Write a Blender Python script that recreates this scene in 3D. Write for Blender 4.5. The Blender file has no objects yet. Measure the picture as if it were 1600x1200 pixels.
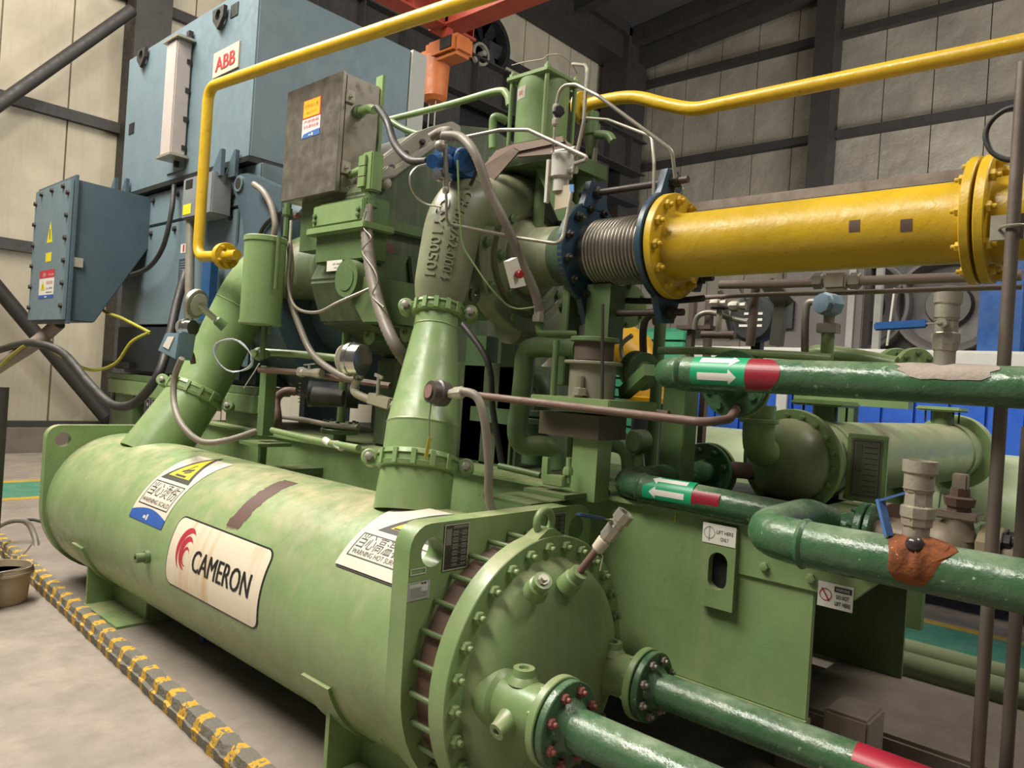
import bpy, bmesh, math, random
from mathutils import Vector as V, Matrix
random.seed(7)
sc = bpy.context.scene; COL = sc.collection
PI = math.pi
# ---------------------------------------------------------------- camera
F = 1165.0; ROLL = 0.066; YAW = math.radians(42.4); H = 1.65; HY = 597.0
fw = V((-math.sin(YAW), math.cos(YAW), 0)); rt = V((math.cos(YAW), math.sin(YAW), 0)); up = V((0, 0, 1))
cr, sr = math.cos(ROLL), math.sin(ROLL)
cam = bpy.data.cameras.new('camera'); co = bpy.data.objects.new('camera', cam); COL.objects.link(co)
cam.sensor_width = 36; cam.lens = 36 * F / 1600; cam.shift_y = -(600 - HY) / 1600; cam.clip_end = 200
R_ = rt * cr + up * sr; U_ = -rt * sr + up * cr; B_ = -fw
co.matrix_world = Matrix(((R_.x, U_.x, B_.x, 0), (R_.y, U_.y, B_.y, 0), (R_.z, U_.z, B_.z, H), (0, 0, 0, 1)))
sc.camera = co
# ---------------------------------------------------------------- world, lights, exposure
w = bpy.data.worlds.new('hall_light'); sc.world = w; w.use_nodes = True
w.node_tree.nodes['Background'].inputs[0].default_value = (1.0, .965, .90, 1)
w.node_tree.nodes['Background'].inputs[1].default_value = 0.11
sc.view_settings.view_transform = 'Standard'; sc.view_settings.look = 'None'
sc.view_settings.gamma = 1; sc.view_settings.use_curve_mapping = False; sc.view_settings.exposure = 0.0
def area(name, loc, tgt, sx, sy, e, col=(1, .95, .86)):
    l = bpy.data.lights.new(name, 'AREA'); l.shape = 'RECTANGLE'; l.size = sx; l.size_y = sy; l.energy = e; l.color = col
    o = bpy.data.objects.new(name, l); COL.objects.link(o); o.location = loc
    o.rotation_euler = (V(tgt) - V(loc)).to_track_quat('-Z', 'Y').to_euler(); return o
area('key_light_near', (-5.2, -.5, 7.5), (-3.6, 2.2, .8), 8, 1.4, 1350)  # soft key light from the upper left; its source is unseen, no skylight modelled
area('fill_light_left_wall', (-9.5, 2.5, 9.5), (-14, 5, 2), 7, 3, 700)  # added area light that brightens the left wall; no roof opening there
area('fill_light_right_wall', (2.5, 8.5, 6.5), (-5, 19, 1.5), 6, 3, 600)  # added fill aimed at the right wall, hung well below the roof

area('fill_light_low_right_wall', (4.8, 13, 2.4), (-6, 19.6, 1.2), 7, 2.2, 2300, (.95, .97, 1))  # added out-of-view fill for the lower right wall; no window there
area('fill_light_skid_end', (2.6, 4.2, 7.5), (0, 3.4, .3), 3.5, 1.5, 300)  # added overhead fill for the foundation and pipe tops, not an actual fixture
# ---------------------------------------------------------------- pixel -> point on a real plane
def ray(px, py):
    u = (px - 800) / F; v = -(py - HY) / F
    return fw + rt * (u * cr - v * sr) + up * (u * sr + v * cr)
def q(px, py, **k):
    (a, v), = k.items(); i = 'xyz'.index(a); D = ray(px, py); C = V((0, 0, H))
    return C + D * ((v - C[i]) / D[i])
# ---------------------------------------------------------------- materials
def lin(h):
    r = []
    for i in (0, 2, 4):
        c = int(h[i:i + 2], 16) / 255; r.append(c / 12.92 if c <= .04045 else ((c + .055) / 1.055) ** 2.4)
    return (*r, 1)
MC = {}
def paint(h, rough=.42, dirt=.35, dcol='8d8068', metal=0., bump=.12, chips=0., chipcol='d8dcc8', scale=3., var=.25, streak=0., bsc=26, bd=.01):
    key = (h, rough, dirt, dcol, metal, bump, chips, chipcol, scale, var, streak, bsc, bd)
    if key in MC: return MC[key]
    m = bpy.data.materials.new('paint_' + h); m.use_nodes = True; n = m.node_tree.nodes; L = m.node_tree.links
    b = n['Principled BSDF']; b.inputs['Roughness'].default_value = rough; b.inputs['Metallic'].default_value = metal
    tc = n.new('ShaderNodeTexCoord')
    def noise(s, d=4, vec=None, r=.55):
        t = n.new('ShaderNodeTexNoise'); t.inputs['Scale'].default_value = s; t.inputs['Detail'].default_value = d; t.inputs['Roughness'].default_value = r
        L.new(vec or tc.outputs['Object'], t.inputs['Vector']); return t.outputs['Fac']
    def rng(x, a, b_, c=0., d=1.):
        t = n.new('ShaderNodeMapRange'); t.inputs[1].default_value = a; t.inputs[2].default_value = b_; t.inputs[3].default_value = c; t.inputs[4].default_value = d
        L.new(x, t.inputs[0]); return t.outputs[0]
    def mul(x, y):
        t = n.new('ShaderNodeMath'); t.operation = 'MULTIPLY'; L.new(x, t.inputs[0])
        if isinstance(y, float): t.inputs[1].default_value = y
        else: L.new(y, t.inputs[1])
        return t.outputs[0]
    def mix(fac, a, c):
        t = n.new('ShaderNodeMix'); t.data_type = 'RGBA'; L.new(fac, t.inputs[0])
        for i, v in ((6, a), (7, c)):
            if isinstance(v, tuple): t.inputs[i].default_value = v
            else: L.new(v, t.inputs[i])
        return t.outputs[2]
    base = lin(h); dk = tuple(c * (1 - var) for c in base[:3]) + (1,)
    col = mix(rng(noise(scale), .35, .68), base, dk)
    if streak > 0:
        mp = n.new('ShaderNodeMapping'); mp.inputs['Scale'].default_value = (9, 9, .7); L.new(tc.outputs['Object'], mp.inputs['Vector'])
        col = mix(mul(rng(noise(2.2, 5, mp.outputs[0]), .5, .78), streak), col, lin(dcol))
    if dirt > 0:
        g = n.new('ShaderNodeNewGeometry'); s = n.new('ShaderNodeSeparateXYZ'); L.new(g.outputs['Normal'], s.inputs[0])
        top = rng(s.outputs['Z'], .35, 1., 0.12, 1.)
        col = mix(mul(mul(top, rng(noise(5.5, 6, None, .65), .38, .72)), min(1., dirt * 1.6)), col, lin(dcol))
    if chips > 0:
        col = mix(mul(rng(noise(34, 3, None, .7), .66, .70), chips), col, lin(chipcol))
    L.new(col, b.inputs['Base Color'])
    L.new(rng(noise(14, 4), .3, .7, max(.04, rough - .1), min(1, rough + .14)), b.inputs['Roughness'])
    if bump > 0:
        bp = n.new('ShaderNodeBump'); bp.inputs['Strength'].default_value = bump; bp.inputs['Distance'].default_value = bd
        L.new(noise(bsc, 5), bp.inputs['Height']); L.new(bp.outputs[0], b.inputs['Normal'])
    MC[key] = m; return m
def flat(h, rough=.6, metal=0., emit=0.):
    key = ('f', h, rough, metal, emit)
    if key in MC: return MC[key]
    m = bpy.data.materials.new('plain_' + h); m.use_nodes = True; b = m.node_tree.nodes['Principled BSDF']
    n = m.node_tree.nodes; L = m.node_tree.links
    t = n.new('ShaderNodeTexNoise'); t.inputs['Scale'].default_value = 12; tc = n.new('ShaderNodeTexCoord'); L.new(tc.outputs['Object'], t.inputs['Vector'])
    x = n.new('ShaderNodeMix'); x.data_type = 'RGBA'; L.new(t.outputs['Fac'], x.inputs[0]); c = lin(h)
    x.inputs[6].default_value = c; x.inputs[7].default_value = tuple(v * .82 for v in c[:3]) + (1,); L.new(x.outputs[2], b.inputs['Base Color'])
    b.inputs['Roughness'].default_value = rough; b.inputs['Metallic'].default_value = metal
    MC[key] = m; return m
GREEN = paint('7d9862', .36, .5, 'b3a686', streak=.15)
GREENV = paint('829a67', .34, .75, 'b9ac8a', streak=.2, chips=.05, chipcol='5a4c3c', scale=2)
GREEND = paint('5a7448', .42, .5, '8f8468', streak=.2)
CASE = paint('4b5d3f', .42, .75, 'a89a80', var=.4, streak=.25)
DGREEN = paint('38603d', .27, .55, '93a085', bump=.5, chips=.6, chipcol='a3b892')
GAL = paint('9a9486', .42, .4, '8a7a66', metal=.35)
STEEL = paint('a39c90', .36, .3, '8a8070', metal=.85, bump=.03, scale=7, var=.2)
CHROME = flat('c9c6be', .18, .95)
ZINC = paint('b9b3a2', .35, .35, '7d6c58', metal=.6)
YEL = paint('cba61f', .36, .5, '9a7f3c', bump=.25, chips=.35, chipcol='7d6420', var=.12)
MOTOR = paint('66787f', .42, .2, '7d8286', bump=.03, var=.1, streak=.08)
MOTORD = paint('465761', .45, .2, '6d7276', bump=.03, var=.12)
CASEV = paint('7f8468', .4, .8, 'b5aa8c', var=.3, streak=.3)
NAVY = paint('1f3d50', .4, .45, '6d6a60')
BLUE = paint('2a5c9a', .35, .35, '7d8790')
BLACK = paint('17191a', .5, .3, '4a463e')
DSTEEL = paint('2e2a27', .55, .4, '5c5448')
RUSTP = paint('6e5548', .6, .5, '8a7a6c', bump=.3)
HOSE = paint('7d7468', .5, .4, '9a8f80', bump=.1)
RUBBER = paint('2a2826', .55, .5, '6a6258')
WHITE = flat('dcd8cc', .5)
INK = flat('1c1c1e', .5)
# ---------------------------------------------------------------- mesh builder
OFF = {}
class M:
    def __init__(s): s.v = []; s.f = []; s.m = []; s.k = 0
    def add(s, vs, fs, fn=None):
        o = len(s.v); s.v += [V(fn(*p)) if fn else V(p) for p in vs]; s.f += [tuple(o + i for i in f) for f in fs]; s.m += [s.k] * len(fs); return s
    def mat(s, k): s.k = k; return s
    def bx(s, x0, x1, y0, y1, z0, z1):
        vs = [(x, y, z) for x in (x0, x1) for y in (y0, y1) for z in (z0, z1)]
        return s.add(vs, [(0, 1, 3, 2), (4, 6, 7, 5), (0, 4, 5, 1), (2, 3, 7, 6), (0, 2, 6, 4), (1, 5, 7, 3)])
    def ob(s, c, ax, ay, az):                       # oriented box, half-axis vectors
        c = V(c); vs = [c + V(ax) * i + V(ay) * j + V(az) * k for i in (-1, 1) for j in (-1, 1) for k in (-1, 1)]
        return s.add(vs, [(0, 1, 3, 2), (4, 6, 7, 5), (0, 4, 5, 1), (2, 3, 7, 6), (0, 2, 6, 4), (1, 5, 7, 3)])
    def bar(s, p0, p1, w, h, upv=(0, 0, 1)):
        p0, p1 = V(p0), V(p1); d = (p1 - p0); a = d.normalized(); u = V(upv)
        if abs(a.dot(u)) > .95: u = V((1, 0, 0))
        b = a.cross(u).normalized(); c = b.cross(a)
        return s.ob((p0 + p1) / 2, d / 2, b * w / 2, c * h / 2)
    def prism(s, pts, vec):
        n = len(pts); vec = V(vec); a = [V(p) for p in pts]; vs = a + [p + vec for p in a]
        return s.add(vs, [tuple(range(n))[::-1], tuple(range(n, 2 * n))] + [(i, (i + 1) % n, n + (i + 1) % n, n + i) for i in range(n)])
    def lathe(s, p, d, prof, seg=32, ref=None):     # prof: (along, radius)
        p = V(p); d = V(d).normalized(); r0 = V(ref) if ref else (V((0, 0, 1)) if abs(d.z) < .9 else V((1, 0, 0)))
        a = (r0 - d * r0.dot(d)).normalized(); b = d.cross(a); vs = []; fs = []
        for h, r in prof:
            for i in range(seg):
                t = 2 * PI * i / seg; vs.append(p + d * h + (a * math.cos(t) + b * math.sin(t)) * max(r, 1e-5))
        n = len(prof)
        for j in range(n - 1):
            for i in range(seg):
                k = (i + 1) % seg; fs.append((j * seg + i, j * seg + k, (j + 1) * seg + k, (j + 1) * seg + i))
        if prof[0][1] > 1e-4: fs.append(tuple(range(seg))[::-1])
        if prof[-1][1] > 1e-4: fs.append(tuple(range((n - 1) * seg, n * seg)))
        return s.add(vs, fs)
    def cyl(s, p0, p1, r, r2=None, seg=20, bev=0):
        p0, p1 = V(p0), V(p1); L = (p1 - p0).length; r2 = r if r2 is None else r2
        pr = [(0, r), (L, r2)] if not bev else [(0, r - bev), (bev, r), (L - bev, r2), (L, r2 - bev)]
        return s.lathe(p0, p1 - p0, pr, seg)
    def ring(s, p, d, ro, ri, t, seg=40):           # flat annulus with thickness
        return s.lathe(p, d, [(0, ri), (0, ro - .003), (.003, ro), (t - .003, ro), (t, ro - .003), (t, ri), (0, ri)], seg) if ri > 1e-4 else s.lathe(p, d, [(0, ro - .003), (.003, ro), (t - .003, ro), (t, ro - .003)], seg)
    def tube(s, pts, r, bend=0., seg=12, smooth=False, closed=False):
        P = [V(p) for p in pts]
        if smooth:
            o = []; n = len(P); rr = r if isinstance(r, (list, tuple)) else None; ro = []
            for i in range(n - 1):
                a, b, c, d = P[max(i - 1, 0)], P[i], P[i + 1], P[min(i + 2, n - 1)]
                K = 8
                for k in range(K):
                    t = k / K; o.append(.5 * ((2 * b) + (c - a) * t + (2 * a - 5 * b + 4 * c - d) * t * t + (3 * b - a - 3 * c + d) * t ** 3))
                    if rr: ro.append(rr[i] * (1 - t) + rr[i + 1] * t)
            o.append(P[-1]); P = o
            if rr: ro.append(rr[-1]); r = ro
        elif bend:
            o = [P[0]]
            for i in range(1, len(P) - 1):
                a, b = (P[i - 1] - P[i]), (P[i + 1] - P[i]); la, lb = a.length, b.length; a = a / la; b = b / lb
                ang = a.angle(b)
                if ang > 3.05: o.append(P[i]); continue
                t = min(bend / math.tan(ang / 2), la * .48, lb * .48); c0 = P[i] + a * t; c1 = P[i] + b * t
                K = 7
                for k in range(K + 1):
                    u = k / K; o.append(c0 * (1 - u) ** 2 + P[i] * 2 * u * (1 - u) * (.78 + .0) + c1 * u * u + P[i] * 0 + (c0 + c1) * .5 * (2 * u * (1 - u) * .22))
            o.append(P[-1]); P = o
        n = len(P); vs = []; T = []
        for i in range(n):
            t = (P[min(i + 1, n - 1)] - P[max(i - 1, 0)]); T.append(t.normalized() if t.length > 1e-9 else V((0, 0, 1)))
        a = T[0].orthogonal().normalized()
        for i in range(n):
            a = (a - T[i] * a.dot(T[i])).normalized(); b = T[i].cross(a); ri = r[i] if isinstance(r, (list, tuple)) else r
            for k in range(seg):
                th = 2 * PI * k / seg; vs.append(P[i] + (a * math.cos(th) + b * math.sin(th)) * ri)
        fs = [(j * seg + i, j * seg + (i + 1) % seg, (j + 1) * seg + (i + 1) % seg, (j + 1) * seg + i) for j in range(n - 1) for i in range(seg)]
        fs += [tuple(range(seg))[::-1], tuple(range((n - 1) * seg, n * seg))]
        return s.add(vs, fs)
    def sph(s, c, r, d=(0, 0, 1), k=1., seg=20):
        return s.lathe(c, d, [(-r * k * math.cos(PI * i / 10), r * math.sin(PI * i / 10)) for i in range(11)], seg)
    def done(s, name, mats, parent=None, bevel=0, ang=32, sharp=False):
        me = bpy.data.meshes.new(name); off = OFF.get(parent.name, V((0, 0, 0))) if parent else V((0, 0, 0))
        me.from_pydata([p - off for p in s.v], [], s.f); me.validate()
        for m in (mats if isinstance(mats, (list, tuple)) else [mats]): me.materials.append(m)
        if len(me.polygons) == len(s.m): me.polygons.foreach_set('material_index', s.m)
        bm = bmesh.new(); bm.from_mesh(me)
        if bevel:
            es = [e for e in bm.edges if len(e.link_faces) == 2 and e.calc_face_angle(0) > .6]
            if es: bmesh.ops.bevel(bm, geom=es, offset=bevel, segments=2, affect='EDGES', clamp_overlap=True)
        if not sharp: bmesh.ops.recalc_face_normals(bm, faces=bm.faces)
        bm.to_mesh(me); bm.free()
        me.shade_smooth(); me.set_sharp_from_angle(angle=math.radians(ang))
        o = bpy.data.objects.new(name, me); COL.objects.link(o)
        if parent: o.parent = parent; OFF[o.name] = off
        return o
def tag(o, label, cat, group=None, kind=None):
    o['label'] = label
    if cat: o['category'] = cat
    if group: o['group'] = group
    if kind: o['kind'] = kind
    return o
def T(name, label, cat, loc, group=None):
    o = bpy.data.objects.new(name, None); COL.objects.link(o); o.location = loc; OFF[o.name] = V(loc); o.empty_display_size = .1
    return tag(o, label, cat, group)
def S(o): o['kind'] = 'structure'; return o
UNIT = {}
def unit(kind, mat):
    k = (kind, mat.name)
    if k not in UNIT:
        m = M()
        if kind == 'nut':      # hex nut with stud end, along +z, unit: across-flats radius 1
            m.lathe((0, 0, 0), (0, 0, 1), [(0, 1.15), (.9, 1.15), (1.05, .9)], 6); m.lathe((0, 0, 1.0), (0, 0, 1), [(0, .55), (.75, .55), (.9, .42)], 10)
        if kind == 'stud':     # long stud: nut + long shank
            m.lathe((0, 0, 0), (0, 0, 1), [(0, .5), (6, .5), (6.15, .35)], 10)
        if kind == 'hex':
            m.lathe((0, 0, 0), (0, 0, 1), [(0, 1.35), (.15, 1.35), (.15, 1.05), (.95, 1.05), (1.05, .85)], 6)
        if kind == 'plug':
            m.lathe((0, 0, 0), (0, 0, 1), [(0, 1), (.7, 1), (.7, .6), (1.3, .55)], 8)
        o = m.done(kind, mat); UNIT[k] = o.data; bpy.data.objects.remove(o)
    return UNIT[k]
def inst(name, kind, mat, parent, p, d, s):
    o = bpy.data.objects.new(name, unit(kind, mat)); COL.objects.link(o); o.parent = parent
    off = OFF.get(parent.name, V((0, 0, 0))); o.rotation_mode = 'QUATERNION'
    o.rotation_quaternion = V(d).to_track_quat('Z', 'Y'); o.location = V(p) - off; o.scale = (s, s, s); return o
def boltring(parent, c, d, R, n, s, mat, kind='nut', a0=0., name='bolt', skip=None):
    d = V(d).normalized(); r0 = V((0, 0, 1)) if abs(d.z) < .9 else V((1, 0, 0)); a = (r0 - d * r0.dot(d)).normalized(); b = d.cross(a)
    for i in range(n):
        t = a0 + 2 * PI * i / n
        if skip and skip(t): continue
        inst(name, kind, mat, parent, V(c) + (a * math.cos(t) + b * math.sin(t)) * R, d, s)
# text / 2d shapes -> mesh data
def curve_mesh(c):
    o = bpy.data.objects.new('tmp', c); COL.objects.link(o); bpy.context.view_layer.update()
    me = bpy.data.meshes.new_from_object(o.evaluated_get(bpy.context.evaluated_depsgraph_get()))
    vs = [tuple(v.co) for v in me.vertices]; fs = [tuple(p.vertices) for p in me.polygons]
    bpy.data.objects.remove(o); bpy.data.meshes.remove(me); bpy.data.curves.remove(c); return vs, fs
def text(t, size, bold=0., align='LEFT', extrude=0., width=None, sx=1., space=1.):
    c = bpy.data.curves.new('t', 'FONT'); c.body = t; c.size = size; c.offset = bold; c.align_x = align; c.extrude = extrude; c.resolution_u = 3; c.space_character = space
    vs, fs = curve_mesh(c)
    if width and vs:
        x0 = min(p[0] for p in vs); x1 = max(p[0] for p in vs); k = width / (x1 - x0)
        vs = [((p[0] - (x0 if align == 'LEFT' else (x0 + x1) / 2)) * k, p[1], p[2]) for p in vs]
    elif sx != 1: vs = [(p[0] * sx, p[1], p[2]) for p in vs]
    return vs, fs
def shape2(outs, t):                                # outlines (holes too) in xy -> solid of thickness t around z=0
    c = bpy.data.curves.new('s', 'CURVE'); c.dimensions = '2D'; c.fill_mode = 'BOTH'; c.extrude = t / 2
    for o in outs:
        s = c.splines.new('POLY'); s.points.add(len(o) - 1)
        for i, p in enumerate(o): s.points[i].co = (p[0], p[1], 0, 1)
        s.use_cyclic_u = True
    return curve_mesh(c)
def circ(cx, cy, r, n=28, ry=None): return [(cx + r * math.cos(2 * PI * i / n), cy + (ry or r) * math.sin(2 * PI * i / n)) for i in range(n)]
def rrect(x0, x1, y0, y1, r, n=5):
    o = []
    for cx, cy, a in ((x1 - r, y1 - r, 0), (x0 + r, y1 - r, 1), (x0 + r, y0 + r, 2), (x1 - r, y0 + r, 3)):
        for i in range(n + 1):
            t = (a + i / n) * PI / 2; o.append((cx + r * math.cos(t), cy + r * math.sin(t)))
    return o
def slice_v(vs, fs, step=.02, axis=1):
    me = bpy.data.meshes.new('x'); me.from_pydata(vs, [], fs); bm = bmesh.new(); bm.from_mesh(me)
    lo = min(p[axis] for p in vs); hi = max(p[axis] for p in vs); y = lo + step
    while y < hi:
        no = [0, 0, 0]; no[axis] = 1; cc = [0, 0, 0]; cc[axis] = y
        bmesh.ops.bisect_plane(bm, geom=bm.verts[:] + bm.edges[:] + bm.faces[:], plane_co=cc, plane_no=no); y += step
    vs = [tuple(v.co) for v in bm.verts]; bm.verts.index_update(); fs = [tuple(v.index for v in f.verts) for f in bm.faces]; bm.free(); bpy.data.meshes.remove(me); return vs, fs
class Dec:                                          # flat print built up on a mapped surface
    def __init__(s, fn, step=None, axis=1, mats=None): s.fn = fn; s.M = M(); s.h = 0.; s.step = step; s.axis = axis; s.mats = []
    def put(s, vs, fs, mat, h, dx=0, dy=0):
        if not vs: return s
        vs = [(p[0] + dx, p[1] + dy, 0) for p in vs]
        if s.step: vs, fs = slice_v(vs, fs, s.step, s.axis)
        if mat not in s.mats: s.mats.append(mat)
        s.M.mat(s.mats.index(mat)); s.M.add(vs, fs, lambda x, y, z: s.fn(x, y, h)); return s
    def poly(s, pts, mat, h): return s.put([(p[0], p[1], 0) for p in pts], [tuple(range(len(pts)))], mat, h)
    def rect(s, x0, x1, y0, y1, mat, h): return s.poly([(x0, y0), (x1, y0), (x1, y1), (x0, y1)], mat, h)
    def frame(s, x0, x1, y0, y1, t, mat, h):
        for r in ((x0, x1, y0, y0 + t), (x0, x1, y1 - t, y1), (x0, x0 + t, y0 + t, y1 - t), (x1 - t, x1, y0 + t, y1 - t)): s.rect(*r, mat, h)
        return s
    def txt(s, t, x, y, size, mat, h, bold=0., align='LEFT', width=None):
        return s.put(*text(t, size, bold, align, 0, width), mat, h, x, y)
    def line(s, x0, y0, x1, y1, t, mat, h):
        a = V((x1 - x0, y1 - y0)); n = V((-a.y, a.x)).normalized() * t / 2
        return s.poly([(x0 - n.x, y0 - n.y), (x1 - n.x, y1 - n.y), (x1 + n.x, y1 + n.y), (x0 + n.x, y0 + n.y)], mat, h)
    def done(s, name, parent, ang=32):
        o = s.M.done(name, s.mats, parent, sharp=True); return o
def onplane(o, u, v):
    o, u, v = V(o), V(u).normalized(), V(v).normalized(); n = u.cross(v)
    return lambda x, y, h: o + u * x + v * y + n * h
# ================================================================ SETTING
CONC = paint('9c9184', .75, .35, '6f665a', bump=.35, scale=1.6, var=.28)
WALLM = paint('aca28c', .6, .15, '8a7f6c', bump=.15, scale=1.2, var=.2, streak=.3)
WALLR = paint('8f8778', .36, .1, '6a6156', bump=.9, scale=.9, var=.3, streak=.15, bsc=1.6, bd=.06)
f = M().bx(-16, 6, -4, 22, -.2, 0).done('floor', CONC); S(f)
LANE = paint('3f8a6a', .5, .3, '7c8c80', bump=.05); LYEL = paint('c9a52e', .6, .3, '8d7c4a', bump=.05)
XL = q(30, 765, z=0).x
for nm, x0, x1, mt in (('lane_paint', XL - .55, XL + .55, LANE), ('lane_stripe', XL - .72, XL - .55, LYEL), ('lane_stripe', XL + .55, XL + .7, LYEL)):
    M().bx(x0, x1, -3, 6.5, .0, .004).done(nm, mt, f)
M().bx(-11, 6, 5.6, 6.5, 0, .004).done('lane_paint', LANE, f)
M().bx(-11, 6, 6.5, 6.62, 0, .004).done('lane_stripe', LYEL, f)
# machine plinth
pl = S(M().prism([(-7.6, 1.785, -.1), (-1.0, 1.475, -.1), (-.55, 2.3, -.1), (-.55, 5.0, -.1), (-7.6, 5.0, -.1)], (0, 0, .20)).done('floor_plinth', paint('8c8176', .8, .3, '6a6054', bump=.4, scale=2), bevel=.01))
# left wall: panels between seams, girts, column, braces, kick wall
WX = -14.
wl = M().bx(WX - .3, WX - .12, -3, 21, 0, 14).done('wall_left', WALLM); S(wl)
y = -1.0
while y < 19.4:
    for z0, z1 in ((.45, 3.28), (3.31, 5.56), (5.59, 7.9), (7.93, 10.2), (10.23, 13.)):
        if y > 8.5 and z0 < 3: continue
        M().bx(WX - .12, WX - .05 - random.random() * .012, y + .012, y + .985, z0, z1).done('panel', WALLM, wl)
    y += 1.0
for z in (3.31, 5.59, 7.92, 10.2): S(M().bx(WX - .05, WX + .07, -3, 19.4, z - .09, z + .09).done('trim_1', DSTEEL))
S(M().bx(WX - .1, WX + .25, -3, 19.4, 0, .40).done('trim_2', paint('6f6358', .8, .5, '8c8070', bump=.5)))
S(M().bx(WX - .05, WX + .1, -3, 19.4, .40, .5).done('baseboard_left', DSTEEL))
yc_ = q(232, 60, x=WX + .25).y
S(M().bx(WX - .05, WX + .45, yc_ - .3, yc_ + .3, 0, 12.2).done('trim_3', DSTEEL))
def pipe_thing(name, label, cat, pts, r, mat, bend=0, seg=14, group=None, smooth=False):
    o = M().tube(pts, r, bend, seg, smooth).done(name, mat); tag(o, label, cat, group); return o
a = q(0, 162, x=WX + .5); b = q(206, 16, x=WX + .5); d = (b - a).normalized()
t = pipe_thing('wall_brace', 'brown steel brace rising diagonally up the left wall', 'brace', [a - d * 1.2, b], .1, DSTEEL)
a = q(0, 455, x=WX + .5); b = q(163, 650, x=WX + .5); d = (b - a).normalized()
pipe_thing('wall_brace', 'brown steel brace sloping down behind the blue terminal box', 'brace', [a - d * 1.5, b], .11, DSTEEL)
# right wall
WY = 19.6
wr = M().bx(-16, 6, WY + .1, WY + .3, 0, 14.5).done('wall_right', WALLR); S(wr)
xs = q(1130, 60, y=WY).x; dx = abs(q(1187, 60, y=WY).x - xs); k0 = int((xs + 14.6) / dx); x = xs - k0 * dx
rows = [(.0, 3.35), (3.4, 5.95), (6.0, 8.5), (8.55, 11.1), (11.15, 14.2)]
while x < 3:
    for z0, z1 in rows:
        M().bx(x + .012, x + dx - .012, WY, WY + .1 + random.random() * .02, z0, z1).done('panel', WALLR, wr)
    x += dx
for z in (3.37, 5.97, 8.53, 11.12): S(M().bx(-14, 6, WY - .22, WY, z - .1, z + .1).done('trim_4', DSTEEL))
for cx in (q(1293, 200, y=WY).x, q(1293, 200, y=WY).x + 6.6): S(M().bx(cx - .25, cx + .25, WY - .6, WY - .02, 0, 13.4).done('trim_5', DSTEEL))
ccx = q(945, 200, y=WY).x
S(M().bx(-13.8, -12.9, WY - 1.3, WY - .25, 0, 12.6).done('trim_6', DSTEEL))
# roof
ROOF = paint('3b3733', .8, .1, '4a443c')
z0, z1 = 12.25, 14.4
S(M().prism([(-15.4, 3.5, z0), (6, 3.5, z1), (6, 21, z1), (-15.4, 21, z0)], (0, 0, .25)).done('ceiling', ROOF))
for yy in (4.2, 7.0, 10, 13, 16, 18.6): S(M().bar((-14.6, yy, z0 - .2), (6, yy, z1 - .2), .3, .5).done('trim_7', DSTEEL))
for xx in range(-13, 5, 3): S(M().bx(xx - .1, xx + .1, 3.5, 20, z0 + (xx + 15.4) * .1 - .28, z0 + (xx + 15.4) * .1 - .05).done('trim_8', DSTEEL))
S(M().bx(-13.9, -13.1, 7.5, 19.3, 11.55, 12.5).done('trim_11', DSTEEL)); S(M().bar((-13.5, 19.1, 12.0), (6, 19.1, 14.0), .5, 1.0).done('trim_12', DSTEEL))
# crane runway girder on the left wall side
gx = -12.6
pt, pb = q(720, 82, x=gx), q(720, 152, x=gx)
g = T('crane_runway_girder', 'dark steel runway girder with stiffeners behind the orange hoist', 'girder', (gx, 9, pb.z))
M().bx(gx, gx + .03, 7, 18.8, pb.z + .03, pt.z - .03).done('web', DSTEEL, g)
M().bx(gx - .2, gx + .25, 7, 18.8, pt.z - .04, pt.z).done('flange', DSTEEL, g); M().bx(gx - .2, gx + .25, 7, 18.8, pb.z, pb.z + .04).done('flange', DSTEEL, g)
M().bx(gx - .04, gx + .06, 7, 18.8, pt.z, pt.z + .1).done('rail', DSTEEL, g)
for k in range(11): M().bx(gx + .03, gx + .24, 7.5 + k * 1.05, 7.52 + k * 1.05, pb.z + .04, pt.z - .04).done('stiffener', DSTEEL, g)
bk = paint('1d1b1a', .8, .1)
g2 = T('crane_walkway', 'dark walkway beams and brackets below the crane runway', 'walkway', (gx, 9, pb.z - 1.2))
M().bx(gx - .9, gx + .1, 7, 18.8, pb.z - .9, pb.z - .75).done('deck', bk, g2); M().bx(gx - 1.1, gx - 1.0, 7, 18.8, pb.z - .75, pt.z + .5).done('side_panel', bk, g2)
for k in range(4): M().bar((WX + .1, 8 + 3 * k, pb.z - 1.9), (gx, 8 + 3 * k, pb.z - .1), .12, .3).done('bracket', DSTEEL, g2)
cc = q(690, 250, x=gx)
S(M().bx(gx - .5, gx + .0, cc.y - .4, cc.y + .45, 0, pb.z - .02).done('trim_9', DSTEEL))
S(M().bx(gx - .5, gx + .0, cc.y + 5.6, cc.y + 6.3, 0, pb.z - .02).done('trim_10', DSTEEL))
# exit sign on left wall
e = q(247, 632, x=WX + .0)
t = T('exit_sign', 'small black emergency exit sign low on the far wall', 'sign', (WX - .03, e.y, e.z))
dz = .13
M().bx(WX - .04, WX + .0, e.y - .42, e.y + .45, e.z - dz, e.z + dz).done('sign_board', flat('22241f'), t)
D = Dec(onplane((WX + .004, e.y, e.z), (0, 1, 0), (0, 0, 1))); CW = flat('c9c4ae')
for x0 in (-.4, -.12, .16): D.frame(x0, x0 + .25, -.1, .1, .008, CW, 0)
D.poly([(-.37, 0), (-.28, .07), (-.28, .03), (-.18, .03), (-.18, -.03), (-.28, -.03), (-.28, -.07)], CW, 0)
D.put([(p[0], p[1], 0) for p in circ(.02, .06, .018, 10)], [tuple(range(10))], CW, 0).line(.0, .04, -.03, -.01, .03, CW, 0).line(-.03, -.01, -.07, -.07, .015, CW, 0).line(-.03, -.01, .02, -.06, .015, CW, 0).line(0, .03, .05, .0, .012, CW, 0)
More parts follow.
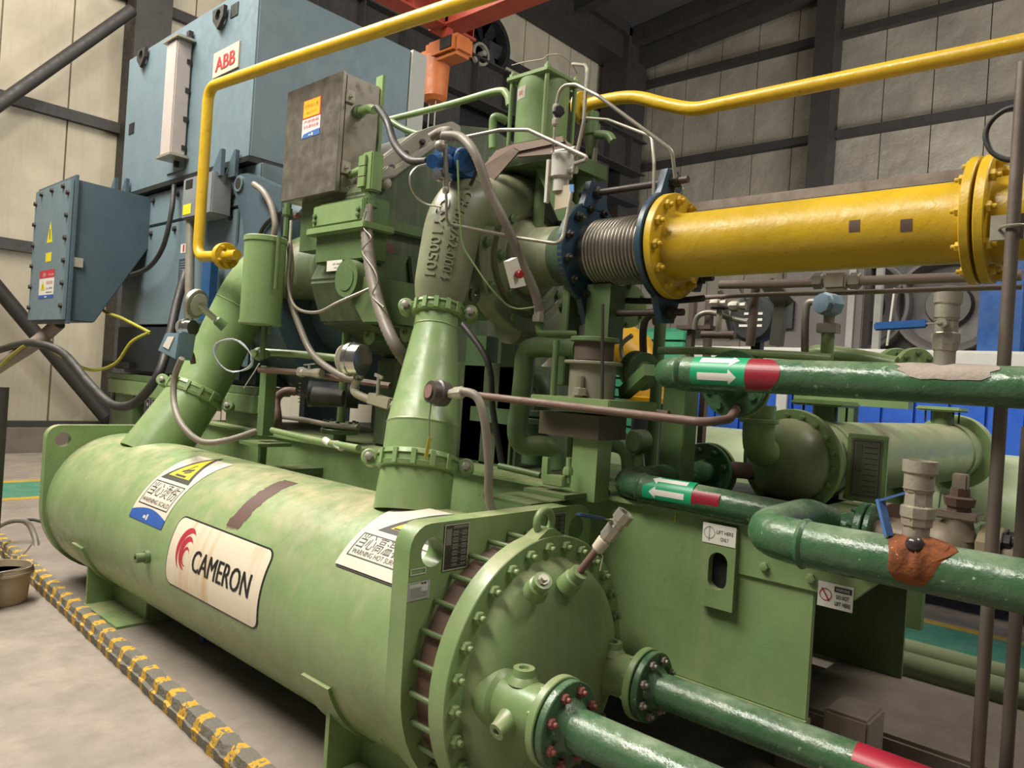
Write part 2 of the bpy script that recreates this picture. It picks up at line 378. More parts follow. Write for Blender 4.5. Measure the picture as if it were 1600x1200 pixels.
D.line(.2, .05, .36, .05, .012, CW, 0).line(.2, 0, .36, 0, .012, CW, 0).line(.28, .07, .28, -.07, .012, CW, 0)
D.done('lettering', t)
# orange crane beams + hoist
RED = paint('a23d28', .5, .35, '6a4a3a'); ORG = paint('b0602a', .45, .35, '7a4a30')
hx = -7.2
t = T('crane_bridge_beam', 'red steel crane beam crossing behind the yellow pipe', 'beam', q(735, 70, x=hx))
a0 = q(570, -14, x=hx); a1 = q(733, 66, x=hx)
for dzz in (0, .42): M().bx(hx - .13, hx + .13, a0.y - 1.5, a1.y, a1.z - .02 + dzz, a1.z + .01 + dzz).done('flange', RED, t)
M().bx(hx - .01, hx + .01, a0.y - 1.5, a1.y, a1.z, a1.z + .42).done('web', RED, t)
for k in range(5): M().bx(hx - .12, hx + .12, a1.y - .05 - k * .5, a1.y - .035 - k * .5, a1.z, a1.z + .42).done('stiffener', RED, t)
b0 = q(700, 28, y=a1.y - .4); b1 = q(812, -18, y=a1.y - .4)
t = T('crane_trolley_beam', 'red box beam rising to the right above the hoist', 'beam', b0)
M().bar(b0 + (b0 - b1) * .15, b1 + (b1 - b0) * .8, .2, .28).done('beam_body', RED, t, bevel=.01); M().bar(b0 + (b0 - b1) * .15 + V((0, 0, -.16)), b1 + (b1 - b0) * .8 + V((0, 0, -.16)), .3, .03).done('beam_flange', RED, t)
hy = a1.y - .45
c = q(697, 82, y=hy); t = T('electric_hoist', 'orange electric chain hoist with long chain container below', 'hoist', c)
sz = (q(725, 82, y=hy) - q(668, 82, y=hy)).length
M().bx(c.x - sz * .36, c.x + sz * .5, hy - .16, hy + .16, c.z - .13, c.z + .13).done('motor_housing', ORG, t, bevel=.05)
M().bx(c.x + sz * .1, c.x + sz * .38, hy - .175, hy - .155, c.z - .05, c.z + .09).done('nameplate', BLACK, t)
M().cyl((c.x - sz * .55, hy, c.z - .03), (c.x - sz * .3, hy, c.z - .03), .13, seg=16, bev=.02).done('gear_cover', ORG, t)
c2 = q(680, 93, y=hy); c3 = q(678, 160, y=hy)
M().lathe(c2, c3 - c2, [(0, sz * .25), (.02, sz * .27), ((c3 - c2).length - .05, sz * .23), ((c3 - c2).length, sz * .15)], 16).done('chain_container', ORG, t)
M().cyl(c2 + V((-.02, -.03, 0)), c3 + V((-.06, -.02, -1.6)), .008, seg=6).done('chain', GAL, t); M().cyl(c2 + V((.1, -.03, 0)), c3 + V((.06, -.02, -1.6)), .008, seg=6).done('chain', GAL, t)
M().bx(c.x - .05, c.x + .05, hy - .05, hy + .05, c.z + .1, a1.z + .1).done('suspension_bracket', RED, t)
c = q(752, 72, x=gx - .3); t = T('wall_fan', 'round dark ventilation fan on the far wall beside the hoist', 'fan', c)
M().ring(c, (1, 0, 0), .7, .58, .3).done('fan_ring', BLACK, t)
M().cyl(c, c + V((.15, 0, 0)), .14, seg=14).done('fan_hub', BLACK, t)
for k in range(6):
    th = k * PI / 3; M().ob(c + V((.1, .36 * math.cos(th), .36 * math.sin(th))), V((.02, -.05 * math.sin(th), .05 * math.cos(th))), V((0, .24 * math.cos(th), .24 * math.sin(th))), V((.03, -.1 * math.sin(th), .1 * math.cos(th)))).done('fan_blade', BLACK, t)
t = T('cable_reel', 'small ring shaped cable reel under the dark fan', 'reel', q(748, 86, x=gx)); M().ring(q(748, 86, x=gx + .1), (1, 0, 0), .26, .2, .1).done('reel_rim', GAL, t)
M().cyl(q(748, 86, x=gx + .1), q(748, 86, x=gx + .1) + V((.2, 0, 0)), .06).done('reel_hub', GAL, t)

# ---------------------------------------------------------------- striped curb
m = bpy.data.materials.new('curb_stripes'); m.use_nodes = True; n = m.node_tree.nodes; L = m.node_tree.links; b = n['Principled BSDF']; b.inputs['Roughness'].default_value = .85
tc = n.new('ShaderNodeTexCoord'); s = n.new('ShaderNodeSeparateXYZ'); no = n.new('ShaderNodeTexNoise'); no.inputs['Scale'].default_value = 28; no.inputs['Detail'].default_value = 6
L.new(tc.outputs['Object'], s.inputs[0]); L.new(tc.outputs['Object'], no.inputs['Vector'])
def mt(op, a, b_):
    t = n.new('ShaderNodeMath'); t.operation = op
    for i, v in ((0, a), (1, b_)):
        if isinstance(v, (int, float)): t.inputs[i].default_value = v
        else: L.new(v, t.inputs[i])
    return t.outputs[0]
u = mt('ADD', mt('ADD', mt('MULTIPLY', s.outputs['X'], 1 / .165), mt('MULTIPLY', s.outputs['Z'], -2.6)), mt('MULTIPLY', no.outputs['Fac'], .30))
fr = mt('FRACT', mt('ADD', u, 100), 0); st = mt('LESS_THAN', fr, .36)
no2 = n.new('ShaderNodeTexNoise'); no2.inputs['Scale'].default_value = 45; no2.inputs['Detail'].default_value = 4; L.new(tc.outputs['Object'], no2.inputs['Vector'])
wr_ = mt('GREATER_THAN', no2.outputs['Fac'], .42); fac = mt('MULTIPLY', st, wr_)
mx = n.new('ShaderNodeMix'); mx.data_type = 'RGBA'; L.new(fac, mx.inputs[0]); mx.inputs[6].default_value = lin('6f6b60'); mx.inputs[7].default_value = lin('c79c34'); L.new(mx.outputs[2], b.inputs['Base Color'])
bp = n.new('ShaderNodeBump'); bp.inputs['Strength'].default_value = .7; bp.inputs['Distance'].default_value = .012; L.new(no2.outputs['Fac'], bp.inputs['Height']); L.new(bp.outputs[0], b.inputs['Normal'])
CURB = m
A = V((-7.6, 1.74, 0)); Bp = V((-1.6, 1.46, 0)); N = 150; dirv = (Bp - A) / N; nrm = V((dirv.y, -dirv.x, 0)).normalized()
vs = []; fs = []; prof = [(.0, 0), (.012, .058), (.002, .064), (.0, .108), (-.014, .120), (-.06, .118), (-.07, 0)]
for i in range(N + 1):
    for (o_, z) in prof: vs.append(A + dirv * i + nrm * (o_ + random.uniform(-.005, .005)) + V((0, 0, max(0, z + (random.uniform(-.005, .005) if z else 0)))))
k = len(prof)
for i in range(N): fs += [(i * k + j, i * k + j + 1, (i + 1) * k + j + 1, (i + 1) * k + j) for j in range(k - 1)]
cb = M().add(vs, fs).done('kerb', CURB, ang=25); tag(cb, 'low concrete kerb with worn yellow and grey stripes beside the vessel', 'kerb')

# bucket
c = q(-2, 940, z=0); c = V((c.x, c.y, 0))
BUC = paint('b7a488', .6, .5, '7d6a50', bump=.1, var=.25)
t = T('bucket', 'dirty cream plastic bucket standing at the end of the striped kerb', 'bucket', c)
M().lathe(c, (0, 0, 1), [(0, .15), (.015, .158), (.20, .172), (.205, .182), (.225, .182), (.235, .176), (.235, .168), (.02, .15), (.02, 0)], 36).done('bucket_body', BUC, t)
M().ring(c + V((0, 0, .19)), (0, 0, 1), .188, .17, .018).done('rim_band', BUC, t)
M().tube([c + V((.18 * math.cos(a_), .18 * math.sin(a_) , .215 + .03 * math.sin((a_ + 1.0) * 1))) for a_ in [x * .2 - 1.0 for x in range(17)]], .004, seg=6).done('handle', GAL, t)
M().cyl(c + V((0, 0, .07)), c + V((0, 0, .09)), .155).done('residue', paint('8f7d5c', .9, .2), t)
# dark post at far left, cables on floor
pz = q(-2, 700, y=1.3); pipe_thing('grey_post', 'dark grey steel post cut by the left edge of the picture', 'post', [(pz.x, pz.y, 0), (pz.x, pz.y, q(6, 605, y=1.3).z)], .035, DSTEEL)
def cable(name, label, pts, r, mat=RUBBER, cat='cable', group=None, seg=10):
    o = M().tube([q(a, b_, **{k: v}) for a, b_, k, v in pts], r, smooth=True, seg=seg).done(name, mat); return tag(o, label, cat, group)
t = cable('floor_cable', 'thick grey cable looping on the floor left of the vessel', [(-30, 838, 'z', .25), (10, 816, 'z', .28), (40, 815, 'z', .27), (54, 838, 'z', .16), (60, 870, 'z', .03), (80, 886, 'z', .025), (130, 897, 'z', .025), (170, 905, 'z', .1)], .022, HOSE)
cable('floor_cable', 'thin grey cable running behind the thick floor cable', [(20, 815, 'z', .06), (50, 812, 'z', .06), (75, 817, 'z', .04), (140, 824, 'z', .04)], .014, RUBBER)
cable('loose_wire', 'thin wire hanging between two clips on the floor cable', [(0, 853, 'z', .2), (14, 866, 'z', .12), (35, 866, 'z', .12), (50, 850, 'z', .2)], .005, GAL)
# ================================================================ INTERCOOLER VESSEL
YC, ZC, RC = 2.07, .639, .470
def onc(px, py, yc=YC, zc=ZC, r=RC):                 # pixel -> (x, theta) on the shell
    D = ray(px, py); a = D.y ** 2 + D.z ** 2; b = -2 * (D.y * yc + D.z * (zc - H)); c = yc ** 2 + (zc - H) ** 2 - r * r
    t = (-b - math.sqrt(max(0, b * b - 4 * a * c))) / 2 / a; p = V((0, 0, H)) + D * t
    return p.x, math.atan2(p.z - zc, -(p.y - yc))
def cylmap(x0, th0, yc=YC, zc=ZC, r=RC):
    return lambda x, y, h: V((x0 + x, yc - (r + h) * math.cos(th0 + y / r), zc + (r + h) * math.sin(th0 + y / r)))
X2 = q(62, 800, y=YC - .48).x; X1 = q(638, 900, y=YC - .49).x
VES = T('intercooler_vessel', 'large light green horizontal cooler vessel in the foreground', 'vessel', (-3.6, YC, .08))
M().lathe((X2 - .02, YC, ZC), (1, 0, 0), [(-.16, 0), (-.14, .2), (-.08, .36), (0, RC - .02), (.02, RC), (X1 - X2 - .03, RC)], 96).done('shell', GREENV, VES)
def plateshape(holes):
    top = 1.165 - ZC; hw = .49; o = rrect(-hw, hw, -.5, top, .085)
    o = [p for p in o if p[1] > -.2] ; low = [(hw * math.cos(PI + i * PI / 24), hw * math.sin(PI + i * PI / 24)) for i in range(25)]
    # order: right-top arc, left-top arc, then bottom semicircle
    return [o + low] + holes
def addplate(x, thick, name):
    hs = [circ(-.39, .43, .05), circ(.39, .43, .05)]
    vs, fs = shape2(plateshape(hs), thick)
    return M().add(vs, fs, lambda a, b, c: V((x + c, YC + a, ZC + b))).done(name, GREEN, VES, bevel=.006)
lp = addplate(X1 - .04, .08, 'lifting_plate'); lp2 = addplate(X2 + .04, .07, 'lifting_plate')
# tubesheet + channel head
XF = X1 + .115
M().cyl((X1, YC, ZC), (XF, YC, ZC), .425, seg=72).done('tubesheet', RUSTP, VES)
fl = M().ring((XF, YC, ZC), (1, 0, 0), .475, 0, .075, 96).done('channel_flange', GREEN, VES)
XH = XF + .075
boltring(fl, (XH, YC, ZC), (1, 0, 0), .437, 28, .0185, GREEN, 'nut', a0=.05)
boltring(fl, (X1 + .002, YC, ZC), (1, 0, 0), .452, 28, .019, GREEND, 'stud', a0=.05, name='stud')
hd = M().lathe((XH, YC, ZC), (1, 0, 0), [(0, .40), (.012, .392), (.035, .38), (.06, .355), (.08, .315), (.094, .25), (.102, .17), (.107, .08), (.108, 0)], 96).done('channel_head', GREENV, VES, ang=60)
c = V((XH - .04, YC, ZC + .475)); M().tube([c + V((0, .042 * math.cos(a_), .045 + .042 * math.sin(a_))) for a_ in [x * PI / 8 for x in range(17)]], .014, seg=12).done('eye_bolt', GREEN, VES)
M().prism([(XH - .07, YC - .09, ZC + .46), (XH - .07, YC + .09, ZC + .46), (XH - .07, YC + .02, ZC + .50), (XH - .07, YC - .02, ZC + .50)], (.065, 0, 0)).done('eye_base', GREEN, VES)
# saddles
for xa, ln in ((onc(128, 858)[0] - .03, .5), (onc(492, 1044)[0], .42)):
    s_ = M(); yb = YC - .385
    s_.bx(xa - .012, xa + .012, yb, YC + .38, .115, ZC - .1); s_.bx(xa + ln - .02, xa + ln, yb + .18, YC + .38, .115, ZC - .15)
    s_.bx(xa + .01, xa + ln + .0, yb + .16, yb + .175, .115, ZC - .26); s_.bx(xa - .03, xa + ln + .03, yb - .01, YC + .4, .10, .115)
    s_.done('saddle', GREEN, VES)
    th = math.radians(-19)
    fn = cylmap(xa, 0); w_ = M(); vs = []; K = 30
    for i in range(K + 1):
        a_ = th - i * 1.25 / K
        for (xx, rr) in ((-.09, .0), (-.09, .014), (.09, .014), (.09, .0)): vs.append(V((xa + xx, YC - (RC + rr) * math.cos(a_), ZC + (RC + rr) * math.sin(a_))))
    fs = [(i * 4 + j, i * 4 + (j + 1) % 4, (i + 1) * 4 + (j + 1) % 4, (i + 1) * 4 + j) for i in range(K) for j in range(4)] + [(0, 1, 2, 3)]
    w_.add(vs, fs).done('wear_plate', GREEN, VES)
# small coupling plug on the side
x_, th = onc(232, 870); d = V((0, -math.cos(th), math.sin(th))); p = V((x_, YC, ZC)) + d * RC
cp = M().lathe(p - d * .01, d, [(0, .034), (.03, .032), (.03, .024), (.075, .024), (.075, .013), (.05, .012)], 20).done('side_coupling', GREEND, VES)
# drain valve below
c = q(325, 1020, y=YC - .1); c.z = max(c.z, .12)
M().cyl(c + V((0, 0, .1)), c + V((0, 0, -.01)), .012).cyl(c + V((-.03, 0, .02)), c + V((.05, 0, .02)), .02).bx(c.x - .05, c.x + .0, c.y - .03, c.y - .02, c.z, c.z + .04).done('drain_valve', BLUE, VES)
# CAMERON plate
pts = [onc(283, 805), onc(430, 857), onc(408, 987), onc(263, 913)]
x0 = (pts[0][0] + pts[3][0]) / 2; x1 = (pts[1][0] + pts[2][0]) / 2; ta = (pts[0][1] + pts[1][1]) / 2; tb = (pts[2][1] + pts[3][1]) / 2
wd, hh = x1 - x0, (ta - tb) * RC; fn = cylmap(x0, tb)
PLW = paint('d6cab2', .4, .0, 'b98a50', bump=.03, scale=1.4, var=.1, streak=.0)
def rust_label():
    m = bpy.data.materials.new('rust_streaked_label'); m.use_nodes = True; n = m.node_tree.nodes; L = m.node_tree.links; b = n['Principled BSDF']; b.inputs['Roughness'].default_value = .4
    tc = n.new('ShaderNodeTexCoord'); mp = n.new('ShaderNodeMapping'); mp.inputs['Scale'].default_value = (7, .8, .8); L.new(tc.outputs['Object'], mp.inputs['Vector'])
    t = n.new('ShaderNodeTexNoise'); t.inputs['Scale'].default_value = 1.3; t.inputs['Detail'].default_value = 5; L.new(mp.outputs[0], t.inputs['Vector'])
    r = n.new('ShaderNodeValToRGB'); L.new(t.outputs['Fac'], r.inputs[0]); e = r.color_ramp.elements; e[0].position = .50; e[0].color = lin('d8ccb4'); e[1].position = .78; e[1].color = lin('b98a4a')
    L.new(r.outputs[0], b.inputs['Base Color']); return m
lab = Dec(fn, .03); RL = rust_label()
lab.poly(rrect(0, wd, 0, hh, .05), INK, .0025).poly(rrect(.008, wd - .008, .008, hh - .008, .044), RL, .0035)
lab = lab.done('maker_plate', VES)
D = Dec(fn, .02); CRED = flat('b32a3c')
[D.txt('CAMERON', wd * .30 + k_ * .0022, hh * .345, .142, INK, .0045 + k_ * .0001, width=wd * .595) for k_ in range(4)]
def cres(D, cx, cy, r, k, a0, a1, mat, tw):
    o = []; N_ = 16
    for i in range(N_ + 1):
        a_ = a0 + (a1 - a0) * i / N_; o.append((cx + r * math.cos(a_), cy + r * 1.25 * math.sin(a_)))
    for i in range(N_, -1, -1):
        a_ = a0 + (a1 - a0) * i / N_; t_ = math.sin(PI * i / N_) * tw; o.append((cx + (r - t_) * math.cos(a_) + k * t_, cy + (r - t_) * 1.25 * math.sin(a_)))
    for i in range(N_):
        D.poly([o[i], o[i + 1], o[2 * N_ - i], o[2 * N_ + 1 - i]], mat, .0045)
cx, cy = wd * .19, hh * .57
cres(D, cx, cy, .084, 0, .8, 4.3, CRED, .034); cres(D, cx + .012, cy - .012, .062, 0, .7, 4.9, CRED, .034); cres(D, cx + .018, cy - .028, .036, 0, .3, 5.2, CRED, .014)
D.done('lettering', lab)
# warning sheets
DK = flat('3a3630'); YW = flat('d8c81e'); BLU = flat('2a55a0'); SW = flat('cfc6b4')
def tri(D, cx, y0, wv, hv, h, t=.02):
    D.poly([(cx - wv / 2, y0), (cx + wv / 2, y0), (cx, y0 + hv)], DK, h); k = .72
    D.poly([(cx - wv / 2 * k, y0 + hv * .1), (cx + wv / 2 * k, y0 + hv * .1), (cx, y0 + hv * .82)], YW, h + .0006)
xa, ta_ = onc(204, 806); xb, tb_ = onc(245, 826); xt, tt_ = onc(318, 712)
tb_ = (ta_ + tb_) / 2; wd, hh = .415, (math.radians(80) - tb_) * RC; x0 = (xa + xb) / 2 - wd / 2 + .02
fn = cylmap(x0, tb_)
lab = Dec(fn, .02).rect(0, wd, 0, hh, SW, .0025).done('scald_warning_sheet', VES)
D = Dec(fn, .015)
o = [(0, .0), (wd, 0), (wd, .045)] + [(wd - wd * i / 10, .045 + .03 * math.sin(PI * i / 10)) for i in range(1, 10)] + [(0, .045)]
D.poly(o, BLU, .0035).rect(wd * .40, wd * .47, .02, .035, SW, .0042).rect(wd * .49, wd * .53, .015, .045, SW, .0042)
D.frame(.03, wd - .03, .085, .235, .006, DK, .0035).txt('当心烫伤', wd / 2, .15, .09, DK, .0035, bold=.0, align='CENTER', width=wd * .76).txt('WARNING SCALD', wd / 2, .103, .034, DK, .0035, bold=.0002, align='CENTER', width=wd * .78)
tri(D, wd / 2, .255, .34, .30, .0035)
D.rect(wd / 2 - .06, wd / 2 + .06, .29, .305, DK, .005).line(wd / 2 - .04, .33, wd / 2 + .05, .36, .02, DK, .005).line(wd / 2 - .0, .32, wd / 2 + .05, .34, .014, DK, .005).line(wd / 2 - .02, .34, wd / 2 + .01, .40, .012, DK, .005)
D.done('lettering', lab)
xa, ta_ = onc(526, 880); xb, tb_ = onc(613, 914)
tb_ = (ta_ + tb_) / 2; wd = .60; x0 = xa; hh = (math.radians(86) - tb_) * RC; fn = cylmap(x0, tb_)
wd = min(wd, X1 - .085 - x0)
lab = Dec(fn, .02).rect(0, wd, 0, hh, SW, .008).done('hot_surface_warning_sheet', VES)
Dec(fn, .02).rect(.005, wd, -.008, .004, DK, .004).done('sheet_dark_strip', VES)  # dark strip along the sheet's lower border
D = Dec(fn, .015)
D.frame(.03, wd + .0, .045, .155, .005, DK, .009).txt('当心高温表面', .042, .09, .078, DK, .009, bold=.0, width=.31).txt('WARNING HOT SURFACE', .046, .058, .03, DK, .009, bold=.0, width=.30)
tri(D, .27, .18, .38, .235, .009)
for i in range(3): D.line(.18 + .06 * i, .225, .20 + .06 * i, .29, .008, DK, .0105)
D.rect(.15, .37, .205, .214, DK, .0105)
D.done('lettering', lab)
# primer patch (brushed brown paint)
xa, ta_ = onc(352, 818); xb, tb_ = onc(445, 750); fn = cylmap(xa, ta_); hgt = (tb_ - ta_) * RC; D = Dec(fn, .015)
BR = flat('5c4038', .6)
L_ = []; R2 = []
for i in range(24):
    y_ = hgt * i / 23; L_.append((.015 + random.uniform(-.008, .008), y_)); R2.append((.135 + random.uniform(-.008, .008), y_ + .0))
for i in range(23): D.poly([L_[i], R2[i], R2[i + 1], L_[i + 1]], BR, .0012)
for i in range(9): D.poly([(.015 + i * .013, .0), (.026 + i * .013, 0), (.022 + i * .013, -random.uniform(.005, .03))], BR, .0012)
D.done('primer_patch', VES)
# name plates and tags on the near lifting plate (+X face)
def onX(x, px, py): return q(px, py, x=x)
Xp = X1
def plate_rect(name, c0, c1, mats, build, parent):   # c0 lower left px, c1 upper right px
    a_, b_ = onX(Xp, *c0), onX(Xp, *c1); w_, h_ = b_.y - a_.y, b_.z - a_.z
    D = Dec(onplane((Xp, a_.y, a_.z), (0, 1, 0), (0, 0, 1))); D.rect(0, w_, 0, h_, mats, .003); o = D.done(name, parent)
    D = Dec(onplane((Xp, a_.y, a_.z), (0, 1, 0), (0, 0, 1))); build(D, w_, h_); D.done('lettering', o); return o
NPM = flat('4a4844', .4, .5); NPL = flat('b5b0a4', .5)
def np_build(D, w_, h_):
    D.frame(0, w_, 0, h_, .004, NPL, .0042); random.seed(3)
    D.rect(w_ * .06, w_ * .28, h_ * .55, h_ * .9, flat('77736a'), .0042).rect(w_ * .35, w_ * .95, h_ * .9, h_ * .96, flat('77736a'), .0042)
    for i in range(11):
        for c0_, c1_ in ((.34, .56), (.70, .92)): D.rect(w_ * c0_, w_ * c1_, h_ * (.10 + .071 * i), h_ * (.135 + .071 * i), flat('77736a'), .0042)
    for i in range(6): D.rect(w_ * .30, w_ * .96, h_ * (.08 + .142 * i), h_ * (.085 + .142 * i), NPL, .0042)
np1 = plate_rect('name_plate', (690, 893), (733, 815), NPM, np_build, VES)
np2 = plate_rect('name_plate', (852, 851), (884, 799), NPM, np_build, VES)
def tg(D, w_, h_):
    for i in range(7): D.rect(w_ * .1, w_ * (.62 if i > 3 else .9), h_ * (.14 + .085 * i), h_ * (.14 + .085 * i) + .0025, flat('8a8a86'), .0042)
    D.rect(w_ * .6, w_ * .7, h_ * .84, h_ * .9, INK, .0042).rect(w_ * .74, w_ * .82, h_ * .83, h_ * .92, INK, .0042); D.frame(w_ * .04, w_ * .96, h_ * .04, h_ * .96, .002, flat('9a9a94'), .0042)
plate_rect('inspection_tag', (635, 941), (671, 905), flat('c6c8c2'), tg, VES)
a_, b_ = onX(Xp, 640, 900), onX(Xp, 665, 885)
D = Dec(onplane((Xp, a_.y, a_.z), (0, 1, 0), (0, 0, 1))); D.frame(0, b_.y - a_.y, 0, b_.z - a_.z, .004, flat('c8c8bc'), .003).done('paint_mark', VES)
# head bosses and plug
def headpt(px, py, x): return q(px, py, x=x)
for (px, py, kind) in ((845, 912, 'plug'), (900, 900, 'valve')):
    p = headpt(px, py, XH + .13); r_ = V((0, p.y - YC, p.z - ZC)); d = (r_.normalized() * .75 + V((.65, 0, 0))).normalized()
    b_ = M().lathe(p - d * .06, d, [(0, .042), (.05, .036), (.055, .03), (.085, .03), (.085, .02)], 20).done('boss', GREEN, VES)
    if kind == 'plug': inst('plug', 'plug', ZINC, b_, p + d * .02, d, .019)
    else:
        VT = T('vent_ball_valve', 'tilted vent valve with blue handle on top of the channel head', 'valve', p + d * .02)
        e1 = q(962, 822, x=p.x + .12); d2 = (e1 - p).normalized(); L1 = (e1 - p).length
        M().cyl(p + d * .015, p + d2 * L1 * .62, .013).done('nipple', RUSTP, VT)
        M().lathe(p + d2 * L1 * .5, d2, [(0, .012), (.01, .022), (.05, .024), (.06, .015)], 12).done('tape_wrap', flat('cfc4b0'), VT)
        M().lathe(p + d2 * L1 * .62, d2, [(0, .014), (.005, .022), (.03, .022), (.035, .027), (.085, .028), (.09, .024), (.11, .024), (.11, .031), (.145, .031), (.145, .02), (.12, .019)], 8).done('valve_body', ZINC, VT)
        c = p + d2 * (L1 * .62 + .07); hv = q(890, 803, x=p.x + .0); 
        M().cyl(c, c + V((0, -.02, .035)), .007).done('stem', ZINC, VT)
        g_ = c + V((0, -.02, .035)); hd_ = (q(893, 802, x=c.x) - g_).normalized()
        M().bar(g_, g_ + hd_ * .05, .016, .004).done('lever', ZINC, VT); M().bar(g_ + hd_ * .04, g_ + hd_ * .18, .022, .012).done('handle_grip', paint('26405e', .4, .35), VT, bevel=.003)
        M().tube([p + d2 * L1 * .55, p + d2 * L1 * .5 + V((.01, .03, -.02)), p + d2 * L1 * .45 + V((.01, .03, -.06))], .003, seg=6).done('tape_end', flat('cfc4b0'), VT)
# two outlet nozzles with flanged pipes
def outlet(px, py, xn0, y, z, rn, rf, lab1, lab2, boltm, ysgn, red=None):
    nz = M().lathe((XH + .02, y, z), (1, 0, 0), [(0, rn + .016), (.06, rn + .014), (.075, rn), (xn0 - XH - .02, rn)], 40).done('nozzle', GREEN, VES)
    f_ = M().ring((xn0, y, z), (1, 0, 0), rf, 0, .028, 56).done('nozzle_flange', GREEN, VES)
    M().lathe((xn0 - .13, y, z + rn - .01), (0, 0, 1), [(0, .052), (.015, .042), (.022, .036), (.045, .034), (.045, .017), (.035, .015)], 20).done('plug_boss', GREEN, VES)
    P_ = T('outlet_pipe', lab1, 'pipe', (xn0 + .03, y, z))
    fp = M().ring((xn0 + .034, y, z), (1, 0, 0), rf - .004, 0, .026, 56).done('pipe_flange', DGREEN, P_)
    boltring(fp, (xn0 + .06, y, z), (1, 0, 0), rf * .76, 8, .0135, boltm, 'nut', a0=.39)
    boltring(f_, (xn0, y, z), (-1, 0, 0), rf * .76, 8, .0135, GREEN, 'nut', a0=.39)
    pr = rn * .78
    M().lathe((xn0 + .06, y, z), (1, 0, 0), [(0, pr + .02), (.012, pr + .012), (.03, pr), (1.9, pr)], 40).done('pipe_run', DGREEN, P_)
    return P_, pr
n1 = q(878, 1120, x=XH + .36); n2 = q(1022, 1065, x=XH + .30)
yn1, zn1 = 1.955, n1.z; 
r1_ = q(792, 1098, x=XH + .09); c1 = q(884, 1133, y=r1_.y); r2_ = q(950, 1042, x=XH + .07); c2 = q(1016, 1072, y=r2_.y)
REDB = paint('8f5148', .5, .3, '6a4a40')
P1, r1 = outlet(0, 0, c1.x - .045, r1_.y, c1.z, .082, .135, 'nearest dark green pipe leaving the channel head at bottom edge', '', REDB, 1)
M().lathe((c1.x - .045 - .12, r1_.y - .08, c1.z - .03), (0, -1, -.35), [(-.02, .045), (.0, .036), (.03, .028), (.045, .027), (.045, .012), (.03, .01)], 20).done('plug_boss', GREEN, VES)
P2, r2 = outlet(0, 0, c2.x - .04, r2_.y, c2.z, .078, .128, 'dark green pipe from the farther nozzle with a red band', '', GAL, 1)
xr = q(1340, 1163, y=r2_.y).x
D = Dec(cylmap(xr, .5, r2_.y, c2.z, r2)); D.step = .01
D.poly([(0, 0), (.5, 0), (.5, .08), (.0, .08)], flat('b0283c', .4), .001).done('red_band', P2)
# ================================================================ SKID BASE
SY = 2.66
sx1 = q(1272, 945, y=SY).x; sz0 = q(1268, 1130, y=SY).z; sz1 = q(1000, 790, y=SY).z
SK = T('machine_skid', 'long light green skid base frame behind the vessel', 'skid', (-3.5, 3.4, sz0))
M().bx(-5.7, sx1 - .0, SY, SY + .02, sz0, sz1).done('side_plate', GREEN, SK, bevel=.004)
M().bx(-5.7, sx1 + .25, SY - .03, SY + .25, sz1, sz1 + .02).done('top_flange', GREEN, SK, bevel=.004)
M().bx(-5.7, sx1 - .3, SY + .25, SY + 1.3, sz1 - .03, sz1).done('deck_plate', GREEND, SK)
M().bx(-5.7, sx1, SY - .01, SY + .04, sz0 - .02, sz0).done('bottom_flange', GREEN, SK)
ey = q(1412, 1000, x=sx1).y
zfar = q(1408, 1060, x=sx1).z
M().bx(sx1 - .6, sx1 + .3, SY + .2, ey, sz1 - .03, sz1 - .0).done('end_top_plate', GREEND, SK)
M().bx(sx1 - .6, sx1 + .0, ey, ey + .02, zfar, sz1).done('far_side_plate', GREEND, SK)
M().bx(sx1 - .62, sx1 - .6, SY + .02, ey, zfar, sz1).done('shade_closure_plate', GREEND, SK)  # added closure that keeps the open skid end dark inside
M().bx(-5.7, sx1 - .6, SY + .02, SY + 1.3, sz0 - .01, sz0 + .01).done('bottom_plate', GREEND, SK)
# top gusset plate protruding
g0, g1, g2_, g3 = q(1150, 895, y=SY), q(1275, 937, y=SY), q(1335, 948, y=SY), q(1385, 920, y=SY)
M().prism([(g0.x, SY - .012, g0.z - .0), (g2_.x, SY - .012, g0.z - .0), (g3.x, SY - .012, g0.z + .10), (g3.x, SY - .012, sz1), (g0.x, SY - .012, sz1)], (0, .03, 0)).done('end_gusset', GREEN, SK, bevel=.003)
for px, py in ((1195, 885), (1268, 903)): inst('bolt', 'hex', GREEN, SK, q(px, py, y=SY - .012), (0, -1, 0), .016)
a_, b_ = q(1277, 940, y=SY - .013), q(1335, 912, y=SY - .013); w_, h_ = b_.x - a_.x, .085
D = Dec(onplane((a_.x, SY - .013, a_.z - .01), (1, 0, 0), (0, 0, 1))); D.rect(0, w_, 0, h_, WHITE, .002); lb = D.done('do_not_lift_label', SK)
D = Dec(onplane((a_.x, SY - .013, a_.z - .01), (1, 0, 0), (0, 0, 1))); RD = flat('a8323a')
ci = circ(w_ * .23, h_ * .5, w_ * .155, 24); co_ = circ(w_ * .23, h_ * .5, w_ * .18, 24)
for i in range(24): D.poly([ci[i], co_[i], co_[(i + 1) % 24], ci[(i + 1) % 24]], RD, .0032)
D.line(w_ * .12, h_ * .74, w_ * .34, h_ * .26, .005, RD, .0032).rect(w_ * .47, w_ * .96, h_ * .68, h_ * .9, INK, .0032).txt('WARNING', w_ * .52, h_ * .73, h_ * .17, WHITE, .004, width=w_ * .38)
D.txt('DO NOT', w_ * .53, h_ * .42, h_ * .22, INK, .0032, width=w_ * .36, bold=.0004).txt('LIFT HERE', w_ * .5, h_ * .15, h_ * .22, INK, .0032, width=w_ * .44, bold=.0004).done('lettering', lb)
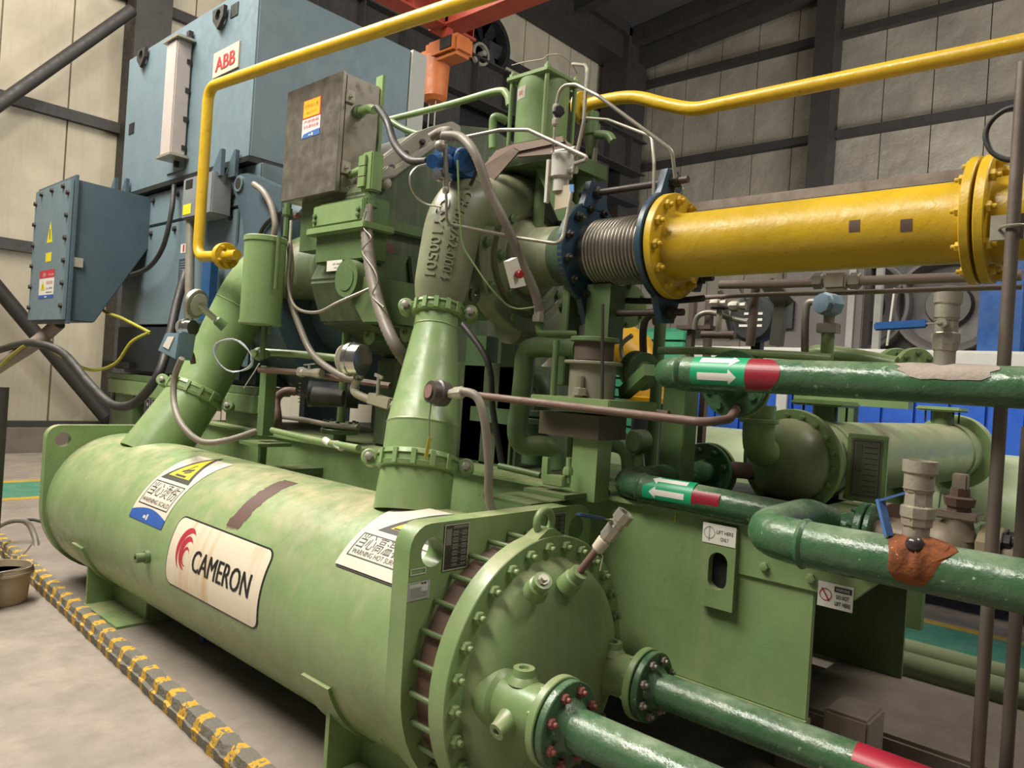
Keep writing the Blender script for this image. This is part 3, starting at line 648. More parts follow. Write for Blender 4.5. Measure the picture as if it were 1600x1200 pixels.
# lifting pad with slot
a_, b_ = q(1098, 930, y=SY - .02), q(1152, 832, y=SY - .02)
cx_, cz_ = (a_.x + b_.x) / 2, q(1122, 885, y=SY - .02).z; hw_, hh_ = (q(1150, 880, y=SY).x - q(1098, 880, y=SY).x) / 2, .155
vs, fs = shape2([[(-hw_, -hh_), (hw_, -hh_), (hw_, hh_), (-hw_, hh_)], [(p[0], p[1]) for p in rrect(-.038, .038, -.085, .055, .037, 8)]], .035)
M().add(vs, fs, lambda a, b, c: V((cx_ + a, SY - .018 + c, cz_ + b))).done('lifting_pad', GREEN, SK, bevel=.003)
M().bx(cx_ - .05, cx_ + .05, SY - .001, SY + .001, cz_ - .1, cz_ + .07).done('slot_dark_patch', flat('0c100b', .9), SK)  # near-black sheet behind the slot, the hole's shade put into its colour
D = Dec(onplane((cx_ - hw_ - .002, SY - .036, cz_ + .085), (1, 0, 0), (0, 0, 1))); D.rect(.0, hw_ * 2, 0, .075, WHITE, .002); lb = D.done('lift_here_label', SK)
D = Dec(onplane((cx_ - hw_ - .002, SY - .036, cz_ + .085), (1, 0, 0), (0, 0, 1))); D.txt('LIFT HERE', hw_ * .85, .04, .02, INK, .003, width=hw_ * 1.0).txt('ONLY', hw_ * 1.1, .015, .02, INK, .003, width=hw_ * .5)
ci = circ(hw_ * .42, .04, .022, 12)
for i in range(12): D.line(*ci[i], *ci[(i + 1) % 12], .003, flat('9a9a94'), .003)
D.line(hw_ * .42, .01, hw_ * .42, .065, .004, flat('9a9a94'), .003).done('lettering', lb)
M().bx(q(1055, 802, y=SY).x, q(1055, 802, y=SY).x + .006, SY - .004, SY, q(1055, 815, y=SY).z, q(1055, 800, y=SY).z).done('yellow_mark', flat('c8b020'), SK)
# supports of the skid
FND = paint('8a7d70', .8, .4, '6f6458', bump=.4)
t = T('foundation_block', 'pale concrete block under the open end of the skid', 'block', (sx1, SY + .3, .08))
M().bx(sx1 - .02, sx1 + .14, SY + .22, SY + .42, .10, sz0 - .02).done('block_body', FND, t, bevel=.01)
for i, xx in enumerate((-5.4, -4.4, -3.3, -2.4)):
    o = M().bx(xx, xx + .3, SY + .1, SY + 1.2, .10, sz0 - .015).done('foundation_pier', FND); tag(o, '%s concrete pier in shadow under the green skid' % ['leftmost', 'second from left', 'second from right', 'rightmost'][i], 'pier', 'piers under the skid')
fb = M().bx(sx1 - .3, 4, 3.15, 3.9, .0, .39).done('foundation_beam', FND, bevel=.015); tag(fb, 'pale concrete foundation beam beyond the skid end at lower right', 'foundation')
fb = M().bx(-.95, 4, 2.55, 2.75, .0, .30).done('foundation_beam', FND, bevel=.015); tag(fb, 'rough narrow concrete strip under the skid end at lower right', 'foundation')
S(M().bx(-1.3, 5, 2.3, 3.14, .0, .03).done('floor_dark_strip', flat('151310', .9)))  # near-black slab on the floor; the trench's shade is in its colour
for k, (yy, lbn) in enumerate(((4.12, 'nearer of two pale green floor pipes at lower right'), (4.42, 'farther of two pale green floor pipes at lower right'))):
    z_ = .38 if k == 0 else .36; o = M().cyl((-1.6, yy, z_), (5, yy, z_), .06, seg=18).done('floor_pipe', paint('8b9a72', .4, .5, '9a8f78')); tag(o, lbn, 'pipe')
S(M().bx(-4, 6, 3.95, 4.6, .0, .30).done('floor_ledge', CONC))
tag(M().bx(-6, 6, 4.9, 5.6, .0, .03).done('floor_mat', paint('5a5f6a', .6, .3, '7a7a78')), 'grey strip of matting on the floor beyond the pipes', 'mat')

# ================================================================ FIRST STAGE COMPRESSOR
CY, CZ = 2.78, 2.27
VX = -2.56
CP = T('compressor_volute', 'cast green compressor volute with raised lettering and round cover', 'compressor', (VX, CY, 1.9))
sc_pts = [(645, 0, 0)]
def vx(y, z, x=VX): return V((x, y, z))
cone0 = q(645, 770, y=YC); cx0 = cone0.x
pth = [q(685, 482, x=VX), q(690, 446, x=VX), q(699, 400, x=VX), q(710, 352, x=VX), q(727, 326, x=VX), vx(2.50, 2.47), vx(2.70, 2.54), vx(2.9, 2.53), vx(3.08, 2.38), vx(3.12, 2.15), vx(2.98, 1.97), vx(2.75, 1.94)]
rad = [.100, .124, .130, .134, .140, .142, .140, .132, .128, .12, .11, .1]
ol = pth[0] + (pth[0] - pth[1]).normalized() * .0
M().tube(pth, rad, smooth=True, seg=32).done('volute_casing', CASEV, CP, ang=50)
M().cyl((-2.95, CY + .05, CZ), (VX + .06, CY + .05, CZ), .30, seg=56).done('casing_body', CASE, CP)
cov = M().lathe((VX + .0, CY, CZ), (1, 0, 0), [(0, .37), (.10, .37), (.105, .362), (.105, .30), (.09, .295), (.09, .275), (.115, .27), (.12, .27), (.125, .225), (.105, .22), (.105, .195), (.14, .18), (.17, .15), (.2, .145), (.34, .14)], 72).done('inlet_cover', CASEV, CP)
boltring(cov, (VX + .105, CY, CZ), (1, 0, 0), .333, 10, .021, GREEND, 'hex', a0=.25)
boltring(cov, (VX + .12, CY, CZ), (1, 0, 0), .247, 8, .021, GREEND, 'hex', a0=.1)
for px, py in ((749, 315), (741, 461)):
    c = q(px, py, x=VX + .06); vs, fs = shape2([circ(0, 0, .03, 16, .042), circ(0, 0.008, .012, 12)], .02); M().add(vs, fs, lambda a, b, cc: V((c.x + cc, c.y + a, c.z + b))).done('lifting_ear', CASE, CP)
c = q(716, 432, x=VX + .02) ; dd = (V((0, 0, H)) - c); dd = V((.55, -.8, 0)).normalized()
c = pth[1] * .6 + pth[2] * .4 + V((.96, -.28, 0)) * .112; dd = V((.96, -.28, 0)); M().lathe(c, dd, [(-.02, .028), (.008, .026), (.008, .013), (-.01, .012)], 18).done('drain_boss', CASE, CP)
# raised cast lettering on outlet pipe : runs along the pipe
def spline(P, r, K=8):
    o = []; n = len(P); ro = []
    for i in range(n - 1):
        a, b, c, d = P[max(i - 1, 0)], P[i], P[i + 1], P[min(i + 2, n - 1)]
        for k in range(K):
            t = k / K; o.append(.5 * ((2 * b) + (c - a) * t + (2 * a - 5 * b + 4 * c - d) * t * t + (3 * b - a - 3 * c + d) * t ** 3)); ro.append(r[i] * (1 - t) + r[i + 1] * t)
    return o, ro
def pipe_text(txt_, ang, s0, size, length):          # raised letters following the pipe, read downwards
    o_, r_ = spline(pth[:7], rad[:7]); cum = [0]
    for i in range(1, len(o_)): cum.append(cum[-1] + (o_[i] - o_[i - 1]).length)
    vs, fs = text(txt_, size, .0008, 'LEFT', .0, length); vs, fs = slice_v(vs, fs, .03, 0)
    def fn(h):
        def g(x, y, z):
            s_ = s0 - x; i = 0
            while i < len(cum) - 2 and cum[i + 1] < s_: i += 1
            k = (s_ - cum[i]) / (cum[i + 1] - cum[i]); p = o_[i] * (1 - k) + o_[i + 1] * k; rr = r_[i] * (1 - k) + r_[i + 1] * k
            tn = (o_[i + 1] - o_[i]).normalized(); e1_ = V((1, 0, 0)); e2_ = tn.cross(e1_).normalized()
            if e2_.y > 0: e2_ = -e2_
            a_ = ang + y / rr; return p + (e2_ * math.cos(a_) + e1_ * math.sin(a_)) * (rr + h)
        return g
    n_ = len(vs); a1 = [fn(.007)(*p) for p in vs]; a0 = [fn(-.01)(*p) for p in vs]; from collections import Counter; ec = Counter()
    for f_ in fs:
        for i in range(len(f_)): ec[tuple(sorted((f_[i], f_[(i + 1) % len(f_)])))] += 1
    return M().add(a1 + a0, fs + [(e_[0], e_[1], e_[1] + n_, e_[0] + n_) for e_, c_ in ec.items() if c_ == 1]).done('cast_lettering', CASEV, CP)
pipe_text('QY100501', .16, .44, .072, .32); pipe_text('CH08752-0004', .78, .49, .06, .38)
# discharge cone from volute to vessel
top = q(685, 486, x=VX); bot = V((cx0, YC, ZC + RC - .04)); axd = (top - bot).normalized(); L_ = (top - bot).length
DC = T('discharge_cone', 'tall light green reducer cone between the volute and the vessel', 'reducer', bot)
k1 = .22 / L_
M().lathe(bot, axd, [(0, .162), (.205, .158), (.37, .158), (.378, .161), (.386, .157), (L_ - .09, .101), (L_ - .085, .104), (L_ - .08, .101), (L_ + .01, .1)], 56).done('cone_body', GREEN, DC, ang=20)
def coupling(par, c, ax, r, mat, w=.07, pd=None, lug=1.):
    ax = V(ax).normalized(); c = V(c); pd = V(pd); pd = (pd - ax * pd.dot(ax)).normalized(); side = ax.cross(pd)
    cb_ = M().lathe(c - ax * w / 2, ax, [(0, r + .004), (.004, r + .014), (w * .3, r + .02), (w * .34, r + .012), (w * .66, r + .012), (w * .7, r + .02), (w - .004, r + .014), (w, r + .004)], 48)
    cl = cb_.done('clamp_coupling', mat, par)
    for k in range(14):
        a_ = k * 2 * PI / 14 + .2; rd = pd * math.cos(a_) + side * math.sin(a_)
        if abs(rd.dot(pd)) > .88: continue
        M().ob(c + rd * (r + .015), ax * w * .42, rd * .010, rd.cross(ax) * .010).done('clamp_rib', mat, cl)
    for s_ in (-1, 1):
        p = c + pd * s_ * (r + .045 * lug)
        M().cyl(p - side * .038, p + side * .038, .034 * lug, seg=20, bev=.006).ob(c + pd * s_ * (r + .02), ax * w * .36, pd * .03, side * .034).done('clamp_lug', mat, cl)
        inst('bolt', 'hex', GAL, cl, p + side * .038, side, .017); inst('bolt', 'hex', GAL, cl, p - side * .038, -side, .017)
    return cl
pdir = V((.95, -.12, -.2))
coupling(DC, bot + axd * (L_ - .0), axd, .102, GREEN, .06, pd=(.74, .67, -.12))
coupling(DC, bot + axd * .215, axd, .160, GREEN, .075, pd=(.74, .67, -.08), lug=1.05)
# transmitter head on the cone
c = q(690, 615, y=YC - .12); 
TT = T('temperature_transmitter', 'small dark round temperature head on the cone with a chain and tag', 'transmitter', c)
c0 = bot + axd * .52; dv = (c - c0).normalized()
M().cyl(c0 + dv * .13, c, .022, seg=14).done('neck', GREEN, TT)
dh = V((-.15, -.95, .1)).normalized()
M().lathe(c - dh * .03, dh, [(0, .03), (.01, .048), (.05, .052), (.055, .045), (.085, .043), (.09, .0)], 24).done('head', paint('4a413c', .4, .3, '7a6e60'), TT)
M().cyl(c + dh * .06, c + dh * .064, .026, seg=16).done('cap_label', flat('8a6a62'), TT)
M().tube([c + V((.0, -.05, -.03)), c + V((.0, -.055, -.1)), c + V((.0, -.05, -.17))], .003, seg=6).done('chain', GAL, TT)
M().bar(c + V((.005, -.05, -.17)), c + V((-.01, -.05, -.25)), .018, .003).done('tag', flat('b0a83a'), TT)
M().lathe(c + V((.03, 0, 0)), (1, .1, .15), [(0, .018), (.04, .018), (.04, .023), (.08, .023), (.085, .016)], 8).done('gland', ZINC, TT)
tag(M().tube([c + V((.1, .01, .015)), c + V((.17, .02, 0)), c + V((.21, .03, -.08)), c + V((.22, .06, -.25)), c + V((.21, .1, -.42)), c + V((.30, .2, -.65))], .017, smooth=True).done('flexible_conduit', HOSE), 'grey flexible conduit dropping from the temperature head on the cone', 'conduit')
# ================================================================ BELLOWS + YELLOW PIPE
def xat(px, py): return q(px, py, y=CY).x
xb0, xb1 = xat(928, 388), xat(1048, 380)
IN = T('inlet_housing', 'dark green inlet spool between the volute and the metal bellows', 'housing', (xb0 - .2, CY, CZ - .2))
M().lathe((VX + .34, CY, CZ), (1, 0, 0), [(-.05, .14), (.0, .145), (.03, .165), (xb0 - VX - .38, .17), (xb0 - VX - .37, .235), (xb0 - VX - .345, .235)], 56).done('spool_body', paint('4d6048', .5, .4, '8a7a66', var=.35), IN)
M().bx(VX + .4, xb0 - .12, CY - .06, CY + .06, CZ - .62, CZ - .12).done('support_leg', GREEND, IN, bevel=.004)
EJ = T('expansion_joint', 'steel bellows with dark blue flanges and tie rods', 'expansion joint', (xb0, CY, CZ - .25))
M().ring((xb0 - .03, CY, CZ), (1, 0, 0), .235, 0, .03, 64).done('blue_flange', NAVY, EJ)
M().ring((xb1 - .03, CY, CZ), (1, 0, 0), .235, 0, .028, 64).done('blue_flange', NAVY, EJ)
pr = []; n_ = 17; xa_, xe_ = xb0 + .035, xb1 - .045; st = (xe_ - xa_) / n_
pr = [(xb0 - xb0, .13)]
for i in range(n_ * 10 + 1):
    t_ = i / 10; pr.append((xa_ - xb0 + t_ * st, .1335 + .0175 * (abs(math.sin(PI * t_)) ** .6) * (1 if True else 0)))
pr += [(xb1 - xb0 - .03, .13)]
M().lathe((xb0, CY, CZ), (1, 0, 0), pr, 64).done('bellows', STEEL, EJ, ang=70)
M().bx(xe_ - .012, xe_ + .02, CY - .155, CY - .149, CZ - .06, CZ + .09).done('rating_plate', flat('a8a49a', .4, .6), EJ)
fe = [o for o in COL.objects if o.parent == EJ and o.name.startswith('blue_flange')][0]
boltring(EJ, (xb0, CY, CZ), (1, 0, 0), .20, 12, .017, DSTEEL, 'nut', a0=.26)
RB = paint('3f3430', .5, .4, '7a6a5c')
for i, (px, py) in enumerate(((1045, 300), (1040, 438))):
    p = q(px, py, x=xb1 - .02); pass
angs = [math.atan2(q(1045, 300, x=xb1 - .02).z - CZ, q(1045, 300, x=xb1 - .02).y - CY), math.atan2(q(1040, 438, x=xb1 - .02).z - CZ, q(1040, 438, x=xb1 - .02).y - CY)]
angs.append(sum(angs) / 2 - PI if False else -.35)
for a_ in angs:
    rd = V((0, math.cos(a_), math.sin(a_))); tn = V((0, -math.sin(a_), math.cos(a_)))
    for xx in (xb0 - .012, xb1 - .018):
        c = V((xx, CY, CZ)); lg = M().prism([c + rd * .20 + tn * .10 - V((.016, 0, 0)), c + rd * .325 + tn * .045 - V((.016, 0, 0)), c + rd * .325 - tn * .045 - V((.016, 0, 0)), c + rd * .20 - tn * .10 - V((.016, 0, 0))], (.032, 0, 0)).done('tie_lug', NAVY, EJ)
    rr = .278; M().cyl(V((xb0 - .09, CY, CZ)) + rd * rr, V((xb1 + .07, CY, CZ)) + rd * rr, .0155, seg=12).done('tie_rod', RB, EJ)
    for xx, dd in ((xb0 + .0, 1), (xb0 - .03, -1), (xb1 - .03, -1), (xb1 - .0, 1)): inst('nut', 'hex', DSTEEL, EJ, V((xx, CY, CZ)) + rd * rr, (dd, 0, 0), .027)
# big yellow pipe
xf1 = xat(1530, 352) ; ym = YEL
YP = T('yellow_gas_pipe', 'large horizontal yellow gas inlet pipe on the bellows', 'pipe', (xb1, CY, CZ))
yf = M().ring((xb1 + .002, CY, CZ), (1, 0, 0), .222, 0, .035, 64).done('inlet_flange', YEL, YP)
boltring(yf, (xb1 + .037, CY, CZ), (1, 0, 0), .19, 12, .018, YEL, 'nut', a0=.12)
M().lathe((xb1 + .03, CY, CZ), (1, 0, 0), [(0, .15), (.02, .14), (.03, .134), (xf1 - xb1 - .03, .134)], 64).done('pipe_run', YEL, YP)
yf2 = M().ring((xf1 - .02, CY, CZ), (1, 0, 0), .205, 0, .028, 64).done('outlet_flange', YEL, YP)
boltring(yf2, (xf1 - .02, CY, CZ), (-1, 0, 0), .178, 10, .014, YEL, 'nut', a0=.3)
c = V((xb1 + .02, CY, CZ + .222)); M().tube([c + V((.02 * math.cos(a_), 0, .018 + .02 * math.sin(a_))) for a_ in [x * PI / 8 for x in range(17)]], .004, seg=8).done('eye_ring', GAL, YP)
for px, py in ((1335, 353), (1416, 352)):
    x_, th = onc(px, py, CY, CZ, .134); D = Dec(cylmap(x_, th, CY, CZ, .134), .01); D.rect(-.018, .018, -.02, .02, flat('5a4438'), .001); D.done('paint_patch', YP)
YQ = T('yellow_gas_pipe', 'short yellow pipe section beyond the flanged joint at right edge', 'pipe', (xf1 + .1, CY, CZ))
yf3 = M().ring((xf1 + .018, CY, CZ), (1, 0, 0), .205, 0, .03, 64).done('pipe_flange', YEL, YQ)
boltring(yf3, (xf1 + .048, CY, CZ), (1, 0, 0), .178, 10, .016, YEL, 'nut', a0=.3)
M().cyl((xf1 + .04, CY, CZ), (xf1 + 2.5, CY, CZ), .134, seg=48).done('pipe_run', YEL, YQ)
# cable tray above yellow pipe
ty = CY + .3; a_ = q(1137, 312, y=ty); b_ = q(1530, 273, y=ty)
tag(M().bx(a_.x - .2, b_.x + .3, ty - .08, ty + .08, b_.z - .02, b_.z + .0).bx(a_.x - .2, b_.x + .3, ty - .085, ty - .078, b_.z - .035, b_.z + .005).done('cable_tray', paint('8a7d72', .4, .5, 'a09484', metal=.3)), 'dusty metal cable tray running behind the top of the big yellow pipe', 'tray')
# ================================================================ SECOND STAGE PIPE (left) + GEAR CASING
LP_ = T('interstage_elbow', 'wide light green elbow pipe rising from the left end of the vessel', 'pipe', (-4.9, YC, 1.1))
x1_ = -4.86
c0 = V((onc(268, 688)[0], YC, ZC + RC - .08)); X5 = c0.x
pts = [c0, q(308, 612, x=X5), q(336, 560, x=X5), q(368, 495, x=X5 + .05), q(392, 452, x=X5 + .1), q(418, 425, x=X5 + .15), q(452, 413, x=X5 + .25), q(500, 412, x=X5 + .4)]
dcl = (pts[2] - pts[1]).normalized()
# split at clamp: lower branch belongs to same pipe
M().tube([c0 - dcl * .05, pts[1]], [.205, .178], seg=40).done('lower_branch', GREEN, LP_)
M().tube(pts[1:], [.178, .178, .178, .18, .185, .19, .195], smooth=True, seg=40).done('elbow_body', GREEN, LP_, ang=50)
coupling(LP_, q(306, 615, x=X5), dcl, .182, GREEN, .085, pd=(.74, .67, -.45), lug=1.2)
wz = (pts[3] + (pts[4] - pts[3]) * .35); dw = (pts[4] - pts[3]).normalized(); M().lathe(wz, dw, [(-.006, .178), (0, .187), (.006, .178)], 40).done('weld_seam', GREEN, LP_)
s2 = q(452, 415, x=X5 + .25)
M().lathe(q(440, 425, x=X5 + .3), (1, .25, .0), [(0, .15), (.05, .19), (.5, .2), (.52, .24), (.6, .24)], 40).done('suction_cone', CASE, LP_)
# gear casing: big housing from px 560..740 , y 200..520, plane x about -2.95
GX0, GX1 = -3.95, -3.45
GC = T('gear_casing', 'dark green cast gear casing behind the steel cabinet', 'gearbox', (-3.3, 3.3, 1.3))
def gp(px, py, x=GX1): return q(px, py, x=x)
prof = [gp(556, 452), gp(600, 395), gp(560, 330), gp(568, 265), gp(600, 245), gp(655, 205), gp(730, 193), gp(800, 230), gp(870, 300), gp(880, 480), gp(800, 560), gp(640, 520)]
prof = [V((p.x, p.y, p.z)) for p in prof]
ymin = 2.42
pr2 = [q(a_, b_, x=GX1) for a_, b_ in ((572, 300), (594, 262), (652, 212), (708, 194), (770, 200), (850, 250), (900, 330), (900, 520), (820, 600), (690, 570), (618, 522), (578, 505), (560, 434), (575, 400))]
M().prism(pr2, (GX0 - GX1, 0, 0)).done('casing_shell', CASE, GC, bevel=.015)
# sloped dusty inspection covers (light grey): quads by pixels on casing plane y≈2.6..2.9
cvm = paint('a8a296', .45, .6, 'bdb29c', metal=.2)
def quad_plate(name, px_list, plane, thick, mat, par, bevel=.008):
    ps = [q(a_, b_, **plane) for a_, b_ in px_list]; n_ = (ps[1] - ps[0]).cross(ps[2] - ps[0]).normalized(); 
    if n_.dot(V((0, 0, H)) - ps[0]) < 0: n_ = -n_
    return M().prism(ps, n_ * -thick).done(name, mat, par, bevel=bevel)
oc = M(); A0 = q(598, 320, x=-3.3); 
cpx = [(594, 318), (590, 258), (612, 236), (652, 208), (690, 196), (716, 193), (719, 210), (686, 212), (640, 262), (606, 300)]
cv = quad_plate('top_cover', [(588, 276), (592, 250), (650, 207), (680, 196), (708, 189), (721, 197), (721, 208), (690, 212), (616, 266), (606, 276)], dict(x=GX1 + .04), .05, cvm, GC)
quad_plate('cover_rim', [(592, 272), (606, 258), (616, 262), (680, 218), (690, 222), (618, 276), (594, 282)], dict(x=GX1 + .07), .03, cvm, GC)
for px, py in ((612, 262), (634, 240), (660, 222), (684, 208), (632, 255), (660, 233)): inst('bolt', 'hex', DSTEEL, cv, q(px, py, x=GX1 + .045), (1, -.3, .2), .015)
o = M().sph(q(602, 286, x=GX1 + .03), .035); o.done('insulation_knob', flat('b8b0a0'), GC)
# horizontal rib below + boxes
quad_plate('side_rib', [(560, 333), (690, 362), (690, 380), (560, 350)], dict(x=GX1 + .05), .1, GREEND, GC)
quad_plate('inspection_door', [(640, 400), (700, 402), (702, 500), (650, 505)], dict(x=GX1 + .03), .03, CASE, GC)
quad_plate('sloped_web', [(590, 396), (640, 400), (625, 440), (578, 440)], dict(x=GX1 + .05), .05, GREEND, GC)
lb_ = quad_plate('red_label', [(587, 375), (616, 383), (616, 395), (587, 388)], dict(x=GX1 + .06), .004, flat('8a5048'), GC, 0)
# front bracket body under steel cabinet (light green box with arch)
bY = 2.42
a_, b_ = q(497, 320, y=bY), q(568, 405, y=bY)
BR_ = T('bearing_housing', 'light green square bearing housing with a small white label', 'housing', ((a_.x + b_.x) / 2, bY, b_.z))
M().bx(a_.x, b_.x, bY, bY + .16, b_.z, a_.z).done('housing_body', GREEND, BR_, bevel=.01)
M().bx(a_.x + .0, b_.x + .0, bY - .03, bY, b_.z + .21, a_.z - .02).done('front_cover', GREEN, BR_, bevel=.006)
M().bx(a_.x - .03, b_.x + .05, bY - .05, bY + .16, b_.z + .16, b_.z + .20).done('flange_lip', GREEN, BR_, bevel=.006)
c = q(550, 436, y=bY); M().cyl((c.x, bY - .04, c.z), (c.x, bY + .2, c.z), .105, seg=36).done('shaft_arch', GREEND, BR_)
M().cyl((c.x, bY - .045, c.z), (c.x, bY - .03, c.z), .07, seg=30).done('arch_recess', GREEND, BR_)
for z_ in (a_.z - .08, b_.z + .24):
    for xx in (a_.x + .03, b_.x - .03): inst('bolt', 'hex', GREEND, BR_, (xx, bY - .03, z_), (0, -1, 0), .014)
p0, p1 = q(508, 424, y=bY - .02), q(533, 405, y=bY - .02)
D = Dec(onplane((p0.x, bY - .012, p0.z), (1, 0, 0), (0, 0, 1))); D.rect(0, p1.x - p0.x, 0, p1.z - p0.z, WHITE, .0); lb = D.done('lift_label', BR_)
D = Dec(onplane((p0.x, bY - .012, p0.z), (1, 0, 0), (0, 0, 1))); w_, h_ = p1.x - p0.x, p1.z - p0.z; D.txt('LIFT HERE', w_ * .4, h_ * .55, h_ * .22, INK, .001, width=w_ * .5).txt('ONLY', w_ * .5, h_ * .2, h_ * .22, INK, .001).done('lettering', lb)
# lower casing body behind cone (dark)
M().bx(GX0, GX1 + .75, 3.0, 3.9, sz1, 1.75).done('lower_casing', CASE, GC, bevel=.02)
ps_ = [q(a2, b2, y=bY) for a2, b2 in ((528, 430), (575, 430), (592, 505), (566, 505))]; M().prism(ps_, (0, .35, 0)).done('lower_web', GREEND, BR_, bevel=.008)
# round inspection caps
for i, (px, py) in enumerate(((579, 525), (637, 520))):
    c = q(px, py, y=2.72); o = T('mounting_isolator', ['round light green disc with a centre bolt left of the cone', 'round green disc with a centre bolt half hidden behind the cone'][i], 'disc', c)
    M().lathe(c, (0, -1, 0), [(0, .035), (.0, .052), (.012, .056), (.014, .04), (.022, .022), (.03, .02)], 28).done('disc', GREEN, o); inst('bolt', 'hex', GREEND, o, c - V((0, .028, 0)), (0, -1, 0), .011)
    M().cyl(c, c + V((0, .35, 0)), .03).done('shaft', GREEND, o)
# ================================================================ STAINLESS CABINET
cyb = 2.4
a_, b_ = q(450, 145, y=cyb), q(535, 117, y=cyb); bz = q(527, 296, y=cyb).z
CB = T('junction_cabinet', 'brushed stainless steel junction cabinet with yellow and white stickers', 'cabinet', ((a_.x + b_.x) / 2, cyb, bz))
cd = .27
M().bx(a_.x, b_.x, cyb + .03, cyb + cd, bz, a_.z).done('cabinet_body', STEEL, CB, bevel=.006)
M().bx(a_.x - .004, b_.x + .004, cyb, cyb + .028, bz - .004, a_.z + .004).done('door', STEEL, CB, bevel=.004)
for z_ in (a_.z - .13, bz + .14): M().bx(b_.x, b_.x + .018, cyb + .03, cyb + .085, z_ - .035, z_ + .035).bx(b_.x + .018, b_.x + .045, cyb + .045, cyb + .06, z_ - .01, z_ + .01).done('latch', ZINC, CB, bevel=.003)
M().bx(b_.x - .05, b_.x + .015, cyb + cd, cyb + cd + .02, bz + .0, a_.z + .07).done('mounting_plate', GREEN, CB)
M().bx(a_.x - .02, a_.x + .02, cyb + cd - .03, cyb + cd + .0, bz + .1, bz + .35).done('side_bracket', WHITE, CB)
p0, p1 = q(471, 220, y=cyb), q(503, 152, y=cyb); w_, h_ = p1.x - p0.x, (q(472, 160, y=cyb).z - q(471, 218, y=cyb).z)
fn = onplane((p0.x, cyb, q(471, 218, y=cyb).z), (1, 0, 0), (0, 0, 1))
D = Dec(fn); D.rect(0, w_, h_ * .5, h_, flat('b03a28'), .001).rect(.006, w_ - .012, h_ * .5 + .008, h_ - .004, flat('e0b020'), .002).rect(0, w_, 0, h_ * .5, flat('d8cccc'), .001)
D.poly([(0, 0), (w_, 0), (w_, h_ * .16)] + [(w_ - w_ * i / 8, h_ * .1 + h_ * .06 * math.cos(i / 8 * 1.6)) for i in range(1, 8)] + [(0, .0)], flat('3a6aa8'), .002); lb = D.done('warning_sticker', CB)
D = Dec(fn); RT = flat('b8503a'); D.txt('非专业人员', w_ * .1, h_ * .78, h_ * .12, flat('c88a20'), .003, width=w_ * .74).txt('禁止打开', w_ * .22, h_ * .62, h_ * .08, flat('c88a20'), .003, width=w_ * .55).txt('严禁使用', w_ * .1, h_ * .38, h_ * .09, RT, .003, width=w_ * .8).txt('无关通讯设备', w_ * .08, h_ * .25, h_ * .1, RT, .003, width=w_ * .84).rect(w_ * .4, w_ * .52, h_ * .04, h_ * .07, WHITE, .003).rect(w_ * .56, w_ * .64, h_ * .03, h_ * .1, WHITE, .003).done('lettering', lb)
# pedestal of the cabinet
M().bx(b_.x - .5, b_.x - .1, cyb + .1, cyb + .2, bz - .3, bz).done('support_plate', GREEND, CB)
# conduit box (green) right of cabinet
c = q(577, 270, y=2.45); z_t, z_b = q(577, 240, y=2.45).z, q(577, 300, y=2.45).z
JB = T('explosion_proof_box', 'green cast conduit box on the right side of the steel cabinet', 'box', c)
M().bx(c.x - .035, c.x + .06, 2.42, 2.50, z_b, z_t).done('box_body', GREEN, JB, bevel=.008)
for z_ in (z_t - .05, (z_t + z_b) / 2, z_b + .05): M().bx(c.x - .045, c.x + .02, 2.405, 2.42, z_ - .03, z_ + .03).done('cover', GREEN, JB, bevel=.004)
M().lathe((c.x + .01, 2.46, z_b), (0, 0, -1), [(0, .03), (.05, .03), (.05, .045), (.085, .045), (.085, .032)], 18).done('gland', GREEND, JB)
M().cyl((c.x - .03, 2.46, z_t - .07), (b_.x, 2.50, z_t - .07), .022).done('nipple', GREEN, JB)
def hose(name, label, pts, r, mat=HOSE, cat='hose', seg=12, ribs=False):
    P_ = [q(a, b, **{k: v}) for a, b, k, v in pts]
    if ribs:
        o_, _ = spline(P_, [r] * len(P_), 24); Q_ = [o_[0]]
        for p_ in o_:
            if (p_ - Q_[-1]).length >= r * .32: Q_.append(p_)
        return tag(M().tube(Q_, [r * (1.04 if i_ & 1 else .93) for i_ in range(len(Q_))], seg=seg).done(name, mat, ang=80), label, cat)
    o = M().tube(P_, r, smooth=True, seg=seg).done(name, mat); return tag(o, label, cat)
RIBM = HOSE.copy(); RIBM.name = 'ribbed_hose'
hose('conduit_hose', 'thick ribbed hose hanging from the green conduit box', [(574, 322, 'y', 2.44), (573, 360, 'y', 2.42), (578, 410, 'y', 2.40), (588, 460, 'y', 2.38), (600, 500, 'y', 2.36), (618, 540, 'y', 2.36), (640, 570, 'y', 2.45)], .034, ribs=True)
hose('wire_wrap', 'thin wire twisted loosely around the thick ribbed hose', [(572, 330, 'y', 2.38), (568, 355, 'y', 2.38), (580, 372, 'y', 2.36), (566, 392, 'y', 2.36), (584, 420, 'y', 2.34), (590, 440, 'y', 2.34), (582, 462, 'y', 2.34), (600, 480, 'y', 2.33)], .004, GAL, 'wire')
NZ = q(560, 172, y=2.5)
t = T('cable_gland_elbow', 'green elbow fitting on the upper right side of the cabinet', 'fitting', (b_.x, 2.5, NZ.z))
M().tube([(b_.x - .01, 2.52, NZ.z), (b_.x + .10, 2.52, NZ.z + .0), (b_.x + .16, 2.52, NZ.z - .02)], .026, smooth=True).done('elbow', GREEN, t); M().cyl((b_.x, 2.52, NZ.z), (b_.x + .03, 2.52, NZ.z), .038).done('hub', GREEND, t)
hose('cabinet_hose', 'black hose curving from the cabinet elbow down to the blue transmitters', [(590, 168, 'y', 2.5), (605, 190, 'y', 2.45), (617, 225, 'y', 2.42), (640, 250, 'y', 2.4), (668, 252, 'y', 2.38)], .02, RUBBER)
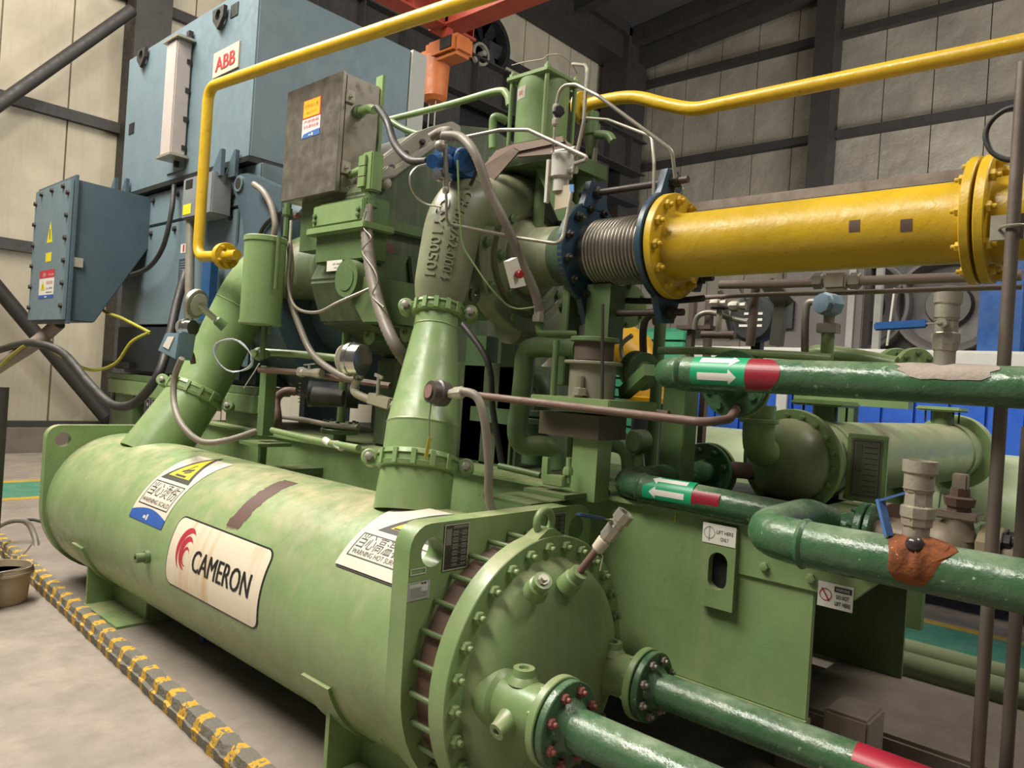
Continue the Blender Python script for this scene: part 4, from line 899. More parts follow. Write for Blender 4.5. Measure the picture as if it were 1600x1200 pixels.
hose('long_conduit', 'long grey conduit running from the transmitters down across the volute', [(692, 212, 'x', -2.5), (720, 215, 'x', -2.4), (742, 240, 'x', -2.3), (765, 300, 'x', -2.25), (790, 350, 'x', -2.2), (815, 410, 'x', -2.18), (835, 455, 'x', -2.16), (843, 490, 'x', -2.16)], .021, HOSE, ribs=True)
# ================================================================ MOTOR
MY = 2.7
mx0, mx1 = q(195, 200, y=MY).x, q(395, 160, y=MY).x; mz0, mz1 = q(195, 305, y=MY).z, q(203, 92, y=MY).z
my1 = q(642, 100, x=mx1).y
MT = T('motor_cooler_housing', 'large blue grey motor with tall cooler housing and red lettered badge', 'motor', ((mx0 + mx1) / 2, 3.4, 1.4))
M().bx(mx0, mx1, MY, my1, mz0, mz1).done('cooler_housing', MOTOR, MT, bevel=.012)
M().bx(mx1 - .05, mx1 + .02, my1 - .0, my1 + .16, mz1 - .75, mz1 - .0).done('corner_trim', flat('a8a8a0'), MT)
M().bx(mx0 - .01, mx1 + .02, MY - .02, my1, mz0 - .04, mz0).done('joint_gasket', BLACK, MT)
zb = 1.62
M().bx(mx0 + .05, mx1 + .1, MY + .05, my1 + .05, zb, mz0 - .04).done('motor_frame', MOTOR, MT, bevel=.012)
M().bx(mx0 + .05, mx1 + .1, MY + .12, my1 - .1, 1.495, zb).done('motor_base', MOTORD, MT, bevel=.01)
# lower panels with gaps + bolts
zt = mz0 - .06
for (pa, pb_, za, zb_) in ((200, 375, zt, zt - .28), (200, 372, zt - .30, 1.95)):
    xa, xb = q(pa, 330, y=MY + .03).x, q(pb_, 330, y=MY + .03).x
    o = M().bx(xa, xb, MY + .028, MY + .05, zb_, za).done('access_panel', MOTOR, MT, bevel=.006)
    for k in range(5): inst('bolt', 'hex', DSTEEL, o, (xa + .1 + (xb - xa - .2) * k / 4, MY + .028, za - .06), (0, -1, 0), .022)
    inst('bolt', 'hex', DSTEEL, o, (xb - .08, MY + .028, zb_ + .1), (0, -1, 0), .022)
M().bx(mx0 + .08, mx1, MY + .035, MY + .05, 1.53, 1.93).done('louvre_panel', flat('1e262a'), MT)
# curved end bell (dark) to the right with lug plate
xl = q(372, 330, y=MY - .02).x
lug = [q(a_, b_, y=MY - .02) for a_, b_ in ((360, 283), (368, 272), (385, 270), (398, 273), (440, 292), (440, 400), (384, 400), (378, 345), (372, 325))]
M().prism(lug, (0, .05, 0)).done('lifting_bracket', MOTORD, MT, bevel=.008)
c = q(374, 287, y=MY - .025); M().cyl((c.x, MY - .035, c.z), (c.x, MY - .02, c.z), .06, seg=24).done('bracket_eye', MOTOR, MT)
M().cyl((c.x, MY - .037, c.z), (c.x, MY - .034, c.z), .042, seg=24).done('eye_dark_disc', DSTEEL, MT)  # dark disc on the eye, painted in place of the shaded hole
M().cyl((mx1 - .1, 3.5, 2.25), (mx1 + .55, 3.5, 2.25), .85, seg=48).done('end_bell', MOTORD, MT)
M().cyl((mx1 + .5, 3.3, 2.1), (mx1 + 1.3, 3.1, 2.1), .32, seg=32).done('coupling_guard', MOTORD, MT)
# vertical vented light panel on cooler face
pa = q(300, 60, y=MY); p0, p1 = q(262, 268, y=MY), q(303, 54, y=MY)
zz0, zz1 = q(280, 268, y=MY).z, q(280, 70, y=MY).z
M().bx(p0.x, p1.x - .0, MY - .012, MY, zz0, zz1).done('gauge_backing', MOTOR, MT, bevel=.004)
xa, xb = q(263, 150, y=MY - .1).x, q(275, 150, y=MY - .1).x
M().bx(xa, xb + .05, MY - .14, MY - .012, zz0 + .10, zz1 - .07).done('tube_lamp_cover', flat('b3a8a2', .5), MT, bevel=.01)
for z_ in (zz0 + .08, zz1 - .07): M().bx(xa - .03, xb + .10, MY - .16, MY - .01, z_, z_ + .02).done('end_cap', ZINC, MT)
xg = q(297, 150, y=MY).x
for k in range(5): M().bx(xg - .03, xg + .02, MY - .05, MY - .012, zz0 + .15 + k * .24, zz0 + .19 + k * .24).done('clip', DSTEEL, MT)
M().bx(xg - .12, xg - .10, MY - .05, MY - .012, zz0 + .03, zz1 - .04).done('side_rail', DSTEEL, MT)
# badge
p0, p1 = q(334, 124, y=MY), q(376, 70, y=MY); w_ = p1.x - p0.x; zb2 = p0.z; h_ = q(335, 86, y=MY).z - zb2
fn = onplane((p0.x, MY - .012, zb2), (1, 0, 0), (0, 0, 1))
M().bx(p0.x, p1.x, MY - .012, MY, zb2, zb2 + h_).done('badge', flat('c0b49a'), MT)
D = Dec(fn); [D.txt('ABB', w_ * .1 + k_ * .004, h_ * .2, h_ * .80, flat('b02a30'), .003 + k_ * .0002, width=w_ * .76) for k_ in range(4)]; D.done('badge_lettering', MT)
# lifting lugs, small tags
def lugp(px, py, s=.095):
    c = q(px, py, y=MY - .02); vs, fs = shape2([[(-s, s * .7), (s, s * .7), (s * .9, -.02), (0, -s * 1.1), (-s * .9, -.02)], circ(0, s * .1, s * .45, 16)], .03)
    M().add(vs, fs, lambda a_, b_, c_: V((c.x + a_, MY - .03 + c_, c.z + b_))).done('lifting_lug', DSTEEL, MT)
lugp(224, 89); lugp(345, 27)
for px, py in ((206, 201), (367, 16)):
    c = q(px, py, y=MY); M().bx(c.x - .06, c.x + .06, MY - .006, MY, c.z - .05, c.z + .05).done('small_tag', BLACK, MT)
for px, py in ((196, 303), (363, 265)):
    c = q(px, py, y=MY); M().prism([(c.x - .12, MY - .12, c.z - .08), (c.x + .03, MY - .12, c.z + .12), (c.x + .06, MY - .12, c.z + .12), (c.x + .06, MY - .12, c.z - .08)], (0, .03, 0)).prism([(c.x - .04, MY - .05, c.z - .08), (c.x + .11, MY - .05, c.z + .12), (c.x + .14, MY - .05, c.z + .12), (c.x + .14, MY - .05, c.z - .08)], (0, .03, 0)).done('hinge_lug', MOTORD, MT)
# data plates on lower frame
p0, p1 = q(273, 440, y=MY), q(291, 402, y=MY); D = Dec(onplane((p0.x, MY + .026, p0.z), (1, 0, 0), (0, 0, 1))); w_, h_ = p1.x - p0.x, p1.z - p0.z
D.rect(0, w_, 0, h_, flat('3a4044'), .0)
for k in range(8): D.rect(w_ * .1, w_ * .9, h_ * (.08 + .11 * k), h_ * (.11 + .11 * k), flat('7a8488'), .001)
D.done('data_plate', MT)
p0, p1 = q(277, 395, y=MY), q(288, 379, y=MY); D = Dec(onplane((p0.x, MY + .026, p0.z), (1, 0, 0), (0, 0, 1))); w_, h_ = p1.x - p0.x, p1.z - p0.z; D.rect(0, w_, 0, h_, WHITE, 0).rect(w_ * .35, w_ * .6, h_ * .1, h_ * .9, RD, .001).done('small_label', MT)
c = q(309, 306, y=MY - .15); t = T('small_grey_box', 'small grey box with yellow label half behind the vertical yellow pipe', 'box', c)
M().bx(c.x - .25, c.x + .25, MY - .16, MY, c.z - .16, c.z + .16).done('box_body', paint('7d8284', .4, .2), t, bevel=.01); D = Dec(onplane((c.x - .22, MY - .161, c.z - .13), (1, 0, 0), (0, 0, 1))); D.rect(0, .14, 0, .08, YW, .001).rect(.02, .14, .2, .27, INK, .001).done('labels', t)
# motor stand
ST = T('motor_stand', 'green steel stand legs and beam carrying the motor', 'stand', (mx0, 2.8, 0))
zc_ = 1.49
M().bx(mx0 - .1, mx1 + .3, MY + .02, MY + .30, zc_ - .06, zc_).done('top_beam', GREEND, ST, bevel=.006)
M().bx(mx0 + .0, mx1 + .3, MY + .0, MY + .04, zc_ - .19, zc_ - .06).done('side_beam', GREEN, ST, bevel=.006)
lx0, lx1 = q(168, 620, y=MY).x, q(200, 620, y=MY).x
for xx in (lx0, mx0 + 2.3): M().bx(xx, xx + (lx1 - lx0), MY + .05, MY + .15, sz1 if False else .1, zc_ - .19).done('leg', GREEND, ST, bevel=.006)
c = q(173, 613, y=MY + .02); M().cyl((c.x, MY + .045, c.z), (c.x, MY + .05, c.z), .03).bx(c.x - .03, c.x + .03, MY + .042, MY + .05, c.z - .10, c.z).done('slot', BLACK, ST)  # black patch on the leg face, colour stands in for the slot's shade
D = Dec(onplane((c.x - .06, MY + .048, c.z + .06), (1, 0, 0), (0, 0, 1))); D.rect(0, .12, 0, .13, WHITE, 0).done('leg_label', ST)
c = q(242, 565, y=MY - .1); M().bx(mx0 - .12, mx0 + .55, MY - .02, MY + .03, zc_ + .05, zc_ + .11).done('anchor_rail', BLACK, ST)
c = q(195, 523, y=MY + .09); tag(M().lathe((c.x, MY + .09, c.z), (0, -1, 0), [(0, .07), (.02, .07), (.02, .055), (.03, .05)], 20).done('sight_glass', ZINC), 'round grey sight glass in the dark panel under the motor', 'gauge')
# terminal box
tY = 2.1
ta0, ta1 = q(62, 300, y=tY).x, q(116, 300, y=tY).x; tz1, tz0 = q(118, 279, y=tY).z, q(112, 500, y=tY).z
TB = T('terminal_box', 'tall blue grey terminal box with warning stickers left of the motor', 'box', ((ta0 + ta1) / 2, tY, tz0))
M().bx(ta0 + .05, ta1 - .02, tY + .1, tY + .12, tz0, tz1).done('back_frame', MOTORD, TB)
fr_ = M().bx(ta0, ta1, tY - .03, tY, tz0, tz1).done('front_cover', MOTOR, TB, bevel=.006)
M().bx(ta0 - .03, ta1 + .04, tY, tY + .02, tz0 - .03, tz1 + .03).done('cover_flange', MOTORD, TB)
ye = MY + .05
M().prism([(ta0, tY + .02, tz0), (ta0, tY + .02, tz1), (ta0, ye, tz1 - .02), (ta0, ye, tz0 + .75), (ta0, tY + .22, tz0)], (ta1 - ta0, 0, 0)).done('box_body', MOTORD, TB, bevel=.008)
for k in range(6): inst('bolt', 'hex', DSTEEL, fr_, (ta1 - .04, tY - .03, tz0 + .12 + (tz1 - tz0 - .24) * k / 5), (0, -1, 0), .02); inst('bolt', 'hex', DSTEEL, fr_, (ta0 + .04, tY - .03, tz0 + .12 + (tz1 - tz0 - .24) * k / 5), (0, -1, 0), .02)
for k in range(3): inst('bolt', 'hex', DSTEEL, fr_, (ta0 + .2 + .3 * k, tY - .03, tz1 - .05), (0, -1, 0), .02)
c = q(118, 410, x=ta1); M().bx(ta1, ta1 + .03, c.y - .03, c.y + .05, c.z - .04, c.z + .04).done('ground_pad', ZINC, TB)
M().bx(ta1 - .1, ta1 + .5, ye, MY + .1, tz1 - 1.5, tz1 - .35).done('connection_duct', MOTORD, TB)
fn = onplane((ta0, tY - .03, tz0), (1, 0, 0), (0, 0, 1)); W_ = ta1 - ta0; Hh = tz1 - tz0
p0, p1 = q(60, 467, y=tY - .03), q(86, 420, y=tY - .03); fnl = onplane((p0.x, tY - .03, p0.z), (1, 0, 0), (0, 0, 1)); w_, h_ = p1.x - p0.x, p1.z - p0.z
D = Dec(fnl); D.rect(0, w_, 0, h_, WHITE, .001).rect(0, w_, h_ * .72, h_, flat('b8303c'), .002).rect(0, w_, 0, h_ * .12, flat('2a55a0'), .002).poly([(w_ * .1, h_ * .3), (w_ * .45, h_ * .3), (w_ * .27, h_ * .62)], YW, .002); lb = D.done('danger_sticker', TB)
D = Dec(fnl); D.txt('危险', w_ * .25, h_ * .78, h_ * .15, WHITE, .003).txt('Warning', w_ * .6, h_ * .8, h_ * .09, WHITE, .003, width=w_ * .35).txt('高压危险', w_ * .5, h_ * .5, h_ * .13, flat('b8303c'), .003, width=w_ * .42).txt('当心触电', w_ * .52, h_ * .32, h_ * .08, INK, .003, width=w_ * .4).rect(w_ * .5, w_ * .9, h_ * .2, h_ * .22, INK, .003).line(w_ * .27, h_ * .35, w_ * .25, h_ * .5, .012, INK, .003).rect(w_ * .42, w_ * .58, h_ * .03, h_ * .07, WHITE, .003).done('lettering', lb)
p0 = q(73, 380, y=tY - .03); fnl = onplane((p0.x, tY - .03, p0.z), (1, 0, 0), (0, 0, 1)); D = Dec(fnl)
D.poly([(0, 0), (.16, 0), (.08, .2)], YW, .001).line(.085, .03, .075, .12, .02, INK, .002).rect(0, .16, -.17, -.09, YW, .001).done('hazard_stickers', TB)
# cable entry below
c0 = V((ta0 + W_ * .62, tY + .25, tz0)); hose('entry_hose', 'thick wrapped grey cable bundle entering the terminal box from below', [(92, 505, 'y', 2.25), (75, 520, 'y', 2.2), (50, 540, 'y', 2.1), (0, 572, 'y', 2.0), (-60, 615, 'y', 2.0)], .06, paint('8a7d72', .5, .4))
hose('power_cable', 'thick black cable sagging from the box to behind the blue switch box', [(-20, 553, 'y', 2.0), (30, 538, 'y', 2.0), (62, 538, 'y', 2.0), (100, 553, 'y', 2.1), (140, 600, 'y', 2.15), (175, 632, 'y', 2.2), (210, 630, 'y', 2.25), (245, 590, 'y', 2.3), (262, 540, 'y', 2.4), (275, 480, 'y', 2.5), (290, 425, 'y', 2.6)], .034, RUBBER, 'cable')
EW = paint('a5a038', .5, .1)
hose('earth_cable', 'yellow green earth cable hanging below the terminal box corner', [(176, 430, 'y', 2.5), (160, 460, 'y', 2.45), (162, 485, 'y', 2.45), (190, 497, 'y', 2.5), (235, 520, 'y', 2.6)], .014, EW, 'cable')
hose('earth_cable', 'long yellow green earth cable sagging towards the left edge', [(232, 520, 'y', 2.58), (205, 535, 'y', 2.5), (180, 568, 'y', 2.45), (140, 578, 'y', 2.4), (95, 556, 'y', 2.2), (50, 535, 'y', 2.0), (0, 572, 'y', 1.95)], .014, EW, 'cable')
hose('motor_cable', 'thin black cable hanging down the motor from the cooler joint', [(272, 290, 'y', 2.66), (268, 330, 'y', 2.62), (255, 385, 'y', 2.6), (232, 418, 'y', 2.6), (200, 430, 'y', 2.6), (180, 425, 'y', 2.6)], .02, RUBBER, 'cable')
hose('vertical_conduit', 'grey vertical conduit with black sleeve beside the yellow pipe', [(298, 330, 'y', 2.6), (297, 400, 'y', 2.6), (296, 460, 'y', 2.6), (295, 500, 'y', 2.6)], .035, GAL, 'conduit')
hose('bracket_hose', 'grey hose looping out of the blue lifting bracket', [(397, 288, 'y', 2.62), (412, 300, 'y', 2.6), (424, 322, 'y', 2.6), (430, 350, 'y', 2.6), (428, 368, 'y', 2.6)], .022, HOSE)
hose('bracket_cable', 'black cable curving behind the hose of the blue bracket', [(442, 330, 'y', 2.66), (420, 345, 'y', 2.66), (408, 362, 'y', 2.66), (402, 385, 'y', 2.66)], .015, RUBBER, 'cable')
tag(M().bx(q(316, 420, y=2.6).x, q(329, 420, y=2.6).x, 2.6, 2.66, q(322, 500, y=2.6).z, q(322, 400, y=2.6).z).done('blue_bracket_bar', paint('23507d', .4, .1)), 'bright blue steel bracket bar under the yellow elbow', 'bracket')
# ================================================================ DARK GREEN PROCESS PIPES (right)
def seam(par, p, d, r): M().lathe(V(p), d, [(-.012, r * .98), (-.006, r + .004), (0, r + .007), (.006, r + .004), (.012, r * .98)], 32).done('weld_bead', DGREEN, par)
ARW = flat('e2ded2', .45); AGR = flat('159a68', .4)
def arrows(par, yc, zc, r, xa, th0, th1, w_, dirn, mats=None, count=2):
    fn = cylmap(xa, th0, yc, zc, r); hgt = (th1 - th0) * r; D = Dec(fn, .008); D.rect(0, w_, 0, hgt, AGR, .0012); lb = D.done('flow_band', par); D = Dec(fn, .008)
    n_ = count; ph = hgt / n_
    for i in range(n_):
        y0 = ph * i + ph * .08; hh = ph * .84; a, b = (w_ * .14, w_ * .86)
        if dirn > 0: pts = [(a, y0 + hh * .28), (a, y0 + hh * .72), (b - hh * .55, y0 + hh * .72)], [(b - hh * .6, y0 - .0), (b, y0 + hh * .5), (b - hh * .6, y0 + hh)]
        D.rect(a if dirn > 0 else a + hh * .6, (b - hh * .6) if dirn > 0 else b, y0 + hh * .26, y0 + hh * .74, ARW, .002)
        D.poly([(b - hh * .6, y0), (b, y0 + hh * .5), (b - hh * .6, y0 + hh)] if dirn > 0 else [(a, y0 + hh * .5), (a + hh * .6, y0), (a + hh * .6, y0 + hh)], ARW, .002)
    D.done('flow_arrows', lb); return lb
# upper pipe
uy, uz, ur = 2.35, 1.724, .056
e0 = q(1045, 582, y=uy)
UP = T('cooling_water_pipe', 'uppermost dark green pipe with green arrow band at right', 'pipe', (e0.x, uy, uz))
fy = 3.0
M().tube([(e0.x - .06, fy, uz - .02), (e0.x - .06, uy, uz), (3.0, uy, uz)], ur, bend=.14, seg=32).done('pipe_run', DGREEN, UP)
seam(UP, (e0.x + .055, uy, uz), (1, 0, 0), ur); seam(UP, (e0.x - .06, uy + .20, uz), (0, 1, 0), ur)
xa = onc(1078, 580, uy, uz, ur)[0]; xb = onc(1163, 585, uy, uz, ur)[0]
arrows(UP, uy, uz, ur, xa, -.75, 1.45, xb - xa, 1)
REDP = flat('8e1c2c', .4); D = Dec(cylmap(xb, -1.0, uy, uz, ur), .006); xe = onc(1218, 590, uy, uz, ur)[0] - xb; N_ = 14; top_ = 2.3 * ur
for i in range(N_):
    f0, f1 = i / N_, (i + 1) / N_; g = lambda t: xe * (.55 + .45 * math.sin(PI * t) ** .8)
    D.poly([(0, top_ * f0), (g(f0), top_ * f0), (g(f1), top_ * f1), (0, top_ * f1)], REDP, .0008)
D.done('red_paint_band', UP)
# mortar patch + ball valve stub on upper pipe
vp = onc(1466, 590, uy, uz, ur)[0]
PAT = paint('a3978a', .8, .3, '8a7d70', bump=.6)
D = Dec(cylmap(vp, 0, uy, uz, ur), .006); N_ = 22
random.seed(5)
ol = []
for i in range(N_):
    a_ = 2 * PI * i / N_; rr = 1 + random.uniform(-.14, .14); ol.append((.125 * math.cos(a_) * rr + .01, ur * (.85 + .75 * math.sin(a_) * rr)))
cc_ = (sum(p[0] for p in ol) / N_, sum(p[1] for p in ol) / N_)
for i in range(N_): D.poly([cc_, ol[i], ol[(i + 1) % N_]], PAT, .002)
D.done('weld_patch', UP)
def stub_valve(name, label, base, hgt, mat, handle, hdir, parent_col=ZINC, rs=1.0):
    t = T(name, label, 'valve', base)
    b = V(base); z = V((0, 0, 1)); r = .030 * rs
    M().cyl(b - z * .01, b + z * hgt * .22, r * .92, seg=20).done('nipple', mat, t)
    M().lathe(b + z * hgt * .20, z, [(0, r * .9), (.004, r * 1.08), (hgt * .10, r * 1.12), (hgt * .12, r * 1.22), (hgt * .24, r * 1.22), (hgt * .26, r * 1.0), (hgt * .44, r * .98), (hgt * .46, r * 1.2)], 8).done('valve_body', mat, t, ang=25)
    M().lathe(b + z * hgt * .62, z, [(0, r * 1.0), (hgt * .04, r * 1.05), (hgt * .22, r * 1.05), (hgt * .24, r * 1.2), (hgt * .38, r * 1.2), (hgt * .38, r * .85), (hgt * .30, r * .8)], 24).done('socket', mat, t)
    return t
vt = stub_valve('ball_valve', 'grey open ended ball valve with a blue lever on the upper pipe', (vp, uy, uz + ur * .9), .205, ZINC, None, None)
c = V((vp, uy - .01, uz + ur + .11)); d = (q(1355, 512, y=uy - .04) - c); d.y = 0; d = d.normalized()
M().cyl(c, c + V((0, -.045, 0)), .012).bar(c + V((0, -.04, 0)), c + V((0, -.04, 0)) + d * .06, .02, .004).done('lever_stem', ZINC, vt)
le = (q(1352, 512, y=uy - .045) - q(1443, 512, y=uy - .045)).length
M().bar(c + V((0, -.045, 0)) + d * .035, c + V((0, -.045, 0)) + d * (le + .02), .012, .024, (0, 0, 1)).done('lever_grip', BLUE, vt, bevel=.004)
# lower loop pipe
ly, lr = 2.64, .057
lz = q(1042, 770, y=ly).z - .012
e0 = q(985, 762, y=ly)
LO = T('cooling_water_pipe', 'middle dark green pipe with arrow band lying along the skid top', 'pipe', (e0.x, ly, lz))
xend = q(1345, 815, y=ly).x
M().tube([(e0.x - .07, 3.42, lz + .03), (e0.x - .07, ly, lz + .02), (xend, ly, lz - .01)], lr, bend=.12, seg=32).done('pipe_run', DGREEN, LO)
seam(LO, (e0.x + .06, ly, lz + .015), (1, 0, 0), lr)
xa = onc(1003, 768, ly, lz + .01, lr)[0]; xb = onc(1080, 775, ly, lz + .01, lr)[0]
arrows(LO, ly, lz + .012, lr, xa, -.45, 1.55, xb - xa, -1)
D = Dec(cylmap(xb, -.5, ly, lz + .012, lr), .006); D.rect(0, .115, 0, lr * 1.15, REDP, .0008).done('red_paint_band', LO)
f2_ = M().ring((xend, ly, lz - .01), (1, 0, 0), .10, 0, .025, 40).done('pipe_flange', DGREEN, LO)
M().ring((xend + .03, ly, lz - .01), (1, 0, 0), .098, 0, .02, 40).done('valve_flange', DGREEN, LO)
boltring(f2_, (xend, ly, lz - .01), (-1, 0, 0), .08, 8, .012, DGREEN, 'nut', a0=.4)
# flange faces behind the two elbows (normal towards -Y)
def faceflange(par, c, R, r, n, mat, hub=GREEN, back=.3, name='pipe_flange'):
    c = V(c); f_ = M().ring(c, (0, -1, 0), R, 0, .024, 48).done(name, mat, par); boltring(f_, c - V((0, .024, 0)), (0, -1, 0), R * .76, n, .016, mat, 'hex', a0=.3)
    M().ring(c + V((0, .03, 0)), (0, 1, 0), R, 0, .02, 48).done('cooler_flange', hub, par)
    M().cyl(c - V((0, .08, 0)), c - V((0, .02, 0)), r, r * 1.35).done('hub', mat, par)
    return f_
faceflange(LO, (e0.x - .07, 3.42, lz + .03), .145, lr * .85, 8, DGREEN)
fu = q(1150, 592, y=fy)
UPx = q(1045, 582, y=uy).x - .06
faceflange(UP, (UPx, fy, uz - .02), .145, ur, 8, DGREEN)
# third pipe (nearest, rusty valve)
ty_, tz_, tr_ = 2.1, 1.262, .064
tz_ = (q(1300, 850, y=ty_).z + q(1300, 875, y=ty_).z) / 2
e3 = q(1175, 832, y=ty_); tz_ = q(1300, 858, y=ty_).z
TP = T('cooling_water_pipe', 'nearest dark green looped pipe with rust around a valve stub', 'pipe', (e3.x, ty_, tz_))
M().tube([(e3.x + .03, ly - .02, lz), (e3.x + .0, ly - .12, tz_ + .01), (e3.x - .0, ty_, tz_), (2.5, ty_, tz_)], tr_, bend=.15, seg=36).done('pipe_run', DGREEN, TP)
seam(TP, (e3.x + .155, ty_, tz_), (1, 0, 0), tr_)
rp = onc(1425, 880, ty_, tz_, tr_)[0]
RUST = paint('8f4f26', .95, .2, '5a2c18', bump=1., chips=.9, chipcol='c88a50', scale=22, var=.65)
random.seed(9)
mm = M(); N_ = 26; K_ = 7; vs = []; fs = []
for j in range(K_ + 1):
    for i in range(N_):
        a_ = 2 * PI * i / N_; f_ = j / K_; R0 = .078 * (1 + .22 * math.sin(3 * a_ + 1) + random.uniform(-.16, .16)); R1 = .115 if math.sin(a_) < 0 else .07
        x_ = math.cos(a_) * R0 * (1 - f_); y_ = math.sin(a_) * R1 * (1 - f_) + .055
        h_ = .001 + .013 * (1 - (1 - f_) ** 3) * (.6 + random.random() * .6)
        vs.append(cylmap(rp, .25, ty_, tz_, tr_)(x_, y_, h_))
for j in range(K_): fs += [(j * N_ + i, j * N_ + (i + 1) % N_, (j + 1) * N_ + (i + 1) % N_, (j + 1) * N_ + i) for i in range(N_)]
mm.add(vs, fs).done('rust_patch', RUST, TP, ang=80)
M().sph(cylmap(rp, .9, ty_, tz_, tr_)(0, 0, .012), .022).done('wet_weld_blob', paint('3c3236', .2, .2), TP)
RSTV = paint('a59c8c', .5, .6, '6a3c26', metal=.3, chips=.8, chipcol='5a3424', bump=.4)
vt = stub_valve('ball_valve', 'corroded open ended ball valve standing on the rust patch', (rp - .012, ty_ + .005, tz_ + tr_ * .85), .21, RSTV, None, None, rs=1.12)
c = V((rp - .03, ty_, tz_ + tr_ + .12))
M().bar(c, q(1374, 782, y=ty_ + .0), .02, .006).bar(q(1375, 780, y=ty_), q(1389, 838, y=ty_ - .02), .022, .010).done('lever_grip', paint('4a6ea8', .35, .3), vt)
# gate valve beyond and brass body right
GVm = paint('9a8d7a', .5, .6, '6d5a48', metal=.2, bump=.3)
gy = 2.62; cg = q(1478, 850, y=gy); gz = q(1540, 865, y=gy).z
GV = T('gate_valve', 'old brown gate valve with square stem top behind the rusty pipe', 'valve', (cg.x, gy, gz))
M().sph((cg.x, gy, gz), .085, (1, 0, 0), .9, 24).done('valve_body', GVm, GV)
kz = lambda py: q(1498, py, y=gy).z
cx_ = q(1498, 800, y=gy).x
M().lathe((cx_, gy, gz + .03), (0, 0, 1), [(0, .055), (.05, .042), (.08, .04)], 20).done('bonnet', GVm, GV)
M().bx(cx_ - .06, cx_ + .06, gy - .045, gy + .045, gz + .09, gz + .115).done('bonnet_flange', GVm, GV, bevel=.006)
M().lathe((cx_, gy, gz + .11), (0, 0, 1), [(0, .035), (.02, .032), (.02, .04), (.045, .045), (.05, .028), (.075, .026)], 8).done('packing_nut', RUSTP, GV, ang=20)
M().bx(cx_ - .02, cx_ + .02, gy - .02, gy + .02, gz + .18, kz(740)).done('stem_square', GVm, GV, bevel=.003)
xr_ = q(1530, 860, y=gy).x
for k in (0, 1): M().ring((xr_ + k * .034, gy, gz), (1, 0, 0), .085, 0, .028, 6).done('valve_flange', paint('a09474', .5, .4, '7d6c50'), GV)
for s_ in (-1, 1):
    M().cyl((xr_ + .06, gy + s_ * .04, gz + .05), (xr_ + .30, gy + s_ * .04, gz + .05), .012, seg=12).done('stud', DSTEEL, GV)
    inst('nut', 'hex', DSTEEL, GV, (xr_ + .062, gy + s_ * .04, gz + .05), (1, 0, 0), .022); inst('nut', 'hex', DSTEEL, GV, (xr_ + .18, gy + s_ * .04, gz + .05), (1, 0, 0), .028)
M().cyl((xr_ + .06, gy, gz), (xr_ + 1.2, gy, gz), .062, seg=28).done('outlet_pipe', GVm, GV)
M().cyl((xend + .05, ly, lz - .01), (cg.x - .03, gy + .02, gz), .05).done('inlet_pipe', GVm, GV)
M().lathe((xend + .045, 2.74, lz - .005), (1, -.25, -.03), [(0, .095), (.02, .095), (.02, .05), (.1, .05)], 30).done('inlet_flange', RUSTP, GV)
# vertical posts
py_ = 2.42
a, b = q(1597, 98, y=py_), q(1530, 1190, y=py_); xx = (a.x + b.x) / 2
tag(M().cyl((xx, py_, .03), (xx, py_, a.z), .017, seg=16).done('support_post', paint('6d6258', .45, .3, '8a7d70', metal=.3)), 'slim brown vertical pipe post crossing the yellow flange at right', 'post')
a = q(1585, 1000, y=py_ + .1)
tag(M().cyl((a.x, py_ + .1, .03), (a.x, py_ + .1, 1.62), .017, seg=16).done('support_post', paint('6d6258', .45, .3, '8a7d70', metal=.3)), 'shorter brown vertical pipe post at the lower right edge', 'post')
t = T('pipe_bracket', 'small rusty bracket with a U bolt on the tall brown post', 'bracket', q(1580, 352, y=py_))
c = q(1578, 355, y=py_); M().bx(c.x - .05, c.x + .03, py_ + .017, py_ + .03, c.z - .03, c.z + .04).done('plate', GAL, t)
M().tube([(c.x - .03, py_ + .02, c.z), (c.x - .01, py_ - .02, c.z), (c.x + .03, py_ - .02, c.z), (c.x + .04, py_ + .02, c.z)], .004, smooth=True, seg=6).done('u_bolt', GAL, t)
tag(M().tube([q(1598, 165, y=2.5), q(1570, 172, y=2.5), q(1548, 190, y=2.5), q(1540, 212, y=2.5), q(1548, 235, y=2.5), q(1568, 248, y=2.5), q(1590, 250, y=2.5)], .008, smooth=True).done('loose_cable', RUBBER), 'black cable loop at the right edge above the yellow flange', 'cable')
# ---------------------------------------------------------------- oil cooler (axis runs away from camera)
A_ = q(1230, 720, y=3.55)
Bq = q(1490, 706, y=5.75); ax = (Bq - A_).normalized(); Lc = (Bq - A_).length
OC = T('oil_cooler', 'green horizontal oil cooler shell with bolted dome behind the pipes', 'oil cooler', A_ - V((0, 0, .3)))
R0 = .25
COOL = paint('86976f', .38, .95, 'b0a184', streak=.3)
f_ = M().ring(A_ + ax * .02, ax, R0, 0, .035, 64).done('head_flange', GREEN, OC); boltring(f_, A_ + ax * .02, -ax, R0 * .88, 18, .012, GREEN, 'hex', a0=.1)
M().lathe(A_ + ax * .02, -ax, [(0, .205), (.03, .20), (.08, .18), (.12, .145), (.15, .085), (.16, 0)], 48).done('dome_head', COOL, OC, ang=60)
M().cyl(A_ + ax * .055, A_ + ax * .10, .23, seg=48).done('gasket_ring', RUSTP, OC)
M().lathe(A_ + ax * .09, ax, [(0, .19), (.2, .19), (.2, .198), (.23, .198), (.23, .19), (Lc - .3, .19), (Lc - .3, .2), (Lc - .27, .2), (Lc - .27, .19), (Lc - .1, .19)], 48).done('shell', COOL, OC)
f_ = M().ring(A_ + ax * (Lc - .05), ax, R0, 0, .035, 56).done('rear_flange', GREEN, OC); boltring(f_, A_ + ax * (Lc - .015), ax, R0 * .88, 18, .012, GREEN, 'hex')
